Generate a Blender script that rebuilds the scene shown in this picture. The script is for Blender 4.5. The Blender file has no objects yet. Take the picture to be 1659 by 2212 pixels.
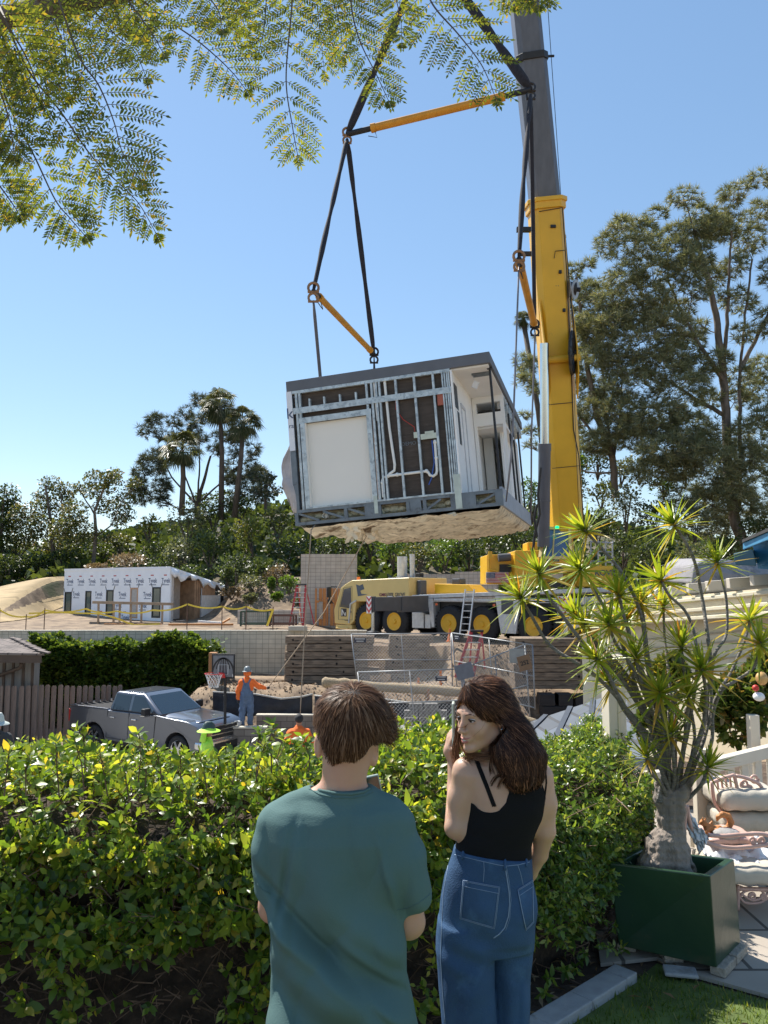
import bpy, bmesh, math, random
import numpy as np
from mathutils import Vector, Matrix, noise
R = math.radians
random.seed(7); RNG = np.random.default_rng(7)
scene = bpy.context.scene
COL = scene.collection
FPX, PITCH, CAMZ = 1680.0, R(5.6), 1.95
def P(u, v, Y):
    dx, dy = u-829.5, 1106-v
    ry = FPX*math.cos(PITCH)-dy*math.sin(PITCH); rz = FPX*math.sin(PITCH)+dy*math.cos(PITCH)
    t = Y/ry
    return Vector((dx*t, Y, CAMZ+rz*t))
def G(u, v, z):
    dx, dy = u-829.5, 1106-v
    ry = FPX*math.cos(PITCH)-dy*math.sin(PITCH); rz = FPX*math.sin(PITCH)+dy*math.cos(PITCH)
    t = (z-CAMZ)/rz
    return Vector((dx*t, ry*t, z))
def PX(Y): return Y/FPX
MATS = {}
def nodes_of(m):
    m.use_nodes = True
    return m.node_tree.nodes, m.node_tree.links
def mat(name, color, rough=.6, metal=0, var=.12, scale=6, bump=0, bscale=40, dirt=None, dscale=2, dthr=.5, spec=.5, stretch=(1,1,1), coat=0, trans=0, island=0, sss=0):
    """procedural material: base colour with noise variation, optional dirt patches and bump"""
    if name in MATS: return MATS[name]
    m = bpy.data.materials.new(name); N, L = nodes_of(m)
    b = N['Principled BSDF']; out = N['Material Output']
    b.inputs['Roughness'].default_value = rough; b.inputs['Metallic'].default_value = metal
    b.inputs['Specular IOR Level'].default_value = spec
    if coat: b.inputs['Coat Weight'].default_value = coat; b.inputs['Coat Roughness'].default_value = .08
    tc = N.new('ShaderNodeTexCoord'); mp = N.new('ShaderNodeMapping'); mp.inputs['Scale'].default_value = stretch
    L.new(tc.outputs['Object'], mp.inputs['Vector'])
    nz = N.new('ShaderNodeTexNoise'); nz.inputs['Scale'].default_value = scale; nz.inputs['Detail'].default_value = 6
    L.new(mp.outputs[0], nz.inputs['Vector'])
    rp = N.new('ShaderNodeMapRange'); rp.inputs['From Min'].default_value = .3; rp.inputs['From Max'].default_value = .7
    rp.inputs['To Min'].default_value = 1-var; rp.inputs['To Max'].default_value = 1+var
    L.new(nz.outputs['Fac'], rp.inputs['Value'])
    fac = rp.outputs[0]
    if island:
        g = N.new('ShaderNodeNewGeometry'); r2 = N.new('ShaderNodeMapRange')
        r2.inputs['To Min'].default_value = 1-island; r2.inputs['To Max'].default_value = 1+island
        L.new(g.outputs['Random Per Island'], r2.inputs['Value'])
        mm = N.new('ShaderNodeMath'); mm.operation = 'MULTIPLY'; L.new(fac, mm.inputs[0]); L.new(r2.outputs[0], mm.inputs[1]); fac = mm.outputs[0]
    hs = N.new('ShaderNodeHueSaturation'); hs.inputs['Color'].default_value = (*color, 1); L.new(fac, hs.inputs['Value'])
    c = hs.outputs[0]
    if dirt:
        n2 = N.new('ShaderNodeTexNoise'); n2.inputs['Scale'].default_value = dscale; n2.inputs['Detail'].default_value = 8; n2.inputs['Roughness'].default_value = .65
        L.new(mp.outputs[0], n2.inputs['Vector'])
        r3 = N.new('ShaderNodeMapRange'); r3.inputs['From Min'].default_value = dthr; r3.inputs['From Max'].default_value = dthr+.12; L.new(n2.outputs['Fac'], r3.inputs['Value'])
        mx = N.new('ShaderNodeMix'); mx.data_type = 'RGBA'; L.new(r3.outputs[0], mx.inputs['Factor']); L.new(c, mx.inputs['A']); mx.inputs['B'].default_value = (*dirt, 1)
        c = mx.outputs['Result']
    L.new(c, b.inputs['Base Color'])
    if bump:
        n3 = N.new('ShaderNodeTexNoise'); n3.inputs['Scale'].default_value = bscale; n3.inputs['Detail'].default_value = 5; L.new(mp.outputs[0], n3.inputs['Vector'])
        bp = N.new('ShaderNodeBump'); bp.inputs['Strength'].default_value = min(1, bump); bp.inputs['Distance'].default_value = .02 if bscale < 60 else .006
        L.new(n3.outputs['Fac'], bp.inputs['Height']); L.new(bp.outputs[0], b.inputs['Normal'])
    if sss:
        b.inputs['Subsurface Weight'].default_value = sss; b.inputs['Subsurface Radius'].default_value = (1, .35, .2); b.inputs['Subsurface Scale'].default_value = .012
    if trans:
        tr = N.new('ShaderNodeBsdfTranslucent'); L.new(c, tr.inputs['Color']); ms = N.new('ShaderNodeMixShader'); ms.inputs[0].default_value = trans
        L.new(b.outputs[0], ms.inputs[1]); L.new(tr.outputs[0], ms.inputs[2]); L.new(ms.outputs[0], out.inputs['Surface'])
    MATS[name] = m; return m
def leafmat(name, cols, trans=.5, rough=.4, tcol=1.6, spec=.5):
    """foliage: every leaf (mesh island) takes its own tone from a ramp; part of the light passes through"""
    if name in MATS: return MATS[name]
    m = bpy.data.materials.new(name); N, L = nodes_of(m); b = N['Principled BSDF']; out = N['Material Output']
    g = N.new('ShaderNodeNewGeometry'); cr = N.new('ShaderNodeValToRGB'); L.new(g.outputs['Random Per Island'], cr.inputs[0])
    el = cr.color_ramp.elements; cr.color_ramp.interpolation = 'LINEAR'
    while len(el) < len(cols): el.new(.5)
    for i, (p, c) in enumerate(cols): el[i].position = p; el[i].color = (*c, 1)
    L.new(cr.outputs[0], b.inputs['Base Color']); b.inputs['Roughness'].default_value = rough; b.inputs['Specular IOR Level'].default_value = spec
    tr = N.new('ShaderNodeBsdfTranslucent')
    mx = N.new('ShaderNodeMix'); mx.data_type = 'RGBA'; mx.blend_type = 'MULTIPLY'; mx.inputs['Factor'].default_value = 1
    L.new(cr.outputs[0], mx.inputs['A']); mx.inputs['B'].default_value = (tcol*1.15, tcol, tcol*.45, 1); L.new(mx.outputs['Result'], tr.inputs['Color'])
    ms = N.new('ShaderNodeMixShader'); ms.inputs[0].default_value = trans
    L.new(b.outputs[0], ms.inputs[1]); L.new(tr.outputs[0], ms.inputs[2]); L.new(ms.outputs[0], out.inputs['Surface'])
    MATS[name] = m; return m
def gridmat(name, color, mortar, bw, bh, mw=.012, axis='XZ', offset=0, rough=.85, var=.08, dirt=None, bump=.4):
    """masonry / planks / tiles: brick texture laid in metres in the object's own coordinates"""
    if name in MATS: return MATS[name]
    m = bpy.data.materials.new(name); N, L = nodes_of(m); b = N['Principled BSDF']; b.inputs['Roughness'].default_value = rough
    tc = N.new('ShaderNodeTexCoord'); sp = N.new('ShaderNodeSeparateXYZ'); cb = N.new('ShaderNodeCombineXYZ'); L.new(tc.outputs['Object'], sp.inputs[0])
    L.new(sp.outputs['XYZ'.index(axis[0])], cb.inputs[0]); L.new(sp.outputs['XYZ'.index(axis[1])], cb.inputs[1])
    br = N.new('ShaderNodeTexBrick'); L.new(cb.outputs[0], br.inputs['Vector']); br.offset = offset; br.squash = 1
    br.inputs['Scale'].default_value = 1; br.inputs['Brick Width'].default_value = bw; br.inputs['Row Height'].default_value = bh; br.inputs['Mortar Size'].default_value = mw
    br.inputs['Mortar Smooth'].default_value = .2; br.inputs['Bias'].default_value = 0
    br.inputs['Color1'].default_value = (*[c*(1-var) for c in color], 1); br.inputs['Color2'].default_value = (*[min(1, c*(1+var)) for c in color], 1); br.inputs['Mortar'].default_value = (*mortar, 1)
    nz = N.new('ShaderNodeTexNoise'); nz.inputs['Scale'].default_value = 2.2; nz.inputs['Detail'].default_value = 8; L.new(tc.outputs['Object'], nz.inputs['Vector'])
    rp = N.new('ShaderNodeMapRange'); rp.inputs['From Min'].default_value = .35; rp.inputs['From Max'].default_value = .7; rp.inputs['To Min'].default_value = .88; rp.inputs['To Max'].default_value = 1.1; L.new(nz.outputs[0], rp.inputs[0])
    hs = N.new('ShaderNodeHueSaturation'); L.new(br.outputs['Color'], hs.inputs['Color']); L.new(rp.outputs[0], hs.inputs['Value']); L.new(hs.outputs[0], b.inputs['Base Color'])
    bp = N.new('ShaderNodeBump'); bp.inputs['Strength'].default_value = bump; bp.inputs['Distance'].default_value = .01; bp.invert = True; L.new(br.outputs['Fac'], bp.inputs['Height']); L.new(bp.outputs[0], b.inputs['Normal'])
    MATS[name] = m; return m
def glassmat(name, color=(.02, .03, .04), rough=.03, alpha=1.0):
    if name in MATS: return MATS[name]
    m = bpy.data.materials.new(name); N, L = nodes_of(m); b = N['Principled BSDF']
    b.inputs['Base Color'].default_value = (*color, 1); b.inputs['Roughness'].default_value = rough; b.inputs['Specular IOR Level'].default_value = .8; b.inputs['Alpha'].default_value = alpha
    MATS[name] = m; return m
def tag(o, label=None, cat=None, group=None, kind=None):
    if label: o['label'] = label
    if cat: o['category'] = cat
    if group: o['group'] = group
    if kind: o['kind'] = kind
    return o
def empty(name, loc=(0,0,0), rz=0, label=None, cat=None, group=None, rot=None):
    o = bpy.data.objects.new(name, None); COL.objects.link(o); o.location = loc
    o.rotation_euler = rot if rot is not None else (0,0,rz); o.empty_display_size = .1
    return tag(o, label, cat, group)
def link(name, me, m, parent=None, loc=None):
    o = bpy.data.objects.new(name, me); COL.objects.link(o)
    for k in (m if isinstance(m, (list, tuple)) else [m]):
        if k is not None: me.materials.append(k)
    if parent: o.parent = parent
    if loc is not None: o.location = loc
    return o
def copy_tree(o, parent=None):
    c = o.copy(); COL.objects.link(c)
    if parent: c.parent = parent
    for ch in list(o.children): copy_tree(ch, c)
    return c
def frame_of(d):
    d = Vector(d).normalized(); a = Vector((0,0,1)) if abs(d.z) < .95 else Vector((0,1,0))
    x = d.cross(a).normalized(); y = d.cross(x).normalized(); return x, y, d
class MB:
    def __init__(s): s.v = []; s.f = []; s.m = []; s.mi = 0
    def add(s, vs, fs):
        n = len(s.v); s.v += [tuple(v) for v in vs]; s.f += [tuple(i+n for i in f) for f in fs]; s.m += [s.mi]*len(fs); return s
    def box(s, c, size, rot=None):
        x, y, z = size[0]/2, size[1]/2, size[2]/2
        p = [Vector((a*x, b*y, d*z)) for d in (-1,1) for b in (-1,1) for a in (-1,1)]
        if rot is not None: p = [rot @ q for q in p]
        c = Vector(c); p = [q+c for q in p]
        return s.add(p, [(0,2,3,1),(4,5,7,6),(0,1,5,4),(2,6,7,3),(0,4,6,2),(1,3,7,5)])
    def bb(s, lo, hi): return s.box([(a+b)/2 for a, b in zip(lo, hi)], [abs(b-a) for a, b in zip(lo, hi)])
    def hexa(s, p): return s.add(p, [(0,2,3,1),(4,5,7,6),(0,1,5,4),(2,6,7,3),(0,4,6,2),(1,3,7,5)])
    def bar(s, a, b, w, h, up=(0,0,1)):
        a, b = Vector(a), Vector(b); d = (b-a)
        if d.length < 1e-6: return s
        dn = d.normalized(); u = Vector(up)
        if abs(dn.dot(u)) > .98: u = Vector((0,1,0))
        x = dn.cross(u).normalized(); z = x.cross(dn).normalized()
        p = [q + x*(i*w/2) + z*(j*h/2) for q in (a, b) for j in (-1,1) for i in (-1,1)]
        return s.add(p, [(0,1,3,2),(4,6,7,5),(0,4,5,1),(2,3,7,6),(0,2,6,4),(1,5,7,3)])
    def cyl(s, a, b, r0, r1=None, n=12, caps=True):
        a, b = Vector(a), Vector(b); r1 = r0 if r1 is None else r1; x, y, d = frame_of(b-a); vs = []
        for q, r in ((a, r0), (b, r1)):
            for i in range(n):
                t = 2*math.pi*i/n; vs.append(q + x*(r*math.cos(t)) + y*(r*math.sin(t)))
        fs = [(i, i+n, (i+1)%n+n, (i+1)%n) for i in range(n)]
        if caps: fs += [tuple(range(n)), tuple(range(2*n-1, n-1, -1))]
        return s.add(vs, fs)
    def tube(s, pts, r, n=6, caps=True):
        pts = [Vector(p) for p in pts]; k = len(pts); rr = r if isinstance(r, (list, tuple)) else [r]*k; vs = []
        px = None
        for i, p in enumerate(pts):
            d = (pts[min(i+1, k-1)]-pts[max(i-1, 0)]); d = d.normalized() if d.length > 1e-9 else Vector((0,0,1))
            if px is None: x, y, _ = frame_of(d)
            else:
                x = (px - d*px.dot(d)); x = x.normalized() if x.length > 1e-6 else frame_of(d)[0]; y = d.cross(x).normalized()
            px = x
            for j in range(n):
                t = 2*math.pi*j/n; vs.append(p + x*(rr[i]*math.cos(t)) + y*(rr[i]*math.sin(t)))
        fs = [(i*n+j, (i+1)*n+j, (i+1)*n+(j+1)%n, i*n+(j+1)%n) for i in range(k-1) for j in range(n)]
        if caps: fs += [tuple(range(n-1, -1, -1)), tuple(range((k-1)*n, k*n))]
        return s.add(vs, fs)
    def lathe(s, prof, c=(0,0,0), ax=(0,0,1), n=24, sx=1, sy=1, ring=False):
        c = Vector(c); x, y, d = frame_of(ax); k = len(prof); vs = []
        for r, h in prof:
            for j in range(n):
                t = 2*math.pi*j/n; vs.append(c + x*(r*sx*math.cos(t)) + y*(r*sy*math.sin(t)) + d*h)
        fs = [(i*n+j, (i+1)*n+j, (i+1)*n+(j+1)%n, i*n+(j+1)%n) for i in range(k-1) for j in range(n)]
        if ring: fs += [((k-1)*n+j, j, (j+1)%n, (k-1)*n+(j+1)%n) for j in range(n)]; return s.add(vs, fs)
        if prof[0][0] > 1e-4: fs.append(tuple(range(n-1, -1, -1)))
        if prof[-1][0] > 1e-4: fs.append(tuple(range((k-1)*n, k*n)))
        return s.add(vs, fs)
    def prism(s, poly, a, b, fn):
        """polygon in 2D extruded between a and b; fn(x, y, t) -> 3D"""
        n = len(poly); vs = [fn(x, y, a) for x, y in poly] + [fn(x, y, b) for x, y in poly]
        return s.add(vs, [tuple(range(n)), tuple(range(2*n-1, n-1, -1))] + [(i, i+n, (i+1)%n+n, (i+1)%n) for i in range(n)])
    def ball(s, c, r, n=12, sz=1, sx=1, sy=1):
        k = 8; return s.lathe([(r*math.sin(math.pi*i/k), -r*sz*math.cos(math.pi*i/k)) for i in range(k+1)], c, (0,0,1), n, sx, sy)
    def mesh(s, name='m', smooth=False, fix=True, angle=None):
        me = bpy.data.meshes.new(name); me.from_pydata(s.v, [], s.f); me.polygons.foreach_set('material_index', s.m)
        if fix:
            bm = bmesh.new(); bm.from_mesh(me); bmesh.ops.recalc_face_normals(bm, faces=bm.faces); bm.to_mesh(me); bm.free()
        if smooth:
            me.polygons.foreach_set('use_smooth', [True]*len(me.polygons))
            if smooth != 2: me.set_sharp_from_angle(angle=R(angle or 40))
        me.update(); return me
    def build(s, name, m, parent=None, smooth=False, bev=0, fix=True, loc=None, seg=2, angle=None):
        o = link(name, s.mesh(name, smooth, fix, angle), m, parent, loc)
        if bev:
            md = o.modifiers.new('bevel', 'BEVEL'); md.width = bev; md.segments = seg; md.limit_method = 'ANGLE'; md.angle_limit = R(35)
        return o
def npmesh(name, V, Fa, m, parent=None, mi=None, smooth=False, loc=None):
    """mesh from numpy arrays, all faces with the same vertex count"""
    me = bpy.data.meshes.new(name); k = Fa.shape[1]
    me.vertices.add(len(V)); me.vertices.foreach_set('co', np.ascontiguousarray(V, dtype=np.float32).ravel())
    me.loops.add(Fa.size); me.loops.foreach_set('vertex_index', np.ascontiguousarray(Fa, dtype=np.int32).ravel())
    me.polygons.add(len(Fa)); me.polygons.foreach_set('loop_start', np.arange(len(Fa), dtype=np.int32)*k)
    o = link(name, me, m, parent, loc)
    if mi is not None: me.polygons.foreach_set('material_index', np.asarray(mi, dtype=np.int32))
    if smooth: me.polygons.foreach_set('use_smooth', np.ones(len(Fa), dtype=bool))
    me.update(calc_edges=True); me.validate(); return o
LEAF_OVAL = (np.array([[0,0,0],[-.30,.3,.06],[0,.33,0],[.30,.3,.06],[-.27,.65,.03],[0,.68,-.05],[.27,.65,.03],[0,1,-.12]]),
             np.array([[0,2,1,1],[0,3,2,2],[1,2,5,4],[2,3,6,5],[4,5,7,7],[5,6,7,7]]))
def leaf_template(w=.3, bend=.12, fold=.06):
    V = np.array([[0,0,0],[-w,.35,fold],[0,.38,0],[w,.35,fold],[-w*.8,.66,fold-bend*.4],[0,.7,-bend*.5],[w*.8,.66,fold-bend*.4],[0,1,-bend]])
    F4 = np.array([[0,3,2,1],[1,2,5,4],[2,3,6,5],[4,5,6,7]]); return V, F4
def leaf_simple(w=.3, bend=.1):
    V = np.array([[0,0,0],[-w,.5,.05],[w,.5,.05],[0,1,-bend]]); return V, np.array([[0,2,3,1]])
def scatter(name, pos, dirs, size, tpl, m, parent=None, jitter=.5, up=None, mi=None, roll=None, rng=None):
    """place a copy of the leaf template at every position, its axis along dirs"""
    rng = rng or RNG; pos = np.asarray(pos, float); n = len(pos); d = np.asarray(dirs, float) + rng.normal(0, jitter, (n, 3))
    d /= np.linalg.norm(d, axis=1)[:, None] + 1e-9
    u = np.tile([0, 0, 1.], (n, 1)) if up is None else np.asarray(up, float)
    u = u + rng.normal(0, .35, (n, 3)); x = np.cross(d, u); x /= np.linalg.norm(x, axis=1)[:, None] + 1e-9; z = np.cross(x, d)
    TV, TF = tpl; s = np.asarray(size, float).reshape(-1, 1, 1) if np.ndim(size) else size
    V = (TV[None, :, 0:1]*x[:, None]+TV[None, :, 1:2]*d[:, None]+TV[None, :, 2:3]*z[:, None])*s + pos[:, None]
    k = len(TV); Fa = (TF[None]+(np.arange(n)*k)[:, None, None]).reshape(-1, TF.shape[1])
    mm = None if mi is None else np.repeat(np.asarray(mi), len(TF))
    return npmesh(name, V.reshape(-1, 3), Fa, m, parent, mm)
def sphere_dirs(n, rng=None):
    d = (rng or RNG).normal(size=(n, 3)); return d/np.linalg.norm(d, axis=1)[:, None]
def fbm(x, y, s=1.0, seed=0, o=4):
    t = 0; a = 1
    for i in range(o):
        t += a*noise.noise(Vector((x*s+seed*7.3, y*s-seed*3.1, seed*1.7))); s *= 2; a *= .5
    return t
def text(name, body, size, m, parent=None, loc=(0,0,0), rot=(0,0,0), ext=.002, bold=0, xs=1, align='CENTER'):
    c = bpy.data.curves.new(name, 'FONT'); c.body = body; c.size = size; c.extrude = ext; c.offset = bold; c.align_x = align; c.align_y = 'CENTER'; c.resolution_u = 3
    t = bpy.data.objects.new('tmp', c); COL.objects.link(t); dg = bpy.context.evaluated_depsgraph_get(); me = bpy.data.meshes.new_from_object(t.evaluated_get(dg)); bpy.data.objects.remove(t); me.name = name; me.materials.clear()
    o = link(name, me, m, parent); o.location = loc; o.rotation_euler = rot; o.scale = (xs, 1, 1); return o
def _len(a): return np.sqrt((a*a).sum(-1))
def smin(a, b, k):
    if k <= 0: return np.minimum(a, b)
    h = np.clip(.5+.5*(b-a)/k, 0, 1); return b*(1-h)+a*h-k*h*(1-h)
class SDF:
    def __init__(s, k=.02): s.ops = []; s.k = k
    def ell(s, c, r, rot=None, k=None, sub=False): s.ops.append(('e', np.array(c, float), np.array(r, float), None if rot is None else np.array(rot), s.k if k is None else k, sub)); return s
    def cone(s, a, b, ra, rb, k=None, sub=False, sq=None): s.ops.append(('c', np.array(a, float), np.array(b, float), (ra, rb, sq), s.k if k is None else k, sub)); return s
    def chain(s, pts, rr, k=None, sq=None):
        for i in range(len(pts)-1): s.cone(pts[i], pts[i+1], rr[i], rr[i+1], k, sq=sq)
        return s
    def __call__(s, p):
        d = None
        for o in s.ops:
            if o[0] == 'e':
                q = p-o[1]
                if o[3] is not None: q = q @ o[3]
                k0 = _len(q/o[2]); k1 = _len(q/(o[2]*o[2])); e = k0*(k0-1)/(k1+1e-9); kk, sub = o[4], o[5]
            else:
                a, b, (ra, rb, sq) = o[1], o[2], o[3]; kk, sub = o[4], o[5]
                ab = b-a; pa = p-a; h = np.clip((pa@ab)/(ab@ab+1e-12), 0, 1); q = pa-h[..., None]*ab
                if sq is not None: q = q/np.array(sq)
                e = _len(q)-(ra+(rb-ra)*h)
            if d is None: d = e
            elif sub: d = -smin(-d, e, kk)
            else: d = smin(d, e, kk)
        return d
def surface(fn, lo, hi, h):
    """naive surface nets on a regular grid -> verts, quads"""
    lo = np.array(lo, float); hi = np.array(hi, float); n = np.ceil((hi-lo)/h).astype(int)+1
    ax = [lo[i]+np.arange(n[i])*h for i in range(3)]
    D = np.full(n, 1.0); B = 10
    bc = [np.arange(0, n[i], B) for i in range(3)]; cx = [lo[i]+(bc[i]+B/2)*h for i in range(3)]
    Cc = fn(np.stack(np.meshgrid(*cx, indexing='ij'), -1)); rad = B*h*.5*1.732*1.25+h*2
    for a, i0 in enumerate(bc[0]):
        for b_, j0 in enumerate(bc[1]):
            for e, k0 in enumerate(bc[2]):
                if abs(Cc[a, b_, e]) > rad: D[i0:i0+B, j0:j0+B, k0:k0+B] = Cc[a, b_, e]; continue
                X, Y, Z = np.meshgrid(ax[0][i0:i0+B], ax[1][j0:j0+B], ax[2][k0:k0+B], indexing='ij'); D[i0:i0+B, j0:j0+B, k0:k0+B] = fn(np.stack([X, Y, Z], -1))
    S = D < 0; c = [S[a:n[0]-1+a, b:n[1]-1+b, e:n[2]-1+e] for a in (0,1) for b in (0,1) for e in (0,1)]
    cnt = sum(x.astype(int) for x in c); act = (cnt > 0) & (cnt < 8); idx = -np.ones(act.shape, int); I = np.argwhere(act); idx[act] = np.arange(len(I))
    acc = np.zeros((len(I), 3)); w = np.zeros(len(I)); cor = [(a, b, e) for a in (0,1) for b in (0,1) for e in (0,1)]
    for i in range(8):
        for j in range(i+1, 8):
            df = [abs(cor[i][q]-cor[j][q]) for q in range(3)]
            if sum(df) != 1: continue
            A = I+cor[i]; B = I+cor[j]; da = D[tuple(A.T)]; db = D[tuple(B.T)]; cr = (da < 0) != (db < 0)
            t = np.where(cr, da/(da-db+1e-12), 0)[:, None]; pt = A+(B-A)*t; acc[cr] += pt[cr]; w[cr] += 1
    V = lo+acc/w[:, None]*h; Q = []
    for a in range(3):
        b, e = (a+1) % 3, (a+2) % 3
        s0 = [slice(1, n[q]-1) for q in range(3)]; s0[a] = slice(0, n[a]-1); s1 = list(s0); s1[a] = slice(1, n[a])
        A, B = S[tuple(s0)], S[tuple(s1)]; X = np.argwhere(A != B)
        if not len(X): continue
        off = np.array([s.start for s in s0]); X0 = X+off; fl = A[tuple(X.T)]
        def id_(db, de):
            Y = X0.copy(); Y[:, b] -= db; Y[:, e] -= de; return idx[tuple(Y.T)]
        q = np.stack([id_(0,0), id_(1,0), id_(1,1), id_(0,1)], 1); q[~fl] = q[~fl][:, ::-1]; Q.append(q)
    Q = np.concatenate(Q); Q = Q[(Q >= 0).all(1)]; return V, Q
def relax(V, Q, it=2, lam=.5):
    n = len(V); E = np.concatenate([Q[:, [0,1]], Q[:, [1,2]], Q[:, [2,3]], Q[:, [3,0]]]); E = np.concatenate([E, E[:, ::-1]])
    for _ in range(it):
        s = np.zeros_like(V); np.add.at(s, E[:, 0], V[E[:, 1]]); c = np.bincount(E[:, 0], minlength=n)[:, None]; V = V+(s/np.maximum(c, 1)-V)*lam
    return V
def sculpt(name, fn, lo, hi, h, m, parent=None, it=1, disp=None, mi=None):
    V, Q = surface(fn, lo, hi, h); V = relax(V, Q, it)
    if disp is not None: V = disp(V)
    o = npmesh(name, V, Q[:, ::-1], m, parent, None if mi is None else mi(V[Q].mean(1)), smooth=True); return o
def fgrad(fn, p, e=.002):
    g = np.stack([fn(p+np.array(v)*e)-fn(p-np.array(v)*e) for v in ((1,0,0),(0,1,0),(0,0,1))], -1); return g/(np.linalg.norm(g, axis=-1)[..., None]+1e-9)
def poly_sd(px_, py_, poly):
    """signed distance to a 2D polygon, negative inside"""
    poly = np.array(poly, float); d = np.full(px_.shape, 1e9); s = np.ones(px_.shape); n = len(poly); j = n-1
    for i in range(n):
        ex, ey = poly[j]-poly[i]; wx, wy = px_-poly[i][0], py_-poly[i][1]; t = np.clip((wx*ex+wy*ey)/(ex*ex+ey*ey+1e-12), 0, 1); d = np.minimum(d, (wx-ex*t)**2+(wy-ey*t)**2)
        c1 = py_ >= poly[i][1]; c2 = py_ < poly[j][1]; c3 = ex*wy > ey*wx; s = np.where((c1 & c2 & c3) | (~c1 & ~c2 & ~c3), -s, s); j = i
    return s*np.sqrt(d)
def hair_strands(name, fn, roots, flow, n_seg, seg, lift, w, m, parent=None, rng=None, follow=1.0, wob=.15, ss=1.0, cull=None):
    """strands combed over the surface fn: roots (n,3); flow(p, i) -> direction field; ribbons facing outwards"""
    rng = rng or RNG; p = roots.copy(); n = len(p); g = fgrad(fn, p); ph = rng.normal(size=(n, 3))*wob; pts = [p.copy()]; gs = [g]; sl = seg*rng.uniform(.6, 1.3, (n, 1))*np.reshape(ss, (-1, 1)); lf = lift*rng.uniform(.15, 1.2, n)
    for i in range(n_seg):
        f = flow(p, i)+ph; t = f-g*(f*g).sum(-1)[:, None]*follow; t /= np.linalg.norm(t, axis=1)[:, None]+1e-9; p = p+t*sl; d = fn(p); g = fgrad(fn, p); tgt = lf*(i+1)/n_seg
        p = p-g*((d-tgt)*follow)[:, None]; pts.append(p.copy()); gs.append(g)
    pts = np.array(pts); gs = np.array(gs)
    if cull is not None: kk = cull(pts[-1]) & cull(pts[-2]); pts = pts[:, kk]; gs = gs[:, kk]; n = int(kk.sum())
    k = n_seg+1; V = np.empty((n, k, 2, 3)); ww = w*rng.uniform(.6, 1.4, (n, 1))
    for i in range(k):
        t = pts[min(i+1, k-1)]-pts[max(i-1, 0)]; sd_ = np.cross(t, gs[i]+rng.normal(0, .15, (n, 3))); sd_ /= np.linalg.norm(sd_, axis=1)[:, None]+1e-9; u = ww*(1.0 if i < k-1 else .15)*(.7 if i == 0 else 1); V[:, i, 0] = pts[i]-sd_*u; V[:, i, 1] = pts[i]+sd_*u
    base = (np.arange(n)*k*2)[:, None, None]; q = np.array([[2*i, 2*i+1, 2*i+3, 2*i+2] for i in range(k-1)])[None]; return npmesh(name, V.reshape(-1, 3), (base+q).reshape(-1, 4), m, parent, smooth=False)
w = bpy.data.worlds.new('World'); scene.world = w; w.use_nodes = True
SUN_EL, SUN_AZ = 52.0, -40.0     
sk = w.node_tree.nodes.new('ShaderNodeTexSky'); sk.sky_type = 'NISHITA'; sk.sun_disc = False; sk.sun_elevation = R(SUN_EL); sk.sun_rotation = R(SUN_AZ)
sk.air_density = 1.0; sk.dust_density = .1; sk.ozone_density = 3.0; sk.altitude = 100
bg = w.node_tree.nodes['Background']; bg.inputs[1].default_value = .15; WN = w.node_tree
gm = WN.nodes.new('ShaderNodeGamma'); gm.inputs[1].default_value = .62; hs_ = WN.nodes.new('ShaderNodeHueSaturation'); hs_.inputs['Saturation'].default_value = 1.28; hs_.inputs['Value'].default_value = 1.22
WN.links.new(sk.outputs[0], gm.inputs[0]); WN.links.new(gm.outputs[0], hs_.inputs['Color']); WN.links.new(hs_.outputs[0], bg.inputs[0])
sd = Vector((math.sin(R(SUN_AZ))*math.cos(R(SUN_EL)), math.cos(R(SUN_AZ))*math.cos(R(SUN_EL)), math.sin(R(SUN_EL))))
sl = bpy.data.lights.new('sun', 'SUN'); sl.energy = 4.8; sl.angle = R(.6); sl.color = (1, .95, .87)
so = bpy.data.objects.new('sun', sl); COL.objects.link(so); so.rotation_euler = (-sd).to_track_quat('-Z', 'Y').to_euler()
cam = bpy.data.cameras.new('camera'); co = bpy.data.objects.new('camera', cam); COL.objects.link(co); scene.camera = co
cam.sensor_fit = 'VERTICAL'; cam.angle_y = 2*math.atan(1106/FPX); cam.clip_end = 3000; cam.clip_start = .05
co.location = (0, 0, CAMZ); co.rotation_euler = (R(90)+PITCH, 0, 0)
vs = scene.view_settings; vs.view_transform = 'Standard'; vs.look = 'None'; vs.exposure = .85; vs.gamma = 1; vs.use_curve_mapping = False
scene.render.resolution_x = 768; scene.render.resolution_y = 1024
scene.cycles.max_bounces = 6; scene.cycles.transparent_max_bounces = 8
def sstep(a, b, x):
    t = max(0, min(1, (x-a)/(b-a))); return t*t*(3-2*t)
def lerp(a, b, t): return a+(b-a)*t
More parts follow.
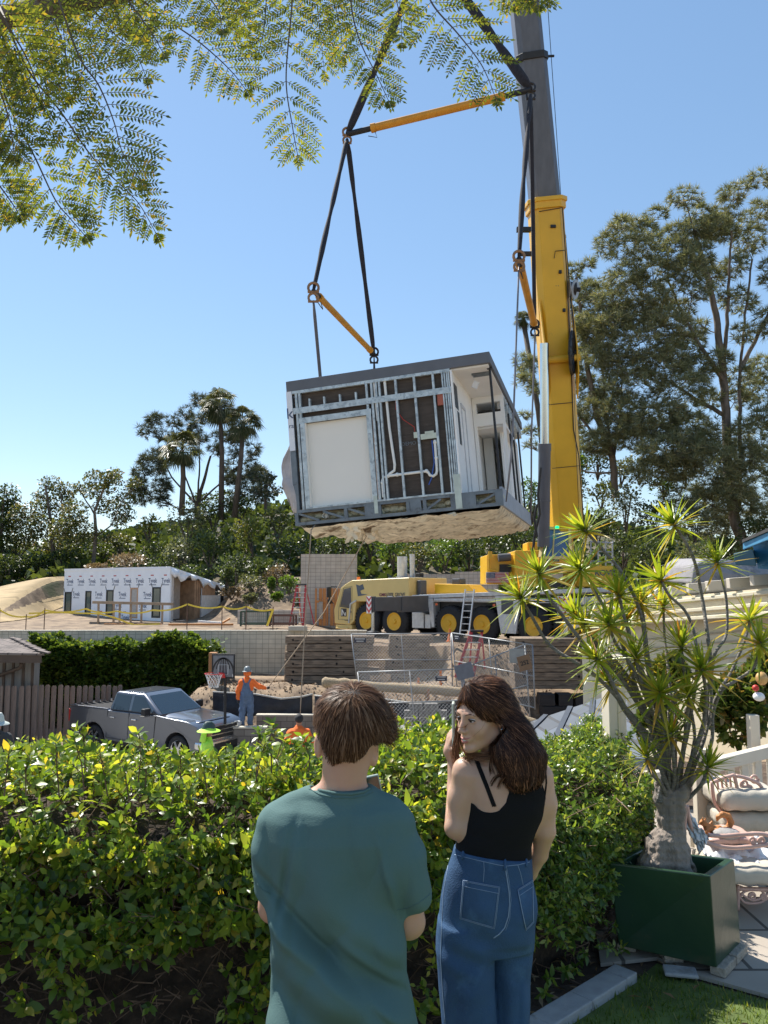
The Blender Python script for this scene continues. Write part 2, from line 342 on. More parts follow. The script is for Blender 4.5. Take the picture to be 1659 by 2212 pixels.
def HZ(x, y):
    ye = lerp(4.9, 9.2, sstep(1.3, 2.6, x))
    low = -2.7 - .6*sstep(14, 22, y)*sstep(3, -4, x)
    z = lerp(0, low, sstep(ye, ye+5, y))
    if y > ye+.5 and y < 60:
        m = sstep(25.5, 29.0, y)*sstep(-8.5, -6.5, x)
        z = lerp(z, -1.62+.1*fbm(x, y, .6, 2), m)
        z += .16*fbm(x, y, .9, 5)*sstep(23.5, 26, y)*sstep(-8, -5, x)*(y < 31)
        g = sstep(28.6, 30.4, y)*sstep(1.9, 2.9, x)
        z = lerp(z, -.3, g)
    if x > -3.9 and y > 30.97: z = -.3
    if x <= -3.9 and y > 33.55: z = -.1
    if y > 34.1:
        z = lerp(-.3, .1, sstep(-1.5, -4.5, x)) if y < 48 else lerp(-.3, .1, sstep(-1.5, -4.5, x))
        amp = 3.2 + 7.5*math.exp(-((x-2)/34.0)**2) + 3*sstep(30, 60, x)
        hh = amp*sstep(44, 84, y) + 1.0*sstep(84, 300, y)*3
        lf = sstep(-20.9, -22.4, x)*2.7*sstep(41, 54, y)*(1-.5*sstep(-21.5, -30, x))
        rb = 2.6*sstep(-11.5, -8.5, x)*sstep(43, 50, y)*sstep(-1, -5, x)
        z += max(hh, lf, rb) + .25*fbm(x, y, .12, 3)*sstep(56, 64, y)
    return z
def axis_vals(lo, hi, fine_lo, fine_hi, st, grow=1.18, extra=()):
    v = [fine_lo]
    while v[-1] < fine_hi: v.append(v[-1]+st)
    a, s = fine_hi, st
    while a < hi: s *= grow; a = v[-1]+s; v.append(min(a, hi))
    a, s = fine_lo, st; pre = []
    while a > lo: s *= grow; a -= s; pre.append(max(a, lo))
    return sorted(set([round(q, 4) for q in v+pre+list(extra)]))
xs = axis_vals(-900, 900, -26, 26, .4, extra=(-3.91, -3.89)); ys = axis_vals(-60, 1800, 2, 56, .35, extra=(30.52, 30.55, 33.5, 33.6, 34.1, 34.15, 30.96, 31.0))
V = np.array([[x, y, HZ(x, y)-.012] for y in ys for x in xs]); nx = len(xs)
Fa = np.array([[j*nx+i, j*nx+i+1, (j+1)*nx+i+1, (j+1)*nx+i] for j in range(len(ys)-1) for i in range(nx-1)])
M_dirt = mat('dirt', (.25, .18, .115), .95, var=.35, scale=1.4, bump=1, bscale=9, dirt=(.13, .09, .06), dscale=1.1, dthr=.47)
M_hill = mat('hillside_soil', (.13, .105, .065), .95, var=.3, scale=.6, bump=1, bscale=6, dirt=(.08, .09, .04), dscale=.4, dthr=.5)
mi = np.array([1 if (V[f[0]][1] > 50) else 0 for f in Fa])
g = npmesh('ground', V, Fa, [M_dirt, M_hill], mi=mi, smooth=True); tag(g, 'bare dirt ground and hillside carrying the whole site', 'ground', kind='structure')
def sheet(name, poly, z, m, label, cat, dz=.0, kind='structure', sub=0):
    mb = MB(); pts = [(x, y, (z(x, y) if callable(z) else z)+dz) for x, y in poly]
    mb.add(pts, [tuple(range(len(pts)))]); o = mb.build(name, m, fix=False); 
    return tag(o, label, cat, kind=kind)
def hug(name, x0, x1, y0, y1, st, dz, m, label, cat, inside=None):
    X = np.arange(x0, x1+st/2, st); Y = np.arange(y0, y1+st/2, st); n = len(X)
    Vv = np.array([[x, y, HZ(x, y)+dz] for y in Y for x in X]); ff = []
    for j in range(len(Y)-1):
        for i in range(n-1):
            if inside is None or inside(X[i]+st/2, Y[j]+st/2): ff.append([j*n+i, j*n+i+1, (j+1)*n+i+1, (j+1)*n+i])
    o = npmesh(name, Vv, np.array(ff), m, smooth=True); return tag(o, label, cat, kind='structure')
M_asph = mat('asphalt', (.30, .275, .24), .9, var=.15, scale=3, bump=.4, bscale=120, dirt=(.2, .185, .16), dscale=.5, dthr=.55)
hug('road', -40, 2.5, 11.3, 24.3, .7, .03, M_asph, 'pale worn driveway road below the hedge where the pickup stands', 'road')
M_soil = mat('soil', (.075, .05, .035), .95, var=.4, scale=9, bump=1, bscale=30, dirt=(.14, .10, .07), dscale=6, dthr=.55)
M_lawn = mat('lawn', (.085, .12, .025), .9, var=.35, scale=5, bump=.8, bscale=60, dirt=(.16, .14, .05), dscale=3, dthr=.58)
sheet('planting_bed', [(-6, -1), (6, -1), (6, 9), (1.35, 9), (1.35, 5), (-6, 5)], .004, M_soil, 'dark mulch soil bed strewn with twigs under the hedge', 'soil')
K = [G(1075, 2260, .06), G(1170, 2200, .06), G(1255, 2148, .06), G(1330, 2102, .06), G(1352, 2088, .06)]
cK = [Vector((k.x, k.y, 0)) for k in K]
lawn = [(c.x+.05, c.y-.02) for c in cK] + [(G(1420, 2085, 0).x, G(1420, 2085, 0).y), (G(1500, 2122, 0).x, G(1500, 2122, 0).y), (G(1600, 2150, 0).x, G(1600, 2150, 0).y), (G(1700, 2178, 0).x, G(1700, 2178, 0).y), (4, 3.3), (4, -1), (-.5, -1), (-.2, 2.6)]
sheet('lawn', lawn, .010, M_lawn, 'short lawn corner in front of the planter', 'lawn')
M_conc = mat('kerb_concrete', (.33, .33, .33), .85, var=.12, scale=14, bump=.5, bscale=80, dirt=(.22, .21, .2), dscale=5, dthr=.56)
kb = MB()
for i in range(len(cK)-1):
    a, b = cK[i], cK[i+1]; d = (b-a).normalized(); n = Vector((-d.y, d.x, 0)); wd = .062
    kb.hexa([a-n*wd, b-n*wd, a+n*wd, b+n*wd, a-n*wd+Vector((0,0,.055)), b-n*wd+Vector((0,0,.055)), a+n*wd+Vector((0,0,.055)), b+n*wd+Vector((0,0,.055))])
tag(kb.build('kerb_strip', M_conc, bev=.006), 'narrow pale concrete edging between the lawn and the hedge bed', 'kerb', kind='structure')
M_pave = gridmat('paving', (.33, .285, .235), (.10, .085, .07), .62, .46, .012, 'XY', .5, .9, .14)
pv = MB(); pp = [(cK[-1].x-.1, cK[-1].y+.1), (G(1420, 2080, 0).x, G(1420, 2080, 0).y), (G(1500, 2118, 0).x, G(1500, 2118, 0).y), (G(1600, 2146, 0).x, G(1600, 2146, 0).y), (G(1700, 2174, 0).x, G(1700, 2174, 0).y), (4.2, 3.3), (6, 3.3), (6, 7), (1.7, 7)]
pv.prism(pp, .012, .03, lambda x, y, t: (x, y, t)); o = pv.build('patio', M_pave); tag(o, 'tan stone patio paving with dark joints under the planter and chairs', 'patio', kind='structure')
rg = np.random.default_rng(3); n = 26000
gx = rg.uniform(-.3, 3.4, n); gy = rg.uniform(2.2, 4.3, n)
from mathutils.geometry import intersect_point_tri_2d
def inpoly(x, y, poly):
    c = False; j = len(poly)-1
    for i in range(len(poly)):
        if (poly[i][1] > y) != (poly[j][1] > y) and x < (poly[j][0]-poly[i][0])*(y-poly[i][1])/(poly[j][1]-poly[i][1]+1e-12)+poly[i][0]: c = not c
        j = i
    return c
keep = [i for i in range(n) if inpoly(gx[i], gy[i], lawn) and fbm(gx[i], gy[i], 2.2, 9) > -.38]
pos = np.stack([gx[keep], gy[keep], np.full(len(keep), .01)], 1)
M_grass = leafmat('grass_blades', [(0, (.05, .10, .012)), (.6, (.11, .17, .02)), (.9, (.2, .22, .05)), (1, (.3, .25, .1))], .45, .6)
tag(scatter('grass', pos, np.tile([0, 0, 1.], (len(pos), 1)), rg.uniform(.018, .042, len(pos)), (np.array([[-.09,0,0],[.09,0,0],[0,1,.15]]), np.array([[0,1,2]])), M_grass, jitter=.45), 'fine green grass blades of the lawn', 'grass', kind='stuff')
rg = np.random.default_rng(5); lit = []; n = 900
lx = rg.uniform(-.2, 2.2, n); ly = rg.uniform(2.9, 5, n); pos = np.stack([lx, ly, np.full(n, .03)], 1); dd = np.stack([rg.normal(size=n), rg.normal(size=n), np.zeros(n)], 1)
ok = [i for i in range(n) if not inpoly(lx[i], ly[i], pp) and (not inpoly(lx[i], ly[i], lawn) or rg.random() < .12)]
M_dead = leafmat('dead_leaves', [(0, (.16, .09, .04)), (.5, (.28, .17, .08)), (1, (.36, .27, .17))], .2, .8, 1)
tag(scatter('leaf_litter', pos[ok], dd[ok], rg.uniform(.03, .09, len(ok)), leaf_simple(.13, .1), M_dead, jitter=.1), 'dry brown leaves and twigs lying under the hedge', 'leaf litter', kind='stuff')
hug('slope', -44, -20.9, 42, 56, .7, .03, mat('golden_soil', (.42, .31, .17), .95, 0, .2, .8, bump=1, bscale=5, stretch=(.3, 1, 1), dirt=(.30, .22, .12), dscale=1.2, dthr=.5), 'smooth golden dirt slope left of the wrapped house', 'slope')
M_galv = mat('galvanised_steel', (.50, .56, .58), .45, .35, .22, 5, bump=.3, bscale=30, dirt=(.30, .35, .38), dscale=9, dthr=.5)
M_fasc = mat('grey_fascia_metal', (.13, .135, .15), .55, .2, .1, 2, bump=.15, bscale=8)
M_frame = mat('grey_primer_steel', (.16, .19, .215), .6, .2, .2, 4, dirt=(.10, .11, .12), dscale=5, dthr=.55)
M_wht = mat('white_drywall', (.85, .84, .81), .9, 0, .03, 1.5)
M_brown = mat('brown_sheathing', (.070, .055, .045), .85, 0, .25, 3, stretch=(1, 1, 6), dirt=(.11, .09, .075), dscale=5, dthr=.58)
M_insul = mat('torn_insulation', (.74, .65, .49), .95, 0, .25, 4, bump=1, bscale=18, dirt=(.20, .14, .085), dscale=2.6, dthr=.53, stretch=(.6, 1.6, 1))
M_wool = mat('pale_insulation', (.55, .55, .42), .95, 0, .3, 8, bump=1, bscale=25)
M_pvc = mat('white_pvc', (.78, .78, .74), .35, 0, .05, 4)
M_black = mat('black_metal', (.02, .02, .022), .5, .2, .2, 6)
M_tyvek = mat('white_housewrap', (.74, .76, .80), .7, 0, .04, 3, bump=.5, bscale=5)
M_red = mat('red_paint', (.5, .03, .02), .5)
M_print = mat('grey_blue_print', (.07, .10, .17), .7)
mr = empty('hanging_house_module', label='half finished steel framed house module hanging tilted from the crane', cat='house module')
yaw, pit, rol = .25590784, .02494144, .07408451
cy, sy = math.cos(-yaw), math.sin(-yaw); Rz = Matrix(((cy,-sy,0),(sy,cy,0),(0,0,1))); c_, s_ = math.cos(pit), math.sin(pit); Rx = Matrix(((1,0,0),(0,c_,-s_),(0,s_,c_)))
c_, s_ = math.cos(rol), math.sin(rol); Ry = Matrix(((c_,0,-s_),(0,1,0),(s_,0,c_)))
MM = (Rz @ Rx @ Ry).to_4x4(); MM.translation = Vector((2.57008788, 16.63097515, 3.72839385)); mr.matrix_world = MM
MW, MLn, MH = 4.78, 8.61, 3.4
def sx(s): return -MW+s*MW
def tz(t): return MH*(1-t)
b = MB(); b.bb((-MW, 0, MH-.25), (0, MLn, MH)); b.build('roof_fascia', M_fasc, mr, bev=.01)
b = MB(); b.bb((-MW+.05, .08, MH-.29), (-.06, MLn-.05, MH-.252)); b.build('ceiling', M_wht, mr)
b = MB(); b.bb((-MW, 0, .29), (0, .09, .36)); b.bb((-MW, 0, 0), (0, .09, .07))
for x in (-MW+.04, -3.55, -2.95, -2.1, -1.72, -1.1, -.62, -.06): b.bb((x-.04, .003, .07), (x+.04, .087, .29))
for x0, x1 in ((-MW+.08, -4.2), (-4.1, -3.6), (-3.5, -3.02), (-2.0, -1.78), (-1.35, -1.68), (-.14, -.56)): b.bar((x0, .045, .28), (x1, .045, .08), .05, .045, (0,1,0))
b.build('floor_truss', M_frame, mr)
for a, c in ((-2.05, -1.8), (-1.08, -.58), (-.16, 0), (-3.1, -2.72)): MB().bb((a, -.004, .05), (c, .1, .31)).build('gusset_plate', M_frame, mr)
b = MB(); rg = random.Random(4)
for i in range(26):
    x = -MW+.15+i*.18
    b.ball((x, .2+rg.random()*.08, .17+rg.uniform(-.03, .05)), rg.uniform(.07, .12), 8, .8, 1.3)
b.bb((-MW+.1, .3, .03), (-.1, .34, .30)); b.build('truss_insulation', M_wool, mr, smooth=True)
b = MB(); b.cyl((-4.05, -.02, .17), (-4.05, .5, .17), .06, n=14, caps=False); b.cyl((-4.05, .1, .17), (-4.05, .5, .17), .045, n=14); b.build('drain_pipe', M_pvc, mr, smooth=True)
b = MB(); b.bb((-MW+.02, .1, .30), (-.05, MLn-.02, .355)); b.build('floor_deck', mat('subfloor_ply', (.33, .2, .12), .8), mr)
b = MB(); b.bb((-.07, .12, 0), (0, MLn, .42)); b.build('side_beam', mat('light_grey_beam', (.36, .38, .42), .6, .1, .1, 3), mr, bev=.006)
b = MB(); b.bb((-MW, .1, 0), (-MW+.05, MLn, .4)); b.bb((-MW, MLn-.05, 0), (-.07, MLn, .4)); b.build('rear_beam', M_frame, mr)
b = MB(); b.bb((-MW, .0, .36), (-MW+.13, .12, MH-.25)); b.build('corner_column', M_frame, mr)
b = MB(); b.bb((-MW-.003, -.006, 1.75), (-MW+.13, -.002, MH-.25)); b.bb((-MW-.008, -.004, .4), (-MW-.003, MLn, MH-.26)); wr = b.build('house_wrap', M_tyvek, mr)
text('wrap_print', 'k', .36, M_print, wr, (-MW+.05, -.010, 2.62), (R(90), 0, 0), .001); text('wrap_print', 'ra', .15, M_print, wr, (-MW+.07, -.010, 2.33), (R(90), 0, 0), .001)
n = 12; vs_ = []; fs_ = []
for j in range(n+1):
    t = j/n
    for i in range(7):
        s = i/6; wdt = (.06+.24*max(0, math.sin(math.pi*min(1, t*1.02)))**1.5)
        x = -MW+.05-wdt*s*(1+.35*fbm(t*4, s*2, 1, 3))+.03*math.sin(9*t+3*s); vs_.append((x, .02+.12*math.sin(5*t+2.2*s)*s+.1*fbm(t*6, s*5, 1, 8)*s, 2.05-1.75*t+.05*math.sin(9*s+4*t)*s))
fs_ = [(j*7+i, j*7+i+1, (j+1)*7+i+1, (j+1)*7+i) for j in range(n) for i in range(6)]
b = MB(); b.add(vs_, fs_); o = b.build('torn_wrap_flap', mat('grey_wrap_back', (.46, .42, .41), .7, bump=1, bscale=9), mr, smooth=2); md = o.modifiers.new('s', 'SOLIDIFY'); md.thickness = .008
b = MB(); Z0, Z1 = .36, MH-.25
def stud(x, w=.07, z0=Z0, z1=Z1, y=0, d=.09): b.bb((x-w/2, y+.0, z0), (x+w/2, y+d, z1))
for s in (.048, .065): stud(sx(s), .055)
for s in (.405, .43): stud(sx(s), .05, y=-.002)
for s in (.452, .468): stud(sx(s), .045)
for s in (.548, .638, .728): stud(sx(s), .05)
for s in (.772, .783, .794, .803): stud(sx(s), .032, y=-.003)
for s in (.115, .19, .27, .35): stud(sx(s), .04, 2.62, 2.92)
b.build('wall_stud', M_galv, mr)
b = MB(); y0 = -.012
b.bb((sx(.03), y0, 2.60), (sx(.81), y0+.02, 2.74)); b.bb((sx(.03), y0+.005, 3.08), (sx(.81), .08, 3.148)); b.bb((sx(.055), y0+.004, 2.36), (sx(.42), y0+.05, 2.49)); b.bb((sx(.06), y0-.004, .362), (sx(.81), .08, .40))
b.bb((sx(.06), y0-.002, .4), (sx(.083), .05, 2.37)); b.bb((sx(.395), y0-.002, .4), (sx(.418), .05, 2.37))
b.build('track_rail', M_galv, mr)
for a, c, z0, z1 in ((.785, .815, .02, .78), (.40, .418, .1, .5)): MB().bb((sx(a), -.02, z0), (sx(c), -.012, z1)).build('strap_plate', mat('pale_green_plate', (.50, .56, .50), .5, .2), mr)
b = MB(); b.bb((sx(.083), .10, .40), (sx(.396), .14, 2.36)); b.bb((sx(.083), .0, .40), (sx(.088), .10, 2.36)); b.bb((sx(.088), .0, .40), (sx(.392), .10, .41)); b.build('white_bay_panel', mat('warm_white_panel', (.80, .77, .70), .9, 0, .02, 1), mr)
b = MB(); b.bb((sx(.42), .10, .40), (sx(.80), .14, MH-.26)); b.build('brown_panel', M_brown, mr)
b = MB(); b.bb((sx(.03), .11, 2.36), (sx(.42), .15, MH-.26)); b.bb((sx(.03), .11, .4), (sx(.083), .15, 2.36)); b.build('brown_panel', M_brown, mr)
o = text('chalk_writing', 'DEMO', .12, M_frame, mr, (sx(.585), .094, 1.6), (R(90), 0, 0), .001); 
def pt(s, z, y=.045): return (sx(s), y, z)
b = MB(); r = .032
b.tube([pt(.495, 3.1), pt(.50, 2.0), pt(.512, 1.15)], r, 10); b.tube([pt(.512, 1.16), pt(.508, 1.03), pt(.48, .95)], r, 10)
b.tube([pt(.445, .45), pt(.445, .82), pt(.452, .9), pt(.475, .92), pt(.66, .93), pt(.668, .9), pt(.675, .83), pt(.69, .80), pt(.705, .84), pt(.71, .92), pt(.712, 1.6)], r, 10)
for s, z in ((.475, .92), (.52, .925), (.66, .93), (.712, 1.2), (.712, 1.55), (.445, .78)): b.ball(pt(s, z), .047, 10)
b.tube([pt(.442, 3.1), pt(.446, 2.2)], .025, 8)
b.build('white_drain_pipe', M_pvc, mr, smooth=True)
b = MB(); b.box(pt(.685, 1.7, .02), (.36, .03, .12)); b.box(pt(.69, 1.78, .02), (.2, .03, .06)); b.box(pt(.625, 1.76, .02), (.09, .03, .13)); b.build('junction_board', mat('pale_green_board', (.55, .60, .50), .6), mr)
b = MB(); b.tube([pt(.545, 2.9, .05), pt(.54, 2.4, .03), pt(.57, 2.15, .03), pt(.62, 1.95, .03), pt(.622, 1.82, .03)], .008, 5); b.build('red_cable', M_red, mr)
b = MB(); b.tube([pt(.698, 1.6), pt(.70, 1.1), pt(.68, .75), pt(.665, .62)], .014, 6); b.build('blue_water_line', mat('blue_pex', (.03, .10, .4), .4), mr)
b = MB(); b.box(pt(.758, 2.5, .05), (.17, .06, .28)); b.build('red_fire_box', mat('rust_red_box', (.38, .11, .07), .7), mr)
xl = sx(.81)
b = MB(); b.bb((xl, .0, .36), (xl+.04, MLn-.1, MH-.29)); lw = b.build('long_wall', M_wht, mr)
b = MB(); b.bb((xl+.04, .12, 2.3), (xl+.05, .55, 2.85)); b.bb((xl+.04, .35, 1.5), (xl+.05, .6, 2.25)); b.build('dark_wall_opening', M_black, lw)
b = MB()
for y in (.95, 1.55): b.bb((xl+.04, y, .38), (xl+.06, y+.07, 2.55))
b.bb((xl+.04, .95, 2.48), (xl+.061, 1.62, 2.56)); b.build('door_frame', mat('grey_white_trim', (.55, .55, .56), .6), lw)
b = MB(); y = 3.0; x0, x1 = xl+.05, -.05
b.bb((x0, y, 2.95), (x1, y+.12, MH-.29)); b.bb((x0, y, 2.35), (x1, y+.12, 2.68)); b.bb((x0, y+.001, 2.68), (x0+.1, y+.119, 2.95)); b.bb((x1-.09, y+.001, 2.68), (x1, y+.119, 2.95)); b.bb((x0, y+.001, .36), (x0+.08, y+.119, 2.35)); b.bb((x1-.07, y+.001, .36), (x1, y+.119, 2.35)); pw = b.build('partition_wall', M_wht, mr)
b = MB(); b.bb((x0+.1, y+.3, 2.6), (x1-.09, y+.5, 2.8)); b.build('duct', M_black, pw)
b = MB(); b.bb((x0, y+.15, 2.3), (x1, 6.4, 2.36)); b.bb((x0+.02, 4.6, .36), (x0+.28, 4.72, 2.3)); b.bb((x0+.02, 6.4, .36), (x1, 6.48, 2.3)); b.build('inner_room', M_wht, mr)
b = MB(); b.bb((-.30, 3.9, .42), (-.24, MLn-.05, MH-.3)); b.build('side_wall_panel', M_wht, mr)
b = MB(); b.bb((-.235, 3.9, 2.85), (-.04, MLn-.1, 3.0))
for k in range(14): b.bb((-.04, 3.2+k*.38, 2.88), (-.03, 3.35+k*.38, 3.1))
b.build('top_track', M_galv, mr)
for y in (.35, 4.3, 5.4, 7.3):
    b = MB(); b.cyl((-.06, y, .36), (-.06, y, MH-.27), .028, n=8); b.bb((-.12, y-.06, MH-.30), (0-.003, y+.06, MH-.27)); b.build('shoring_post', M_black, mr)
b = MB(); b.bb((-.5, .55, MH-.33), (-.08, .8, MH-.292)); b.build('ceiling_vent', M_frame, mr)
b = MB(); b.tube([(-.49, .6, MH-.3), (-.46, .62, MH-.45)], .006, 5); b.box((-.44, .62, MH-.55), (.12, .1, .16), Matrix.Rotation(.5, 3, 'Y')); b.build('hanging_box', mat('white_box', (.7, .7, .7), .5), mr)
nx_, ny_ = 70, 110; vs_ = []; fs_ = []
for j in range(ny_+1):
    for i in range(nx_+1):
        x = -MW+.12+(MW-.16)*i/nx_; y = .02+(MLn-.12)*j/ny_
        e = min(i, nx_-i, j, ny_-j)/4
        d = .05+.16*abs(fbm(x, y*1.0, .55, 11))+.09*abs(fbm(x, y, 2.6, 12))+.06*abs(fbm(x, y*2, 6, 2)); st = (y*2.2+.5*fbm(x, y, .5, 4)) % 1
        d += .07*(st if st < .8 else (1-st)*4); d *= min(1, .35+e)
        if i == 0 or i == nx_: d = -.02
        vs_.append((x, y-.03*math.sin(x*9), -d))
fs_ = [(j*(nx_+1)+i, j*(nx_+1)+i+1, (j+1)*(nx_+1)+i+1, (j+1)*(nx_+1)+i) for j in range(ny_) for i in range(nx_)]
b = MB(); b.add(vs_, fs_)
rg = random.Random(12)
for k in range(34):                     
    x = rg.choice([rg.uniform(-4.5, -3.2), rg.uniform(-3.65, -2.9), rg.uniform(-3.6, -3.0), rg.uniform(-2.6, -.3)]); y = rg.uniform(.05, 1.2); L_ = rg.uniform(.10, .30)*(1.5 if -3.7 < x < -2.9 else .45); wd = rg.uniform(.10, .30)
    pts = []; m_ = 6
    for q in range(m_+1):
        t = q/m_; wv = wd*(1-t*.7)*(.8+.4*rg.random()); cx = x+.09*math.sin(3*t+k)+.05*t*rg.uniform(-1, 1); cyy = y+.12*t*math.sin(k)
        pts += [(cx-wv/2, cyy, -.05-L_*t), (cx+wv/2, cyy+.04*math.sin(k*2+q), -.05-L_*t+.03)]
    b.add(pts, [(2*q, 2*q+1, 2*q+3, 2*q+2) for q in range(m_)])
b.build('underside_insulation', M_insul, mr, smooth=2, fix=False)
M_sling = mat('black_sling', (.022, .022, .03), .9, 0, .3, 12, bump=.8, bscale=60)
M_or = mat('orange_yellow_steel', (.62, .27, .02), .5, .1, .15, 3, dirt=(.25, .11, .03), dscale=3, dthr=.62)
M_shk = mat('dark_shackle', (.05, .045, .045), .4, .7, .2, 9)
M_rust = mat('rusty_shackle', (.3, .17, .09), .6, .4, .2, 9)
def sling(pts, r, label, twist=True, name='lifting_sling', cat='sling', grp='black round slings of the lifting rig', m=None, n=8):
    pts = [Vector(p) for p in pts]; Q = []; rr = []
    rg = random.Random(len(label))
    for i in range(len(pts)-1):
        k = max(2, int((pts[i+1]-pts[i]).length/.35))
        for j in range(k):
            t = j/k; Q.append(pts[i].lerp(pts[i+1], t)); rr.append(r*(1 if not twist else .8+.45*abs(math.sin(len(Q)*.5+rg.random()*.6))))
    Q.append(pts[-1]); rr.append(r*.6); rr[0] = r*.6
    b = MB(); b.tube(Q, rr, n); return tag(b.build(name, m or M_sling, smooth=2), label, cat, grp)
LM, RM, AP = P(750, 290, 22.0), P(1146, 194, 20.9), P(925, -115, 21.6)
LN, LF = P(677, 628, 18.8), P(808, 765, 24.0)
RN, RF = P(1121, 560, 17.9), P(1155, 705, 22.9)
sling([AP, LM], .105, 'thick black sling from the hook down to the left end of the upper spreader bar')
sling([AP, RM], .12, 'thick black sling from the hook down to the right end of the upper spreader bar')
sling([LM+Vector((0,0,-.15)), P(700, 520, 19.6), LN], .062, 'black sling from the upper bar to the near end of the left lower bar')
sling([LM+Vector((0,0,-.15)), P(775, 500, 22.9), LF], .068, 'black sling from the upper bar to the far end of the left lower bar')
sling([RM+Vector((0,0,-.15)), P(1130, 400, 18.9), RN], .062, 'wrinkled black sling from upper bar to near end of the right lower bar')
sling([RM+Vector((0,0,-.15)), P(1151, 450, 21.9), RF], .06, 'straight black sling in front of the boom, to the right lower bar', twist=False)
mw_ = MM
def onmod(x, y, z): return mw_ @ Vector((x, y, z))
sling([LN+Vector((0,0,-.25)), onmod(-MW+.42, 1.35, MH)], .042, 'grey hanging strap from the left lower bar to the module roof', twist=False, m=mat('grey_strap', (.12, .11, .11), .8))
sling([LF+Vector((0,0,-.1)), onmod(-MW+.45, 6.3, MH)], .03, 'short chain below the far end of the left lower bar')
M_wire = mat('steel_wire', (.22, .2, .2), .5, .5)
sling([RN+Vector((0,0,-.1)), P(1115, 740, 17.4), P(1110, 880, 17.0), P(1104, 990, 16.8), onmod(.03, .35, .1)], .022, 'steel cable from the right lower bar to the near bottom module corner', False, 'lifting_cable', 'cable', 'steel cables at the right side of the module', M_wire, 6)
sling([RF+Vector((0,0,-.1)), P(1155, 740, 22.8), P(1148, 940, 22.6), onmod(.05, 7.9, .15)], .026, 'steel cable from the right lower bar to the far bottom module corner', False, 'lifting_cable', 'cable', 'steel cables at the right side of the module', M_wire, 6)
def shackle(b, c, r=.10):
    c = Vector(c); pts = [c+Vector((r*math.cos(t), 0, r*math.sin(t)-r*.2)) for t in [R(a) for a in range(-60, 250, 25)]]; b.tube(pts, r*.28, 6); b.cyl(c+Vector((-r*1.1, 0, -r)), c+Vector((r*1.1, 0, -r)), r*.25, n=6)
def spreader(a, b_, r, e, label):
    a, b_ = Vector(a), Vector(b_); d = (b_-a).normalized(); root = empty('spreader_bar', (a+b_)/2, label=label, cat='spreader bar', group='orange spreader bars of the lifting rig')
    def W(o): o.matrix_parent_inverse = Matrix.Translation(-root.location); return o
    q = MB(); q.cyl(a+d*e, b_-d*e, r, n=14); q.cyl(a+d*(e-.02), a+d*(e+.12), r*1.15, n=14); q.cyl(b_-d*(e+.12), b_-d*(e-.02), r*1.15, n=14); W(q.build('bar', M_or, root, smooth=True))
    for p0, p1 in ((a, a+d*e), (b_-d*e, b_)): W(MB().cyl(p0, p1, r*.72, n=12).build('end_tube', M_black, root, smooth=True))
    for p in (a, b_):
        q = MB(); shackle(q, p+Vector((0,0,.1)), .13); shackle(q, p+Vector((0,0,-.16)), .12); W(q.build('shackle', M_rust if p == a else M_shk, root, smooth=True))
    q = MB(); q.tube([a+d*(e+.1)+Vector((0,0,-r)), a+d*(e+.12)+Vector((.05,0,-r-.2)), a+d*(e-.1)+Vector((0,0,-r-.1))], .012, 5); W(q.build('safety_pin', M_shk, root))
spreader(LM, RM, .115, .75, 'long upper orange spreader bar spanning between the two thick slings')
spreader(LN, LF, .085, .42, 'left lower orange spreader bar slanting down above the module')
spreader(RN, RF, .10, .35, 'right lower orange spreader bar just left of the crane boom')
q = MB(); q.box(AP+Vector((0,0,.6)), (.5, .3, 1.0)); q.tube([AP+Vector((0,0,.1)), AP+Vector((.2,0,-.1)), AP+Vector((0,0,-.28)), AP+Vector((-.18,0,-.1))], .07, 8); hk = q.build('hook_block', mat('yellow_paint', (.72, .40, .02), .38, 0, .06, 1.5, dirt=(.45, .25, .03), dscale=2.2, dthr=.66, spec=.5)); tag(hk, 'yellow crane hook block above the upper slings', 'hook block')
M_rope = mat('tan_rope', (.34, .27, .2), .9, 0, .2, 30)
sling([onmod(-4.3, .05, 0), P(672, 1145, 17.6), P(660, 1330, 17.7), P(648, 1548, 17.8)], .014, 'tan tag line hanging straight from the module to the worker behind the hedge', False, 'tag_line', 'rope', 'tag lines guiding the module', M_rope, 5)
sling([onmod(-3.1, .6, -.1), P(700, 1322, 20.5), P(578, 1487, 25.6)], .014, 'tan tag line slanting down to the worker in blue overalls', False, 'tag_line', 'rope', 'tag lines guiding the module', M_rope, 5)
M_yel = mat('yellow_paint', (.72, .40, .02), .38, 0, .06, 1.5, dirt=(.42, .22, .02), dscale=1.1, dthr=.58, spec=.5)
M_cream = mat('cream_yellow_paint', (.72, .53, .20), .4, 0, .05, 1.5)
M_silv = mat('silver_chequer_plate', (.55, .56, .57), .45, .3, .12, 6, bump=.3, bscale=90, dirt=(.35, .35, .35), dscale=4, dthr=.6)
M_tyre = mat('tyre_rubber', (.022, .023, .026), .85, 0, .25, 9, bump=.8, bscale=50, dirt=(.07, .06, .05), dscale=3, dthr=.62)
M_dgry = mat('dark_grey_paint', (.085, .088, .095), .5, 0, .12, 3)
M_bgry = mat('boom_grey_paint', (.10, .105, .125), .42, 0, .15, 2, stretch=(3, 3, .3))
M_glass = glassmat('cab_glass', (.03, .05, .08), .05)
M_chr = mat('chrome_rod', (.55, .62, .68), .16, .9, .05, 3)
M_wr = gridmat('red_white_stripes', (.75, .73, .70), (.5, .05, .04), .14, .14, .0)
crA = math.atan2(-.637, .771); cr = empty('mobile_crane', (-.84, 36.56, -.29), crA, 'large yellow mobile crane with raised boom parked on the upper pad', 'crane')
CM = Matrix.Translation((-.84, 36.56, -.29)) @ Matrix.Rotation(crA, 4, 'Z')
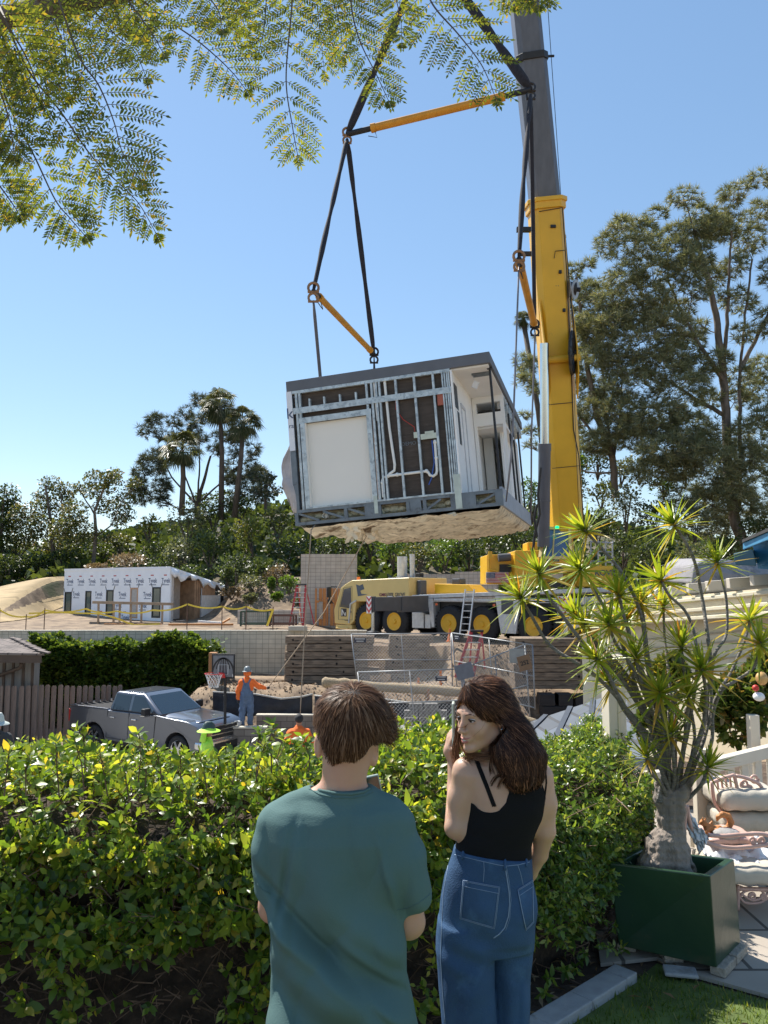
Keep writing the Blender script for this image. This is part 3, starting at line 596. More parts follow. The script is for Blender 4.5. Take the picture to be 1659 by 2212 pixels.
def CW(o, par=None):
    p = par or cr; o.parent = p; o.matrix_parent_inverse = CM.inverted() if par is None else Matrix.Identity(4); return o
wheels_x = [0, 1.67, 4.67, 6.34, 8.74, 10.3]
def wheel(x, y, out):
    s = out; T = MB(); r = .745; wdt = .5
    prof = [(.38, 0), (.42, .02), (.60, .03), (.69, .05), (.735, .10), (.745, .25), (.735, .40), (.69, .45), (.60, .47), (.42, .48), (.38, .5)]
    T.lathe(prof, (x, y, .745), (0, s, 0), 36, ring=True)
    for k in range(30):
        a = 2*math.pi*k/30
        for h, o_ in ((.13, 0), (.33, .1)):
            c = Vector((x+(r+.004)*math.cos(a+o_), y+s*h+s*.03, .745+(r+.004)*math.sin(a+o_))); rot = Matrix.Rotation(-(a+o_), 3, 'Y'); T.box(c, (.035, .17, .085), rot)
    t = T.build('tyre', M_tyre, None, smooth=True)
    Wm = MB(); Wm.lathe([(0, .16), (.09, .155), (.12, .12), (.2, .12), (.25, .16), (.31, .13), (.335, .03), (.37, .0), (.40, -.008), (.41, .03)], (x, y, .745), (0, s, 0), 30); Wm.lathe([(0, -.02), (.1, -.015), (.13, .05), (.13, .12)], (x, y, .745), (0, s, 0), 20)
    for k in range(10): a = 2*math.pi*k/10; Wm.cyl((x+.16*math.cos(a), y+s*.10, .745+.16*math.sin(a)), (x+.16*math.cos(a), y+s*.13, .745+.16*math.sin(a)), .015, n=6)
    wroot = Wm.build('wheel', M_yel, cr, smooth=True); t.parent = wroot; return wroot
w0 = wheel(wheels_x[0], 0, 1)
w1 = wheel(wheels_x[0], 3.0, -1)
for x in wheels_x[1:]:
    for src in (w0, w1): c = copy_tree(src, cr); c.location.x = x
def loc(name, m, bev=.012, par=None, smooth=False, **k): return lambda b: b.build(name, m, par or cr, bev=bev, smooth=smooth)
def zt(x): return 1.93+.036*max(0, x-2.5)
b = MB()
b.hexa([(2.7, .0, zt(2.7)-.16), (12.6, .0, zt(12.6)-.16), (2.7, 3, zt(2.7)-.16), (12.6, 3, zt(12.6)-.16), (2.7, .0, zt(2.7)), (12.6, .0, zt(12.6)), (2.7, 3, zt(2.7)), (12.6, 3, zt(12.6))])
loc('deck', M_silv)(b)
b = MB(); b.bb((-1.6, .65, .62), (11.9, 2.35, 1.75)); b.bb((2.4, .5, .5), (3.3, 2.5, 1.7)); loc('chassis', M_dgry)(b)
b = MB()
for x0, x1, f in ((3.72, 5.6, 1), (5.42, 7.3, 0), (7.8, 9.7, 1), (9.4, 11.2, 0)): b.bb((x0, .02, 1.66), (x1, .5, 1.70))
b.hexa([(3.78, -.01, .55), (3.92, -.01, .55), (3.78, .5, .55), (3.92, .5, .55), (3.55, -.01, 1.8), (3.85, -.01, 1.8), (3.55, .5, 1.8), (3.85, .5, 1.8)])
b.hexa([(7.25, -.01, .42), (7.95, -.01, .42), (7.25, .5, .42), (7.95, .5, .42), (7.0, -.01, 1.92), (8.2, -.01, 1.92), (7.0, .5, 1.92), (8.2, .5, 1.92)])
b.bb((3.9, -.012, 1.70), (7.0, .05, 1.80)); b.bb((8.2, -.012, 1.74), (12.5, .05, 1.86)); loc('fender', M_silv)(b)
b = MB(); b.bb((2.72, -.02, .50), (3.35, .5, 1.18)); b.bb((3.4, .02, .5), (3.7, .5, 1.1)); loc('toolbox', M_silv)(b)
b = MB(); b.bb((7.3, -.02, 1.2), (7.85, -.012, 1.75)); loc('locker_window', M_dgry)(b)
b = MB(); b.bb((7.32, -.022, .5), (7.84, -.012, 1.12)); b.bb((7.7, -.03, .9), (7.76, -.02, .98)); loc('locker_door', M_silv)(b)
for x in (4.0, 6.9, 9.95):
    b = MB(); b.bb((x, -.03, 1.5), (x+.12, -.012, 1.6)); loc('marker_lamp', mat('orange_lens', (.7, .15, .05), .3))(b)
side = [(-2.0, .55), (-2.05, 1.2), (-1.62, 2.25), (-1.35, 2.42), (-.9, 2.62), (2.55, 2.72), (2.55, 1.9), (2.45, 1.62), (-.62, 1.62), (-.75, .7), (-1.0, .5)]
b = MB(); b.prism(side, .0, 2.95, lambda x, y, t: (x, t, y)); cab = b.build('front_cab', M_cream, cr, bev=.04, seg=3)
b = MB(); b.prism([(-1.66, 1.35), (-1.38, 2.2), (-.95, 2.28), (-.92, 1.28)], -.012, .0, lambda x, y, t: (x, t, y)); b.prism([(-2.06, 1.25), (-1.66, 2.22), (-1.64, 2.22), (-2.04, 1.25)], .2, 2.75, lambda x, y, t: (x-.01, t, y)); b.build('window', M_glass, cab)
b = MB()
for a, c in (((-1.72, 1.3), (-1.4, 2.26)), ((-1.4, 2.26), (-.88, 2.33)), ((-.88, 2.33), (-.86, .75)), ((-.86, .75), (-1.75, .75)), ((-1.75, .75), (-1.72, 1.3))): b.bar((a[0], -.006, a[1]), (c[0], -.006, c[1]), .012, .012)
b.bb((-1.0, -.03, 1.1), (-.86-.05, -.004, 1.14)); b.build('door_seam', M_dgry, cab)
b = MB(); b.bb((-1.58, -.012, .9), (-1.22, -.004, 1.28)); dl = b.build('door_logo', mat('dark_brown_decal', (.04, .03, .03), .5), cab)
b = MB(); b.prism([(-1.54, .94), (-1.54, 1.24), (-1.49, 1.24), (-1.32, .99), (-1.32, 1.1), (-1.27, 1.1), (-1.27, .94), (-1.33, .94), (-1.47, 1.14), (-1.48, .94)], -.016, -.0125, lambda x, y, t: (x, t, y)); b.build('white_mark', mat('decal_white', (.8, .78, .7), .5), dl)
b = MB()
for a, c, d in (((-.6, 1.66), (-.95, 1.5), 0), ((-.95, 1.5), (-1.05, .6), 0)): b.bar((a[0], -.02, a[1]), (c[0], -.02, c[1]), .06, .07)
b.build('wheel_arch_trim', M_silv, cab)
text('crane_lettering', 'GMK', .20, mat('maroon_print', (.16, .02, .06), .5), cab, (1.02, -.012, 1.94), (R(90), 0, 0), .002, .004)
text('crane_lettering', '6300L GROVE', .25, M_dgry, cab, (1.78, -.012, 1.94), (R(90), 0, 0), .002, .004, xs=.72)
text('crane_lettering', 'CA 88206', .07, M_dgry, cab, (-1.2, -.012, .72), (R(90), 0, 0), .002)
b = MB(); pts = [(-.62, 2.42), (-.4, 2.36), (-.2, 2.44), (-.1, 2.2), (-.35, 2.12), (-.28, 1.98), (.1, 1.95), (-.5, 1.86)]; b.prism(pts, -.012, -.003, lambda x, y, t: (x, t, y)); b.build('bonnet_decal', mat('slate_decal', (.08, .1, .13), .4), cab)
b = MB(); b.tube([(-1.75, .0, 2.3), (-2.05, -.2, 2.32), (-2.15, -.22, 2.2), (-2.15, -.22, 1.75), (-2.0, -.1, 1.5)], .03, 6); b.box((-2.15, -.24, 2.05), (.12, .22, .5)); b.box((-2.12, -.24, 1.6), (.1, .2, .22)); b.build('mirror', M_black, cab, bev=.02)
b = MB(); b.bb((-1.95, .02, .3), (-.9, .6, .5)); b.bb((-1.9, -.05, .32), (-1.1, .02, .38)); b.build('cab_step', M_cream, cab, bev=.02)
b = MB(); b.cyl((-1.0, .6, 2.6), (-1.0, .6, 2.78), .08, n=10); b.build('beacon', mat('orange_beacon', (.85, .2, .03), .3), cab, smooth=True)
b = MB(); b.cyl((.9, 1.6, 2.6), (.9, 1.6, 3.75), .24, n=16); b.cyl((1.5, 1.6, 2.6), (1.5, 1.6, 3.85), .12, n=12); b.build('exhaust_stack', M_silv, cr, smooth=True)
b = MB(); b.bb((.3, 1.2, 2.68), (2.4, 2.4, 2.75)); b.box((2.0, 1.5, 2.82), (.3, .3, .25)); b.build('engine_cover', M_black, cr, bev=.05)
MB().bb((2.6, .5, 1.9), (2.8, 1.0, 2.6)).build('cooler', M_dgry, cr, bev=.04); MB().box((4.0, 1.8, 2.35), (.45, .5, .65)).build('hydraulic_tank', M_dgry, cr, bev=.04)
b = MB(); b.prism([(3.0, 2.0), (3.0, 2.45), (4.8, 2.4), (5.3, 2.0)], 1.3, 2.4, lambda x, y, t: (x, t, y)); b.build('boom_rest', M_yel, cr, bev=.03)
b = MB(); lx0 = 5.62
for dx in (0, .44): b.bar((lx0+dx, -.55, .35), (lx0+dx, -.10, 2.2), .05, .05, (1,0,0))
for k in range(7): t = (k+.6)/7; b.bar((lx0, -.55+.45*t, .35+1.85*t), (lx0+.44, -.55+.45*t, .35+1.85*t), .035, .035)
tagl = b.build('access_ladder', M_silv, cr)
def outrigger(a, e, foot, h0, h1, lab=1):
    """a: local start at carrier, e: local end, foot: z of the pad"""
    b = MB(); a, e = Vector(a), Vector(e); mid = a.lerp(e, .55)
    b.bar((a.x, a.y, (h0+h1)/2), (mid.x, mid.y, (h0+h1)/2-.02), .42, (h1-h0)+.08); b.bar((mid.x, mid.y, (h0+h1)/2), (e.x, e.y, (h0+h1)/2), .34, h1-h0-.02)
    for t in (.3, .5): q = a.lerp(e, t); b.cyl((q.x-.25, q.y-.1, (h0+h1)/2), (q.x+.2, q.y+.1, (h0+h1)/2), .04, n=8)
    ob = b.build('outrigger_beam', M_dgry, cr, bev=.01)
    b = MB(); b.cyl((e.x, e.y, h0-.05), (e.x, e.y, h1+.02), .13, n=14); b.build('jack_barrel', M_dgry, ob, smooth=True)
    b = MB(); b.cyl((e.x, e.y, foot+.1), (e.x, e.y, h0), .075, n=12); b.build('jack_rod', M_chr, ob, smooth=True)
    b = MB(); b.lathe([(0, foot+.12), (.1, foot+.11), (.28, foot+.05), (.30, foot), (0, foot)], (e.x, e.y, 0), (0,0,1), 20); b.build('jack_pad', M_black, ob, smooth=True)
    return ob
def warn(b, c, ux, w, h):
    """red/white chevron plate: strips as real geometry, c = centre, ux = horizontal direction"""
    ux = Vector(ux).normalized(); nrm = Vector((ux.y, -ux.x, 0)); c = Vector(c); out = [[], []]
    def q(x, z, o): return c+ux*x+Vector((0,0,z))+nrm*o
    b.mi = 0; b.add([q(-w/2, -h/2, 0), q(w/2, -h/2, 0), q(w/2, h/2, 0), q(-w/2, h/2, 0)], [(0,1,2,3)])
    b.mi = 1; n = 3
    for k in range(n):
        z0 = -h/2+k*h/n; z1 = z0+h/n*.5; s = h/n*.9
        for sg in (-1, 1):
            pts = [(0, z0), (sg*w/2, z0+s*.8), (sg*w/2, min(h/2, z1+s*.8)), (0, z1)]
            pts = [(x, min(h/2, z)) for x, z in pts]; b.add([q(x, z, .006) for x, z in pts], [(0,1,2,3)])
M_wpl = [mat('reflective_white', (.78, .76, .74), .5), mat('reflective_red', (.50, .04, .045), .5)]
o1 = outrigger((3.5, .3, 0), (2.55, -2.5, 0), .36, 1.28, 1.88)
Li = CM.inverted()
def wl(p): return Li @ Vector(p)
b = MB(); warn(b, (2.52, -2.72, 1.55), (1, -.25, 0), .34, .72); warn(b, (2.28, -2.52, 1.55), (.3, -1, 0), .30, .72); warn(b, (2.66, -1.5, 1.6), (-.32, -.95, 0), .26, .62); b.build('warning_panel', M_wpl, o1, fix=False)
e2 = wl(P(1222, 1340, 28.0)); f2 = wl(P(1222, 1372, 28.0)).z
o2 = outrigger((10.95, .3, 0), (e2.x, e2.y, 0), f2, 1.25, 1.85)
b = MB(); v = wl(P(1222, 1340, 28.0)); warn(b, (v.x-.2, v.y-.15, 1.6), (.3, -1, 0), .5, .72); warn(b, (v.x+.03, v.y-.22, 1.6), (1, .0, 0), .34, .72); b.build('warning_panel', M_wpl, o2, fix=False)
def pb(b, u0, v0, u1, v1, Y, dep):
    """box whose camera-side face spans the given outline at distance Y"""
    a = [P(u0, v1, Y), P(u1, v1, Y), P(u0, v0, Y), P(u1, v0, Y)]; k = (Y+dep)/Y
    f = [Vector((p.x, p.y, p.z)) for p in a]; r = [Vector((p.x*1.0+.1*dep*p.x/Y, Y+dep, p.z)) for p in a]
    return b.hexa([f[0], f[1], r[0], r[1], f[2], f[3], r[2], r[3]])
b = MB(); pb(b, 1052, 1198, 1115, 1262, 31.6, 2.5); pb(b, 1112, 1189, 1166, 1267, 31.0, 2.6); pb(b, 1139, 1171, 1162, 1192, 31.6, 1.2); pb(b, 1160, 1218, 1300, 1268, 31.4, 2.2); ss = CW(b.build('superstructure', M_yel, bev=.04, seg=2))
b = MB(); pb(b, 1079, 1219, 1105, 1236, 31.55, .06); CW(b.build('radiator_grille', M_black), ss)
b = MB(); a = P(1076, 1205, 31.4); c = P(1103, 1203, 31.4); b.cyl(a, c, .16, n=14); CW(b.build('muffler', M_dgry, smooth=True), ss)
b = MB(); b.tube([P(1056, 1196, 31.5), P(1056, 1230, 31.5), P(1075, 1234, 31.5)], .04, 6); b.box(P(1059, 1199, 31.45), (.16, .08, .3)); CW(b.build('work_lamp_bracket', M_yel), ss)
b = MB(); pb(b, 1050, 1236, 1098, 1259, 31.5, .03); fl = CW(b.build('flag_panel', mat('flag_white', (.72, .70, .70), .6)), ss)
b = MB(); o0, ox, oz = P(1051, 1258.3, 31.46), (P(1097, 1258.3, 31.46)-P(1051, 1258.3, 31.46)), (P(1051, 1237, 31.46)-P(1051, 1258.3, 31.46))
def fq(b, s0, t0, s1, t1, e=0): b.add([o0+ox*s+oz*t+Vector((0,-e,0)) for s, t in ((s0,t0),(s1,t0),(s1,t1),(s0,t1))], [(0,1,2,3)])
for k in range(0, 13, 2): fq(b, 0 if k < 6 else .4, k/13, 1, (k+1)/13)
CW(b.build('red_stripe', mat('flag_red', (.45, .06, .07), .6), fix=False), fl)
b = MB(); fq(b, 0, 6/13, .4, 1, .004); b.mi = 1
for i in range(6):
    for j in range(5): s = .03+.06*i; t = 6/13+.05+.1*j; fq(b, s, t, s+.025, t+.05, .008)
CW(b.build('blue_canton', [mat('flag_blue', (.02, .03, .09), .6), MATS['flag_white']], fix=False), fl)
b = MB(); p = [P(1166, 1205, 30.2), P(1232, 1205, 30.2), P(1172, 1205, 31.8), P(1238, 1205, 31.8), P(1176, 1141, 31.0), P(1230, 1141, 31.0), P(1180, 1143, 32.2), P(1232, 1143, 32.2)]; b.hexa(p); oc = CW(b.build('operator_cab', glassmat('cab_glass_light', (.10, .16, .26), .08), bev=.02))
b = MB()
for i, j in ((0,4),(1,5),(4,5),(0,1),(2,6),(3,7),(4,6),(5,7)): b.bar(p[i]+Vector((0,-.03,0)), p[j]+Vector((0,-.03,0)), .11, .11)
m0 = p[0].lerp(p[1], .5); m1 = p[4].lerp(p[5], .5); b.bar(m0+Vector((-.1,-.03,0)), m1+Vector((-.1,-.03,0)), .05, .05); CW(b.build('cab_frame', M_cream), oc)
b = MB(); pb(b, 1164, 1203, 1234, 1222, 30.2, 1.5); pb(b, 1170, 1222, 1226, 1238, 30.35, 1.3); cf = CW(b.build('cab_front_panel', M_yel, bev=.05, seg=3), oc)
b = MB(); pb(b, 1178, 1206, 1190, 1212, 30.15, .05); pb(b, 1195, 1207, 1208, 1213, 30.15, .05); CW(b.build('work_lamp', M_dgry), oc)
b = MB(); pb(b, 1166, 1238, 1216, 1250, 30.6, .8); CW(b.build('cab_step', mat('pale_grey_step', (.6, .58, .52), .6)), oc)
tp = P(1193, 1229, 30.28); o = text('crane_lettering', 'GROVE', .27, M_dgry, None, tp, (R(90), 0, 0), .004, .008); CW(o, oc)
b = MB(); pb(b, 1252, 1222, 1324, 1268, 30.0, 1.6); cwt = CW(b.build('counterweight', M_yel, bev=.05), None)
tp = P(1300, 1238, 29.95); o = text('crane_lettering', 'GROVE', .3, M_dgry, None, tp, (R(90), 0, R(-12)), .004, .008); CW(o, cwt)
b = MB()
for v in (1170, 1190, 1212): b.tube([P(1274, v, 31), P(1324, v+3, 30.5)], .03, 5)
for u in (1276, 1292, 1308, 1323): b.tube([P(u, 1168, 30.8), P(u, 1222, 30.8)], .03, 5)
CW(b.build('guard_rail', mat('pale_rail', (.45, .46, .47), .5, .3)))
b = MB(); b.lathe([(.9, 0), (1.1, 0), (1.1, .18), (.9, .18)], P(1190, 1268, 32.4), (0,0,1), 24); CW(b.build('slew_ring', M_dgry, smooth=True))
B0, B1, B2 = P(1225, 1158, 31.7), P(1176, 440, 28.9), P(1131, 0, 27.0)
B3 = B2+(B2-B1).normalized()*27
def oct_tube(b, a, c, hw, hd, n=8, ch=.35):
    a, c = Vector(a), Vector(c); d = (c-a).normalized(); x = Vector((1,0,0)); x = (x-d*x.dot(d)).normalized(); y = d.cross(x).normalized()
    ring = [(-hw, -hd*(1-ch)), (-hw*(1-ch), -hd), (hw*(1-ch), -hd), (hw, -hd*(1-ch)), (hw, hd*.4), (hw*.75, hd*.8), (0, hd), (-hw*.75, hd*.8), (-hw, hd*.4)]
    if y.y > 0: pass
    n = len(ring); vs = [q+x*i+(y if y.y > 0 else -y)*j for q in (a, c) for i, j in ring]
    b.add(vs, [(i, i+n, (i+1)%n+n, (i+1)%n) for i in range(n)]+[tuple(range(n)), tuple(range(2*n-1, n-1, -1))])
    return x, (y if y.y > 0 else -y), d
b = MB(); X_, Y_, D_ = oct_tube(b, B0, B1, .62, .75); bm_ = CW(b.build('boom_base_section', M_yel, bev=.03, seg=3))
b = MB(); oct_tube(b, B1-D_*.35, B1, .70, .83); oct_tube(b, B1-D_*.1, B1+D_*.06, .76, .88); CW(b.build('boom_collar', M_yel, bev=.02), bm_)
def bp(t, i, j): return B0.lerp(B1, t)+X_*i+Y_*j
b = MB(); L_ = (B1-B0).length
for sx_ in (-.60, .62):
    b.add([bp(.72, sx_, -.6), bp(.58, sx_, -1.05), bp(.50, sx_, -1.05), bp(.42, sx_, -.6)]+[bp(t, sx_+.05, k) for t, k in ((.72, -.6), (.58, -1.05), (.50, -1.05), (.42, -.6))], [(0,1,2,3), (7,6,5,4), (0,4,5,1), (1,5,6,2), (2,6,7,3), (3,7,4,0)])
b.cyl(bp(.54, -.7, -.9), bp(.54, .75, -.9), .14, n=12); CW(b.build('cylinder_lug', M_yel), bm_)
b = MB()
for t in (.12, .3, .47, .62, .78, .9): b.bar(bp(t, .63, .0), bp(t, .75, .0), .08, .12)
b.box(bp(.86, -.85, -.1), (.5, .12, .16)); b.box(bp(.92, .1, -.78), (.2, .08, .1)); b.box(bp(.79, .25, -.78), (.1, .08, .12)); b.box(bp(.68, .3, -.78), (.1, .08, .12)); b.box(bp(.925, -.95, -.4), (.55, .16, .17)); CW(b.build('boom_fitting', M_black), bm_)
b = MB(); b.tube([bp(.02, .52, -.78), bp(.25, .50, -.78), bp(.33, .36, -.79), bp(.48, .42, -.79), bp(.56, .44, -.79), bp(.8, .50, -.78), bp(.97, .50, -.77)], .022, 5); b.tube([bp(.41, .42, -.79), bp(.41, -.58, -.79)], .014, 5); b.tube([bp(.85, .48, -.78), bp(.85, .12, -.79), bp(.83, .05, -.79)], .014, 5); b.tube([bp(.97, .48, -.77), bp(.965, -.4, -.79)], .014, 5); b.tube([bp(.22, .50, -.78), bp(.22, -.58, -.79)], .012, 5); CW(b.build('hose_line', M_black), bm_)
text_o = text('boom_mark', '"', .5, M_dgry, None, bp(.745, .1, -.79), (R(80), 0, 0), .003); CW(text_o, bm_)
b = MB(); X2, Y2, D2 = oct_tube(b, B1, B1.lerp(B2, .72), .545, .68); g1 = CW(b.build('boom_grey_section', M_bgry, bev=.03, seg=3))
C2 = B1.lerp(B2, .72)
b = MB(); oct_tube(b, C2-D2*.25, C2, .60, .73); b.cyl(C2+X2*.6, C2+X2*.95+Y2*.1, .05, n=8); CW(b.build('boom_collar', M_black, bev=.02), g1)
b = MB(); oct_tube(b, C2, B2+D2*9, .50, .62); CW(b.build('boom_grey_section', M_bgry, bev=.03, seg=3))
b = MB(); oct_tube(b, B2+D2*9, B3, .44, .54); b.box(B3, (.8, 1.2, .9)); CW(b.build('boom_grey_section', M_bgry, bev=.03, seg=3))
b = MB(); b.tube([B3+Vector((0,-.5,-.4)), AP+Vector((0,0,1.1))], .03, 6); b.tube([B3+Vector((.12,-.5,-.4)), AP+Vector((.12,0,1.1))], .03, 6); CW(b.build('hoist_rope', M_wire))
b = MB(); b.cyl(P(1176, 742, 28.9), P(1176.5, 962, 29.5), .17, n=20); CW(b.build('lift_cylinder_rod', M_chr, smooth=True))
b = MB(); b.cyl(P(1176.5, 958, 29.5), P(1174, 1180, 30.4), .235, n=22); b.cyl(P(1176.5, 958, 29.49), P(1176.4, 975, 29.56), .25, n=22); b.cyl(P(1175, 1080, 29.97), P(1175, 1083, 29.98), .25, n=22); CW(b.build('lift_cylinder_barrel', M_bgry, smooth=True))
b = MB(); b.tube([P(1168, 1010, 29.3), P(1162, 1070, 29.4), P(1166, 1110, 29.5), P(1156, 1150, 29.6), P(1150, 1200, 29.8)], .05, 6); b.tube([P(1160, 1090, 29.3), P(1154, 1120, 29.4), P(1160, 1160, 29.5)], .05, 6); CW(b.build('hydraulic_hose', M_black, smooth=True))
b = MB(); c = P(1230, 624, 29.0); e = P(1243, 624, 29.0); b.cyl(c, e, .27, n=20); b.cyl(P(1243, 625, 28.95), P(1254, 626, 28.9), .09, n=8); r1 = CW(b.build('cable_drum', M_black, smooth=True))
b = MB(); b.cyl(P(1242, 625, 28.95), P(1244, 625, 28.93), .37, n=24); b.cyl(P(1228, 624, 29), P(1229.5, 624, 29), .34, n=24); CW(b.build('drum_flange', mat('pale_flange', (.35, .37, .4), .5, .5)), r1)
c = P(1236, 762, 29.3); ax = Vector((.93, -.34, -.05)).normalized(); b = MB(); x, y, d = frame_of(ax)
for k in range(28): a0, a1 = 2*math.pi*k/28, 2*math.pi*(k+1)/28; b.tube([c+x*.80*math.cos(a0)+y*.80*math.sin(a0), c+x*.80*math.cos(a1)+y*.80*math.sin(a1)], .06, 5)
b.lathe([(.3, 0), (.74, -.03), (.74, .06), (.3, .05)], c, ax, 28)
for k in range(14): a0 = 2*math.pi*k/14; b.tube([c+ax*.08, c+ax*.09+x*.8*math.cos(a0)+y*.8*math.sin(a0)], .02, 4)
b.cyl(c-ax*.15, c+ax*.16, .12, n=10); CW(b.build('hose_reel', M_black, smooth=True))
b = MB(); b.tube([P(1170, -400, 22), P(1183, 10, 26.8), P(1212, 430, 28.6), P(1226, 600, 29.0)], .012, 4); b.tube([P(1212, 430, 28.6), P(1222, 520, 28.9), P(1230, 610, 29)], .022, 5); b.tube([P(1232, 640, 29), P(1243, 730, 29.1)], .03, 5); b.tube([P(1240, 850, 29.3), P(1250, 1100, 30.4)], .01, 4); b.box(P(1213, 432, 28.55), (.3, .1, .12)); CW(b.build('signal_cable', M_black))
bm2 = MB(); bm2.cyl(P(1200, 1139, 30.6), P(1207, 1139, 30.6), .055, n=8); lp = CW(bm2.build('green_status_lamp', None)); m = bpy.data.materials.new('green_led'); N, L = nodes_of(m); N['Principled BSDF'].inputs['Emission Color'].default_value = (0, 1, .25, 1); N['Principled BSDF'].inputs['Emission Strength'].default_value = 1.2; N['Principled BSDF'].inputs['Base Color'].default_value = (0, .4, .1, 1); lp.data.materials.append(m)
M_cmu = gridmat('cmu_block', (.62, .55, .43), (.34, .30, .23), .27, .2, .011, 'XZ', 0, .9, .05)
M_cmu2 = gridmat('cmu_block_grey', (.50, .45, .39), (.28, .25, .22), .27, .2, .012, 'XZ', 0, .9, .05)
M_cap = mat('concrete_cap', (.50, .46, .38), .9, 0, .1, 5)
M_stone = gridmat('grey_block_wall', (.235, .21, .185), (.12, .105, .09), .4, .2, .012, 'XZ', .5, .95, .14)
def wall(name, x0, x1, y, z0, z1, th, m, label, cat='wall', cap=True, rot=0, grp=None):
    o = empty(name, (x0, y, z0), rot, label, cat, grp); L_ = x1-x0
    MB().bb((0, 0, 0), (L_, th, z1-z0-.0)).build('wall_face', m, o)
    if cap: MB().bb((-.02, -.02, z1-z0), (L_+.02, th+.02, z1-z0+.05)).build('cap', M_cap, o, bev=.008)
    return o
wall('retaining_wall', -30, P(792, 1360, 34).x, 33.4, -3.2, .12, .25, M_cmu, 'long beige block retaining wall behind the green hedge and timbers')
tw = wall('block_wall', P(650, 1200, 42).x, P(771, 1200, 42).x, 42.0, -.2, P(700, 1197, 42).z, .25, M_cmu2, 'tall square grid block wall standing behind the crane cab', cap=False)
wall('block_wall', P(860, 1240, 44).x, P(1000, 1240, 44).x, 44.0, -.3, P(900, 1240, 44).z, .25, M_cmu2, 'low grey block wall behind the crane deck, left section', cap=False)
wall('block_wall', P(990, 1240, 41).x, P(1110, 1240, 38).x, 43.0, -.3, P(1000, 1236, 43).z+.02, .25, M_cmu2, 'low grey block wall behind the crane deck, nearer the counterweight', cap=False, rot=R(-28))
wall('garden_wall', P(486, 1571, 24.6).x, P(575, 1571, 24.6).x, 24.6, -3.4, P(530, 1574, 24.6).z, .25, M_stone, 'low grey block wall the overall worker stands on')
wall('garden_wall', P(550, 1545, 25.7).x, P(900, 1545, 25.7).x, 26.1, -3.2, P(610, 1547, 26.1).z, .25, M_stone, 'low grey block wall running in front of the black silt fence')
M_tim = mat('weathered_timber', (.30, .225, .16), .9, 0, .45, 2.2, stretch=(.5, 4, 7), bump=1, bscale=22, dirt=(.07, .052, .04), dscale=2.6, dthr=.5, island=.3)
M_timd = mat('dark_tarred_timber', (.035, .032, .032), .85, 0, .4, 3, stretch=(.35, 4, 5), bump=1, bscale=22, dirt=(.10, .085, .07), dscale=2.5, dthr=.58)
M_hole = mat('bolt_hole_dark', (.015, .012, .01), .9)
ORD = ['topmost', 'second', 'third', 'fourth', 'fifth', 'sixth', 'seventh', 'eighth']
rg = random.Random(3)
def beam(x0, x1, y, z, label, m, h=.3, d=.55, rot=0, grp='stacked timber beams', holes=True):
    o = empty('crane_mat_timber', (x0, y, z), rot, label, 'timber', grp); L_ = x1-x0
    b = MB(); n = 12; pts = []
    e0, e1 = rg.uniform(0, .05), rg.uniform(0, .05)
    for i in range(n):
        a, c = i/n*L_+ (e0 if i == 0 else 0), (i+1)/n*L_-(e1 if i == n-1 else 0); w0, w1 = [.008*math.sin(q*2.1+z*9) for q in (a, c)]
        if i == 0: prev = w0
        b.hexa([(a, prev, .012), (c, w1, .012), (a, d, .012), (c, d, .012), (a, prev, h-.01), (c, w1, h-.01), (a, d, h-.01), (c, d, h-.01)]); prev = w1
    bm = bmesh.new(); me = b.mesh(); bm.from_mesh(me); bmesh.ops.remove_doubles(bm, verts=bm.verts, dist=.001); bm.to_mesh(me); bm.free()
    w_ = link('timber', me, m, o); md = w_.modifiers.new('b', 'BEVEL'); md.width = .018; md.segments = 2; md.limit_method = 'ANGLE'
    if holes:
        for x in ([.35, L_*.62] if L_ > 2 else [.3]): MB().cyl((x+rg.uniform(-.05, .05), -.013, h/2), (x, .05, h/2), .045, n=10).build('bolt_hole', M_hole, o)
    return o
xl0, xm0, xr0 = P(616, 1400, 30).x, P(796, 1400, 30).x, P(938, 1400, 31).x
for i in range(6):
    z = -1.66+.3*(5-i)
    beam(xl0+rg.uniform(-.06, .06)-(.08 if i > 2 else 0), xm0+rg.uniform(-.05, .5), 30+rg.uniform(-.03, .03), z, ORD[i]+' weathered grey timber of the left crane support stack', M_tim)
    beam(xm0+.75+rg.uniform(-.2, .1), xr0-i*.16, 30.5+rg.uniform(-.04, .04), z, ORD[i]+' brown timber of the receding stack behind the mesh fence', M_tim, rot=R(4))
xa = P(1112, 1400, 27.0).x; xb = P(1335, 1400, 27).x
for i in range(6):
    z = P(1200, 1379+18.5*(i+1), 27).z
    beam(xa+rg.uniform(-.05, .05)+.12*i*0, xb, 27+.02*i, z, ORD[i]+' dark brown timber of the right crane support stack', M_tim, h=.295, d=1.2)
for i, (u0, u1, v) in enumerate(((1164, 1202, 1525), (1203, 1240, 1525), (1241, 1292, 1528), (1170, 1228, 1551), (1229, 1300, 1554))):
    beam(P(u0, v, 26.6).x, P(u1, v, 26.6).x-.03, 26.5, P(u0, v, 26.6).z, ['leftmost upper', 'middle upper', 'rightmost upper', 'left lower', 'right lower'][i]+' black tarred timber block below the brown stack', M_timd, h=.4, d=.6, holes=False, grp='black timber blocks')
b = MB(); a = P(1222, 1376, 27.9); b.lathe([(0, 0), (.62, 0), (.62, .09), (.4, .1), (0, .1)], (a.x, a.y, a.z-.08), (0,0,1), 28); tag(b.build('outrigger_pad', M_black, smooth=True), 'round black pad under the rear crane jack', 'outrigger pad')
a = P(640, 1372, 33.2); tag(MB().bb((P(622, 1372, 33).x, 33.1, .17), (P(662, 1372, 33).x, 33.35, .36)).build('concrete_block', M_cap, bev=.01), 'pale concrete block lying on the retaining wall top', 'block')
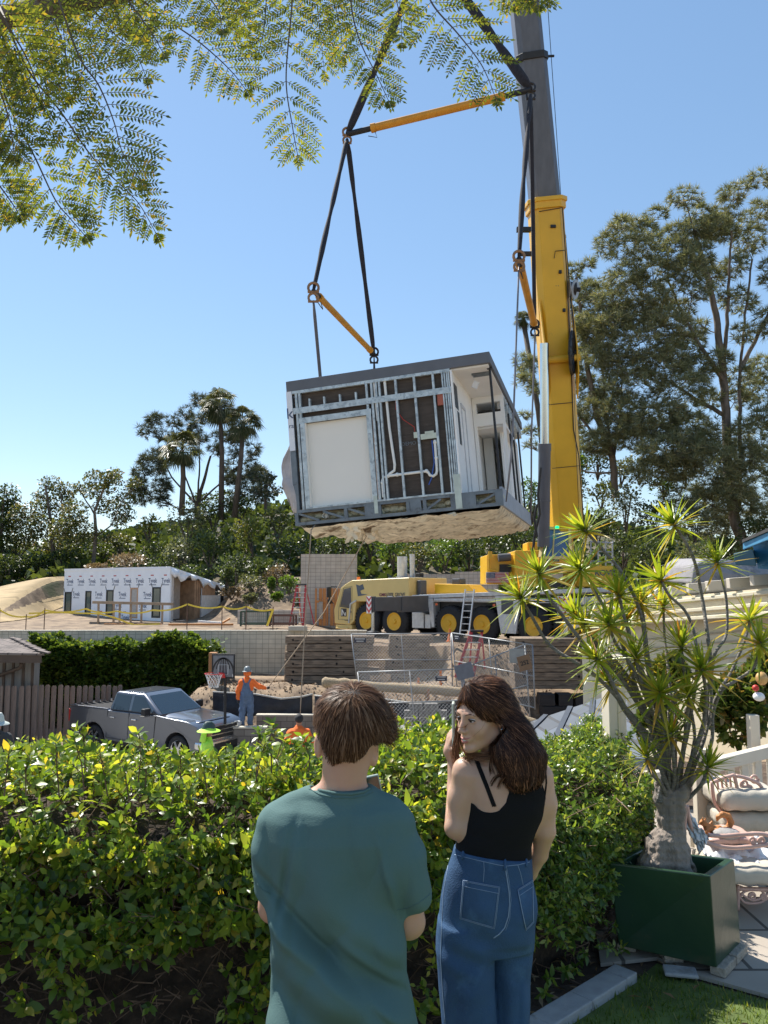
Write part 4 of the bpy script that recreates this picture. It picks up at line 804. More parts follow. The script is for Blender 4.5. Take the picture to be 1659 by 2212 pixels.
M_ply = mat('orange_plywood', (.50, .22, .075), .8, 0, .2, 2, stretch=(3, 3, .4), dirt=(.32, .14, .05), dscale=2, dthr=.55)
fr = empty('timber_formwork', (P(680, 1350, 41).x, 41, 0), 0, 'orange brown timber formwork beside the crane cab', 'formwork')
for i in range(7):
    x = i*.20; MB().bb((x, .0+.05*(i % 2), 0), (x+(.17 if i % 3 else .09), .12, 1.95)).build('board', M_ply, fr, bev=.005)
MB().bb((0, -.05, 1.2), (1.4, 0, 1.32)).build('waler', M_ply, fr, bev=.005)
pp_ = MB(); pp_.bb((.22, -.12, .35), (.42, -.06, 1.25)); pp_.build('panel_board', mat('grey_panel', (.35, .33, .30), .7), fr, bev=.01)
b = MB(); a = P(850, 1275, 37.8); tag(MB().bb((P(905, 1268, 38).x, 38.2, 1.6), (P(1010, 1268, 38).x, 38.4, 1.95)).build('plywood_form', M_ply, bev=.01), 'orange plywood strip behind the crane deck', 'plywood')
M_link = mat('galvanised_wire', (.32, .33, .34), .45, .5, .1, 8)
def mesh_panel(c00, c10, c01, c11, label, mid=True, step=.105, sign=None, posts=()):
    """corners: bottom-left, bottom-right, top-left, top-right"""
    c00, c10, c01, c11 = map(Vector, (c00, c10, c01, c11)); root = empty('fence_panel', c00, label=label, cat='fence panel', group='chain link fence panels')
    inv = Matrix.Translation(-c00)
    def W(o): o.matrix_parent_inverse = inv; return o
    def q(s, t): return (c00.lerp(c10, s)).lerp(c01.lerp(c11, s), t)
    b = MB(); Lw = (c10-c00).length; H_ = (c01-c00).length; r = .0042
    k = int((Lw+H_)/step)
    for sgn in (0, 1):
        for i in range(k+1):
            a = i*step; s0, t0, s1, t1 = a, 0, a-H_, H_
            if s0 > Lw: t0 = s0-Lw; s0 = Lw
            if s1 < 0: t1 = a; s1 = 0
            if t1-t0 < .02: continue
            f = (lambda s: s/Lw) if sgn == 0 else (lambda s: 1-s/Lw)
            b.tube([q(f(s0), t0/H_), q(f(s1), t1/H_)], r, 3, caps=False)
    W(b.build('wire_mesh', M_link, root, fix=False))
    for s in (0, 1): b = MB(); b.tube([q(s, 0)-Vector((0,0,.05)), q(s, 1)], .022, 7); W(b.build('post', M_link, root, smooth=2))
    for t in ([0, .5, 1] if mid else [0, 1]): b = MB(); b.tube([q(0, t), q(1, t)], .019, 7); W(b.build('rail', M_link, root, smooth=2))
    b = MB(); b.tube([q(.5, 0), q(.5, 1)], .015, 6); W(b.build('brace', M_link, root, smooth=2))
    if sign:
        s, t, w_, h_ = sign; c = q(s, t); ux = (c10-c00).normalized(); u2 = Vector((ux.x, ux.y, 0)).normalized(); nn = Vector((u2.y, -u2.x, 0)); c = c+nn*.04
        b = MB(); b.add([c-u2*w_/2-Vector((0,0,h_/2)), c+u2*w_/2-Vector((0,0,h_/2)), c+u2*w_/2+Vector((0,0,h_/2)), c-u2*w_/2+Vector((0,0,h_/2))], [(0,1,2,3)]); o = b.build('sign_plate', mat('dark_sign', (.03, .035, .06), .4), root, fix=False); md = o.modifiers.new('s', 'SOLIDIFY'); md.thickness = .01; W(o)
        b = MB(); c2 = c+nn*.008
        for dz, k_ in ((.03, .8), (-.03, .6)): b.add([c2-u2*w_/2*k_+Vector((0,0,h_*dz*8)), c2+u2*w_/2*k_+Vector((0,0,h_*dz*8)), c2+u2*w_/2*k_+Vector((0,0,h_*(dz*8+.15))), c2-u2*w_/2*k_+Vector((0,0,h_*(dz*8+.15)))], [(0,1,2,3)])
        W(b.build('sign_lettering', mat('sign_white', (.6, .6, .6), .5), root, fix=False))
mesh_panel(P(773, 1482, 27), P(978, 1483, 27), P(759, 1370, 27.2), P(974, 1368, 27.2), 'chain link panel in front of the left timber stack', sign=(.08, .88, .42, .16))
mesh_panel(P(988, 1490, 26.2), P(1156, 1529, 22.6), P(976, 1367, 26.6), P(1150, 1393, 22.8), 'chain link panel running right past the red stepladder', sign=(.08, .93, .3, .14))
mesh_panel(P(790, 1590, 22.3), P(1006, 1583, 22.3), P(773, 1452, 22.6), P(996, 1445, 22.6), 'nearer chain link panel in front of the grey block pile', sign=(.80, .86, .33, .14))
mesh_panel(P(1010, 1583, 22.2), P(1146, 1570, 23.8), P(1000, 1444, 22.4), P(1134, 1392, 24.2), 'chain link panel behind the woman, rising to the right', mid=True)
a = P(1133, 1432, 22.3); bd = empty('number_board', a, R(12), 'small brown board with a painted number hung on the mesh fence', 'board')
o = MB().box((0, 0, 0), (.38, .02, .42), Matrix.Rotation(R(-14), 3, 'Y')).build('board_panel', mat('brown_board', (.27, .16, .09), .8), bd); text('painted_number', '252', .17, M_black, bd, (0, -.014, 0), (R(90), R(-14), 0), .002, .004)
a = P(1003, 1450, 22.2); tag(MB().box(a, (.5, .04, .42), Matrix.Rotation(R(-15), 3, 'Y')).build('notice_board', mat('grey_notice', (.16, .17, .2), .5)), 'small grey notice hanging at the fence corner above the woman', 'sign')
a = P(1117, 1417, 23); tag(MB().box(a, (.45, .05, .42)).build('pale_box', mat('pale_grey_box', (.36, .36, .34), .7), bev=.02), 'pale grey box beside the number board', 'box')
def ladder(base, top, w, side, n, label, m, step=None, back=None, grp='ladders on the site', cap=True):
    base, top, side = Vector(base), Vector(top), Vector(side).normalized(); root = empty('stepladder', base, label=label, cat='ladder', group=grp); inv = Matrix.Translation(-base)
    def W(o): o.matrix_parent_inverse = inv; return o
    for s in (-1, 1):
        b = MB(); b.bar(base+side*w*s, top+side*w*.62*s, .09, .04, (0,1,0)); W(b.build('side_rail', m, root))
        if back:
            b = MB(); b.bar(base+Vector(back)+side*w*s*.9, top+side*w*.55*s, .05, .03, (0,1,0)); W(b.build('rear_rail', m, root))
    for k in range(n):
        t = (k+.7)/(n+.3); c = base.lerp(top, t); ww = lerp(w, w*.62, t); b = MB(); b.bar(c-side*ww, c+side*ww, .07, .028, (0,0,1)); W(b.build('rung', M_silv, root))
    if cap: b = MB(); b.box(top, (w*1.5, .16, .07)); W(b.build('ladder_cap', M_black, root, bev=.015))
M_redl = mat('red_fibreglass', (.50, .045, .05), .45, 0, .12, 4)
ladder(P(640, 1352, 37.5), P(651, 1263, 37.8), .33, (1, 0, 0), 8, 'tall red stepladder against the tall block wall', M_redl, back=(.55, .3, 0))
ladder(P(1003, 1463, 26.0), P(1030, 1363, 26.6), .30, (1, .15, 0), 6, 'red stepladder leaning behind the mesh fence', M_redl, back=(.5, .6, .2))
a = P(972, 1386, 30.6); b = MB(); b.lathe([(.16, 0), (.16, .03), (.11, .03), (.03, .5), (0, .5)], a, (0,0,1), 14); tag(b.build('traffic_cone', mat('cone_orange', (.75, .2, .04), .5), smooth=True), 'orange traffic cone beside the crane access ladder', 'cone')
for i, (u, v, y, h) in enumerate(((904, 1487, 27.4, .36), (833, 1484, 27.4, .2), (952, 1474, 26.8, .4), (925, 1506, 25.2, .25))):
    a = P(u, v, y); tag(MB().bb((a.x-.04, a.y, a.z-.1), (a.x+.04, a.y+.03, a.z+h)).build('marker_stake', mat('stake_orange' if i % 2 == 0 else 'stake_wood', (.75, .22, .05) if i % 2 == 0 else (.32, .17, .1), .7)), ['orange topped marker stake near the fence middle', 'short brown stake behind the straw roll', 'pale marker stake below the fence corner sign', 'short brown stake on the dirt mound'][i], 'stake', 'marker stakes')
def softtube(name, pts, r, m, label, cat, n=12, wob=.1, grp=None, sub=8):
    pts = [Vector(p) for p in pts]; Q = []
    for i in range(len(pts)-1):
        for j in range(sub): Q.append(pts[i].lerp(pts[i+1], j/sub))
    Q.append(pts[-1]); rr = [r*(1+wob*noise.noise(Vector((i*.5, r*50, 3)))) for i in range(len(Q))]; rr[0] *= .75; rr[-1] *= .75
    b = MB(); b.tube(Q, rr, n); o = b.build(name, m, smooth=2); return tag(o, label, cat, grp)
M_straw = mat('burlap_straw', (.36, .28, .18), .95, 0, .25, 20, bump=1, bscale=45)
softtube('straw_roll', [P(696, 1474, 26.6), P(750, 1476, 26.5), P(800, 1483, 26.3), P(870, 1487, 26.2), P(940, 1490, 26.0), P(1010, 1497, 25.8)], .16, M_straw, 'long tan straw erosion roll lying on the dirt mound', 'straw roll', wob=.25)
softtube('straw_roll', [P(1125, 1552, 22.9), P(1150, 1560, 22.7), P(1172, 1566, 22.6)], .12, M_straw, 'short burlap roll at the foot of the right fence post', 'straw roll')
softtube('orange_pipe', [P(1155, 1560, 21.8), P(1190, 1558, 22.3), P(1215, 1556, 22.8)], .07, mat('clay_pipe', (.42, .2, .1), .7), 'orange brown pipe on the ground right of the fence', 'pipe', wob=0)
def cloth(name, top, bot, m, label, cat, nx=40, nz=8, fold=.05):
    top = [Vector(p) for p in top]; bot = [Vector(p) for p in bot]
    def at_(L_, t): k = t*(len(L_)-1); i = min(int(k), len(L_)-2); return L_[i].lerp(L_[i+1], k-i)
    vs = []
    for j in range(nz+1):
        for i in range(nx+1):
            s = i/nx; t = j/nz; p = at_(top, s).lerp(at_(bot, s), t); p = p+Vector((0, fold*noise.noise(Vector((s*14+t*3, t*4, 1)))-fold*.8*math.sin(t*6+s*20)*t, 0)); vs.append(p)
    b = MB(); b.add(vs, [(j*(nx+1)+i, j*(nx+1)+i+1, (j+1)*(nx+1)+i+1, (j+1)*(nx+1)+i) for j in range(nz) for i in range(nx)]); root = empty(name, top[0], label=label, cat=cat)
    o = b.build('fabric', m, root, smooth=2, fix=False); md = o.modifiers.new('s', 'SOLIDIFY'); md.thickness = .012; o.matrix_parent_inverse = Matrix.Translation(-top[0])
    b = MB(); b.tube([at_(top, i/30)+Vector((0,-.01,.01)) for i in range(31)], .032, 6); o = b.build('hem_rope', mat('pale_hem', (.42, .41, .38), .8), root, smooth=2); o.matrix_parent_inverse = Matrix.Translation(-top[0]); return root
M_silt = mat('black_silt_cloth', (.022, .023, .028), .75, 0, .3, 5, bump=.8, bscale=12)
cloth('silt_fence', [P(460, 1495, 27), P(490, 1497, 27), P(518, 1498, 26.9), P(552, 1500, 26.8), P(608, 1510, 26.6), P(650, 1506, 26.6), P(675, 1500, 26.5)], [P(460, 1545, 26.9), P(490, 1546, 26.7), P(518, 1548, 26.6), P(552, 1546, 26.5), P(608, 1552, 26.5), P(650, 1552, 26.5), P(675, 1552, 26.5)], M_silt, 'black silt fence cloth sagging below the dirt mound, left length', 'silt fence')
cloth('silt_fence', [P(680, 1503, 26.6), P(760, 1512, 26.0), P(830, 1511, 25.6), P(880, 1518, 25.3), P(935, 1519, 25.2), P(1000, 1512, 25.0)], [P(680, 1560, 26.3), P(760, 1570, 25.8), P(830, 1580, 25.3), P(880, 1585, 25.1), P(935, 1586, 25.0), P(1000, 1580, 24.8)], M_silt, 'black silt fence cloth behind the grey block pile', 'silt fence')
M_blk = mat('grey_block', (.22, .215, .205), .95, 0, .12, 8, bump=.6, bscale=60)
def cblock(c, label, rot=0):
    o = MB(); o.bb((-.2, -.1, 0), (.2, .1, .19)); ob = o.build('concrete_block', M_blk, bev=.008); ob.location = c; ob.rotation_euler = (0, 0, rot)
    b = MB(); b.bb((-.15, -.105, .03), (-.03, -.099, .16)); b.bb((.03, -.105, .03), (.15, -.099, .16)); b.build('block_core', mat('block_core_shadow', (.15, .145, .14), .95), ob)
    return tag(ob, label, 'concrete block', 'loose grey concrete blocks')
rows = [(1582, [(872, 'far left'), (905, 'left'), (938, 'middle'), (972, 'right')], 'bottom row'), (1565, [(888, 'left'), (921, 'middle'), (951, 'right')], 'third row'), (1548, [(888, 'left'), (921, 'middle'), (951, 'right')], 'second row'), (1533, [(898, 'left'), (932, 'right')], 'top row')]
for v, L_, rn in rows:
    for u, nm in L_: cblock(P(u, v, 23.6+rg.uniform(0, .12)), f'{nm} grey concrete block in the {rn} of the fence pile', rg.uniform(-.05, .05))
M_bag = mat('sandbag_cloth', (.50, .49, .47), .9, 0, .12, 6, bump=1, bscale=16)
for i, (u, v, sx_, nm) in enumerate(((867, 1588, .75, 'upright white sandbag left of the pile'), (884, 1592, .8, 'small white sandbag second from the left'), (904, 1597, 1.0, 'plump white sandbag in the middle of the row'), (937, 1593, 1.25, 'wide white sandbag at the right of the row'))):
    a = P(u, v, 20.6); s = SDF(.06); s.ell((0, 0, .13), (.24*sx_, .2, .14)); s.cone((.0, 0, .15), (-.12*sx_ if i else 0, 0, .30), .10, .03)
    o = sculpt('sandbag', s, (-.4, -.3, -.08), (.4, .3, .45), .03, M_bag, it=2, disp=lambda V: V+.012*np.sin(V[:, [1, 2, 0]]*38)); o.location = (a.x, a.y, a.z-.02); tag(o, nm, 'sandbag', 'white sandbags in front of the block pile')
q = [P(880, 1660, 15.5), P(1000, 1612, 18.5), P(1010, 1625, 18), P(1000, 1650, 16.5)]
MB()
o = hug('path', 1.0, 3.5, 13.5, 18.5, .5, .04, M_conc, 'pale concrete path rising towards the sandbags', 'path')
hs_o = P(365, 1345, 44.0); hl = P(135, 1350, 49.5); d_ = Vector((hl.x-hs_o.x, hl.y-hs_o.y, 0)); HL = d_.length; ang = math.atan2(-d_.y, -d_.x)
hz0 = -.25; hr = empty('wrapped_house', (hl.x, hl.y, hz0), ang, 'single storey house covered in white printed housewrap with black windows', 'house')
H_ = P(365, 1229, 44.0).z-hz0; HD = 9.5; hr.scale = (1, .56, 1)
M_wrap = mat('printed_housewrap', (.84, .86, .90), .7, 0, .04, 2, bump=.5, bscale=3)
wins = [(.012, .085, .0, .60), (.225, .285, .12, .62), (.43, .50, .18, .64), (.655, .725, .14, .68), (.85, .925, .16, .69)]
b = MB(); x = 0
for i, (a, c, z0, z1) in enumerate(wins):
    b.bb((x, 0, 0), (a*HL, .2, H_)); b.bb((a*HL, .003, z1*H_+.0), (c*HL, .2, H_)); 
    if z0 > 0: b.bb((a*HL, .003, 0), (c*HL, .2, z0*H_))
    x = c*HL
b.bb((x, 0, 0), (HL, .2, H_)); wl_ = b.build('front_wall', M_wrap, hr)
M_tan = mat('tan_sheathing', (.50, .42, .36), .8, 0, .1, 2)
M_gls = glassmat('window_glass_green', (.10, .14, .13), .06)
for i, (a, c, z0, z1) in enumerate(wins):
    a *= HL; c *= HL; z0 = max(z0, .02)*H_; z1 *= H_; mm_ = M_ply if i == 3 else M_black
    b = MB(); f = .09; b.bb((a, -.03, z0), (a+f, .05, z1)); b.bb((c-f, -.03, z0), (c, .05, z1)); b.bb((a+f, -.028, z1-f), (c-f, .05, z1)); b.bb((a+f, -.028, z0), (c-f, .05, z0+f))
    if i == 0: b.bb((a+f, -.028, z0+(z1-z0)*.22), (c-f, .05, z0+(z1-z0)*.26))
    fo = b.build('window', M_black if i != 3 else mat('tan_window_buck', (.5, .3, .18), .7), hr)
    MB().bb((a+f, .03, z0+f), (c-f, .04, z1-f)).build('pane', M_gls if i != 3 else mat('pale_sheet', (.42, .40, .38), .6), fo)
    if i in (0, 2, 3, 4):
        b = MB(); b.bar((a, -.012, z1), (a-.09, -.012, z1+.22), .02, .06, (0,1,0)); b.bar((c, -.012, z1), (c+.12, -.012, z1+.25), .02, .06, (0,1,0)); b.build('flashing_tape', M_black, fo)
rg = random.Random(8); k = 0
blue = mat('wrap_print_blue', (.05, .08, .16), .7); redp = mat('wrap_print_red', (.5, .12, .12), .7)
for row, (zz, xs0) in enumerate(((.80, .06), (.56, .12), (.36, .07), (.15, .02))):
    for i in range(9):
        xx = (xs0+i*.113+.01*row)*HL
        if xx > HL*.965: continue
        if zz < .75 and any(a*HL-.35 < xx < c*HL+.35 for a, c, z0, z1 in wins if zz*H_ < z1*H_+.1): continue
        text('wrap_print', 'Tyvek', .38, blue, wl_, (xx, -.004, zz*H_), (R(90), 0, 0), .001, .006, xs=.78)
        MB().bb((xx-.30, -.004, zz*H_-.26), (xx+.30, -.001, zz*H_-.20)).build('wrap_print', mat('wrap_print_grey', (.28, .31, .38), .7), wl_)
        if row in (0, 3): MB().bb((xx-.18, -.004, zz*H_+.28), (xx+.08, -.001, zz*H_+.35)).build('wrap_print', redp, wl_)
b = MB(); b.bb((HL-.2, .2, 0), (HL, .5, H_-.05)); b.bb((HL-1.4, .5, 0), (HL-1.3, 3.4, H_-.5)); b.build('recess_wall', mat('grey_plaster', (.55, .50, .46), .9), hr)
b = MB(); b.bb((HL-1.3, 1.5, .25), (HL-1.28, 2.4, 2.05)); b.build('door_opening', mat('grey_door', (.3, .29, .29), .6), hr)
for i in range(3): MB().bb((HL-1.35+.0*i, 3.4+i*.28, 0), (HL-.06, 3.62+i*.28, H_-.62)).build('timber_panel', mat('brown_osb', (.36, .22, .13), .85, 0, .3, 3), hr)
MB().bb((HL-.20, 4.3, 0), (HL-.02, HD, H_-1.5)).build('end_wall', mat('white_board', (.66, .63, .60), .8), hr)
MB().bb((HL-.19, 4.3, H_-1.5), (HL-.06, 6.3, H_-.85)).build('end_wall_strip', mat('brown_osb', (.36, .22, .13), .85), hr)
b = MB(); b.bb((HL-.03, 6.9, 0), (HL, 7.0, 1.8)); b.bb((HL-.03, 8.9, 0), (HL, 9.0, 1.8)); b.bb((HL-.03, 6.9, 1.8), (HL, 9.0, 1.88)); b.bb((HL-.03, 4.25, 0), (HL, 4.33, 2.2)); db = b.build('door_frame', mat('grey_white_trim', (.55, .55, .56), .6), hr)
MB().bb((HL-.025, 7.0, .05), (HL-.01, 7.5, 1.8)).build('open_door_gap', M_black, db)
b = MB(); rf = [(-.02, -.04, H_), (HL+.02, -.04, H_), (-.02, HD, H_-1.3), (HL+.02, HD, H_-1.3), (-.02, -.04, H_+.14), (HL+.02, -.04, H_+.14), (-.02, HD, H_-1.16), (HL+.02, HD, H_-1.16)]; b.hexa(rf); b.build('roof', M_wrap, hr)
n = 26; vs = []
for i in range(n+1):
    t = i/n; y = t*HD; e = .14+.16*math.sin(i*1.7)+.12*math.sin(i*.6)+(.5 if i in (3, 4) else 0)*.3
    vs += [(HL+.01, y, H_+.1-1.25*t), (HL+.04+.10*math.sin(i), y, H_-.02-1.25*t-e*.55), (HL+.06+.12*math.sin(i*1.3), y, H_-.1-1.25*t-e)]
b = MB(); b.add(vs, [(3*i+j, 3*i+3+j, 3*i+4+j, 3*i+1+j) for i in range(n) for j in range(2)]); o = b.build('loose_wrap_edge', M_wrap, hr, smooth=2, fix=False); md = o.modifiers.new('s', 'SOLIDIFY'); md.thickness = .01
MB().bb((-.05, .2, 0), (0, HD, H_-1.35)).build('left_wall', M_wrap, hr); MB().bb((0, HD-.2, 0), (HL, HD, H_-1.35)).build('rear_wall', M_wrap, hr)
M_post = mat('raw_lumber', (.33, .25, .18), .85, 0, .2, 3)
gr = empty('guard_rail', P(290, 1350, 41), label='unpainted timber guard rail in front of the wrapped house', cat='guard rail')
def wpart(b, name, m, root, **k): o = b.build(name, m, root, **k); o.matrix_parent_inverse = Matrix.Translation(-root.location); return o
for u in (212, 245, 258, 282, 305, 350): b = MB(); b.bar(P(u, 1352, 41), P(u+1, 1303 if u not in (212, 245) else 1300, 41), .09, .09, (0,1,0)); wpart(b, 'post', M_post, gr)
b = MB(); b.bar(P(200, 1301, 41), P(375, 1305, 40.8), .09, .14); wpart(b, 'top_rail', M_post, gr)
dk = empty('timber_deck', P(200, 1350, 41), label='low timber deck strip along the wrapped house', cat='deck'); b = MB(); b.hexa([P(193, 1356, 41), P(352, 1356, 41), P(193, 1356, 42.5), P(352, 1356, 42.5), P(193, 1343, 41), P(352, 1345, 41), P(193, 1343, 42.5), P(352, 1345, 42.5)]); wpart(b, 'deck_board', mat('grey_deck', (.24, .21, .18), .9), dk)
M_tape = mat('yellow_tape', (.80, .58, .06), .5, 0, .1, 5)
tp_ = [(0, 1318, 35.5), (57, 1332, 35.5), (97, 1318, 35.5), (185, 1315, 36), (252, 1320, 36), (330, 1318, 36), (405, 1305, 35.5), (480, 1310, 35.3), (532, 1310, 35.2), (590, 1316, 35)]
for i, (u, v, Y) in enumerate(tp_):
    if i in (3, 4, 5): continue
    a = P(u, v-5, Y); tag(MB().cyl((a.x, a.y, -.1), (a.x, a.y, a.z), .022, n=6).build('stake_post', mat('rusty_rebar', (.12, .07, .05), .8)), ['first thin rusty post at the left photo edge', 'second thin rusty post from the left', 'third thin rusty post left of the wrapped house', '', '', '', 'thin rusty post at the house corner', 'thin rusty post left of the green crate', 'thin rusty post behind the green crate', 'leaning rusty post beside the red stepladder'][i], 'post', 'rusty posts carrying caution tape')
b = MB()
for i in range(len(tp_)-1):
    p0, p1 = P(*tp_[i]), P(*tp_[i+1]); m_ = 6
    for j in range(m_):
        t0, t1 = j/m_, (j+1)/m_; s0, s1 = [-.12*4*t*(1-t) for t in (t0, t1)]; b.bar(p0.lerp(p1, t0)+Vector((0,0,s0)), p0.lerp(p1, t1)+Vector((0,0,s1)), .012, .07)
b.bar(P(590, 1316, 34.9), P(577, 1352, 34.9), .02, .1); tag(b.build('caution_tape', M_tape), 'yellow caution tape strung along posts above the retaining wall', 'tape')
b = MB(); L3 = [(62, 1325), (130, 1323), (215, 1326), (250, 1335), (275, 1345), (290, 1350), (345, 1348)]
for i in range(len(L3)-1): b.bar(P(*L3[i], 40), P(*L3[i+1], 40), .012, .08)
tag(b.build('caution_tape', M_tape), 'lower sagging yellow tape hanging on the timber guard rail', 'tape')
M_grn = mat('dark_green_steel', (.045, .08, .06), .7, 0, .2, 4)
def crate(u0, u1, v0, v1, Y, m, label):
    root = empty('mesh_crate', P(u0, v1, Y), label=label, cat='crate', group='steel mesh crates'); a, c = P(u0, v1, Y), P(u1, v0, Y); D = 1.1
    b = MB(); r = .05
    for x in (a.x, c.x):
        for y in (a.y, a.y+D): b.bar((x, y, a.z), (x, y, c.z), r*1.6, r*1.6)
    for z in (a.z+.1, c.z):
        for y in (a.y, a.y+D): b.bar((a.x, y, z), (c.x, y, z), r*1.4, r*1.4)
        for x in (a.x, c.x): b.bar((x, a.y, z), (x, a.y+D, z), r, r)
    wpart(b, 'crate_frame', m, root)
    b = MB(); k = int((c.x-a.x)/.09)
    for i in range(k): x = lerp(a.x, c.x, i/k); b.tube([(x, a.y, a.z), (x, a.y, c.z)], .006, 3); b.tube([(x, a.y+D, a.z), (x, a.y+D, c.z)], .006, 3)
    for i in range(int((c.z-a.z)/.09)): z = a.z+i*.09; b.tube([(a.x, a.y, z), (c.x, a.y, z)], .006, 3); b.tube([(a.x, a.y+D, z), (c.x, a.y+D, z)], .006, 3)
    wpart(b, 'wire_mesh', m, root)
crate(520, 578, 1321, 1353, 36, M_grn, 'dark green steel mesh crate on the wall terrace')
crate(583, 634, 1330, 1353, 36, mat('rust_brown_steel', (.12, .06, .045), .8), 'rusty brown mesh crate beside the red stepladder')
for i, (a, c, r, m, nm) in enumerate(((P(365, 1349, 39), P(503, 1349, 38), .07, M_ply, 'long orange timber lying at the house corner'), (P(428, 1342, 39), P(482, 1346, 39), .07, M_wht, 'white pipe on the orange timbers'), (P(480, 1346, 38.6), P(497, 1336, 38.8), .06, M_ply, 'short orange board end leaning right of the house'), (P(368, 1344, 39.4), P(400, 1341, 39), .05, M_dgry, 'dark board end under the caution tape'), (P(225, 1348, 40.5), P(350, 1349, 40.5), .05, M_ply, 'thin orange plank along the deck edge'))):
    tag(MB().bar(a, c, r*2, r*1.4).build('lumber', m, bev=.01), nm, 'lumber', 'loose lumber beside the wrapped house')
wall('block_wall', P(505, 1330, 40).x, P(640, 1330, 40).x, 41.0, -.1, P(560, 1318, 41).z, .2, M_cmu2, 'low block wall behind the mesh crates', cap=False)
rng = np.random.default_rng(41); n = 5200; gx = rng.uniform(-8, 6, n); gy = rng.uniform(24.6, 31, n); pos = np.array([[a, c, HZ(a, c)] for a, c in zip(gx, gy)]); ROCK = (np.array([[-.5,-.4,0],[.5,-.5,0],[.4,.5,0],[-.4,.4,.1],[0,0,.6],[.3,-.1,.5]]), np.array([[0,1,4,4],[1,5,4,4],[1,2,5,5],[2,3,4,5],[3,0,4,4]]))
tag(scatter('dirt_clods', pos, np.tile([0, 1, 0.], (n, 1)), rng.uniform(.03, .17, n)**1.0*rng.uniform(.4, 1, n), ROCK, mat('clod_soil', (.24, .175, .115), .95, 0, .3, 3, island=.35), jitter=1, rng=rng), 'loose clods and small stones strewn over the dirt mound', 'rubble', kind='stuff')
def LM_(name, dark, mid, light, tip=None, trans=.35):
    return leafmat(name, [(0, dark), (.45, mid), (.85, light), (1, tip or light)], trans, .45, 1.5)
L_oak = LM_('leaf_dark_green', (.025, .04, .015), (.045, .07, .02), (.085, .12, .035))
L_olive = LM_('leaf_grey_olive', (.06, .075, .05), (.10, .12, .075), (.17, .19, .12))
L_yel = LM_('leaf_yellow_green', (.06, .085, .015), (.12, .15, .03), (.20, .21, .05), (.28, .2, .05))
L_brt = LM_('leaf_bright_green', (.05, .10, .02), (.09, .16, .03), (.15, .24, .05))
L_brn = LM_('leaf_brown_dry', (.13, .09, .05), (.20, .145, .085), (.28, .21, .13), trans=.15)
L_euc = LM_('leaf_eucalyptus', (.045, .065, .025), (.09, .115, .035), (.16, .17, .06), (.2, .15, .07))
L_pine = leafmat('pine_needles', [(0, (.09, .11, .06)), (.5, (.18, .205, .12)), (.88, (.31, .34, .21)), (1, (.32, .25, .13))], .35, .5, 1.3)
L_pinef = leafmat('far_pine_needles', [(0, (.035, .05, .035)), (.6, (.07, .09, .055)), (1, (.13, .13, .08))], .25, .5, 1.3)
M_bark = mat('bark_grey_brown', (.155, .125, .10), .9, 0, .35, 5, bump=1, bscale=14, stretch=(1, 1, .3), dirt=(.10, .08, .06), dscale=4, dthr=.5)
M_barkd = mat('bark_dark', (.09, .07, .055), .9, 0, .35, 5, bump=1, bscale=14, stretch=(1, 1, .3))
QUAD = (np.array([[-.4,0,0],[.4,0,.1],[.3,1,0],[-.3,.9,.1]]), np.array([[0,1,2,3]]))
def needle_tpl(n, seed=1, w=.034, cone=1.2):
    r = np.random.default_rng(seed); V = []; Fq = []
    for i in range(n):
        d = r.normal(size=3); d[1] = abs(d[1])*.7+.25; d /= np.linalg.norm(d); p = np.cross(d, r.normal(size=3)); p /= np.linalg.norm(p); L_ = r.uniform(.7, 1.05); k = len(V)
        V += [d*.05-p*w, d*.05+p*w, d*L_]; Fq.append([k, k+1, k+2])
    return np.array(V), np.array(Fq)
NT = needle_tpl(26)
def ell_pts(c, r, n, rng, shell=.55):
    d = sphere_dirs(n, rng); q = rng.uniform(shell**3, 1, n)**(1/3); return np.array(c)+d*q[:, None]*np.array(r), d
def bush(u, v, ru, rv, Y, m, label, n=None, leaf=.22, name='bush', cat='bush', grp='bushes on the hillside', seed=None, stem=True):
    rng = np.random.default_rng(seed if seed is not None else int(u*7+v*3)); c = P(u, v, Y); k = PX(Y); rx, rz = ru*k, rv*k
    n = n or int(min(5400, max(500, 1.25*(rx*rz)*4*math.pi/(leaf*leaf)*.55))); lumps = []
    for i in range(11):
        d = sphere_dirs(1, rng)[0]; d[2] = abs(d[2])*.9-.2; lumps.append((np.array(c)+d*np.array([rx, rx*.8, rz])*.58, rng.uniform(.34, .58)))
    lumps.append((np.array(c)-np.array([0, 0, rz*.25]), .8)); pos = []; dr = []; w = np.array([l[1]**2 for l in lumps]); w /= w.sum()
    for (lc, lr), f in zip(lumps, w):
        p_, d_ = ell_pts(lc, (rx*lr, rx*lr*.85, rz*lr), int(n*f)+4, rng, .72); pos.append(p_); dr.append(d_)
    pos = np.concatenate(pos); dr = np.concatenate(dr); root = empty(name, (c.x, c.y, c.z-rz), label=label, cat=cat, group=grp); inv = Matrix.Translation((-c.x, -c.y, -(c.z-rz)))
    o = scatter('foliage', pos, dr+np.array([0, 0, .35]), rng.uniform(.6, 1.25, len(pos))*leaf, QUAD, m, root, jitter=.55, rng=rng); o.matrix_parent_inverse = inv
    b = MB()
    for lc, lr in lumps[::2]: b.tube([(c.x, c.y, c.z-rz*1.15), Vector(lc).lerp(Vector((c.x, c.y, c.z-rz)), .5), Vector(lc)], [.06*k*30, .04*k*30, .015*k*30], 5)
    o = b.build('stem', M_barkd, root); o.matrix_parent_inverse = inv
    return root
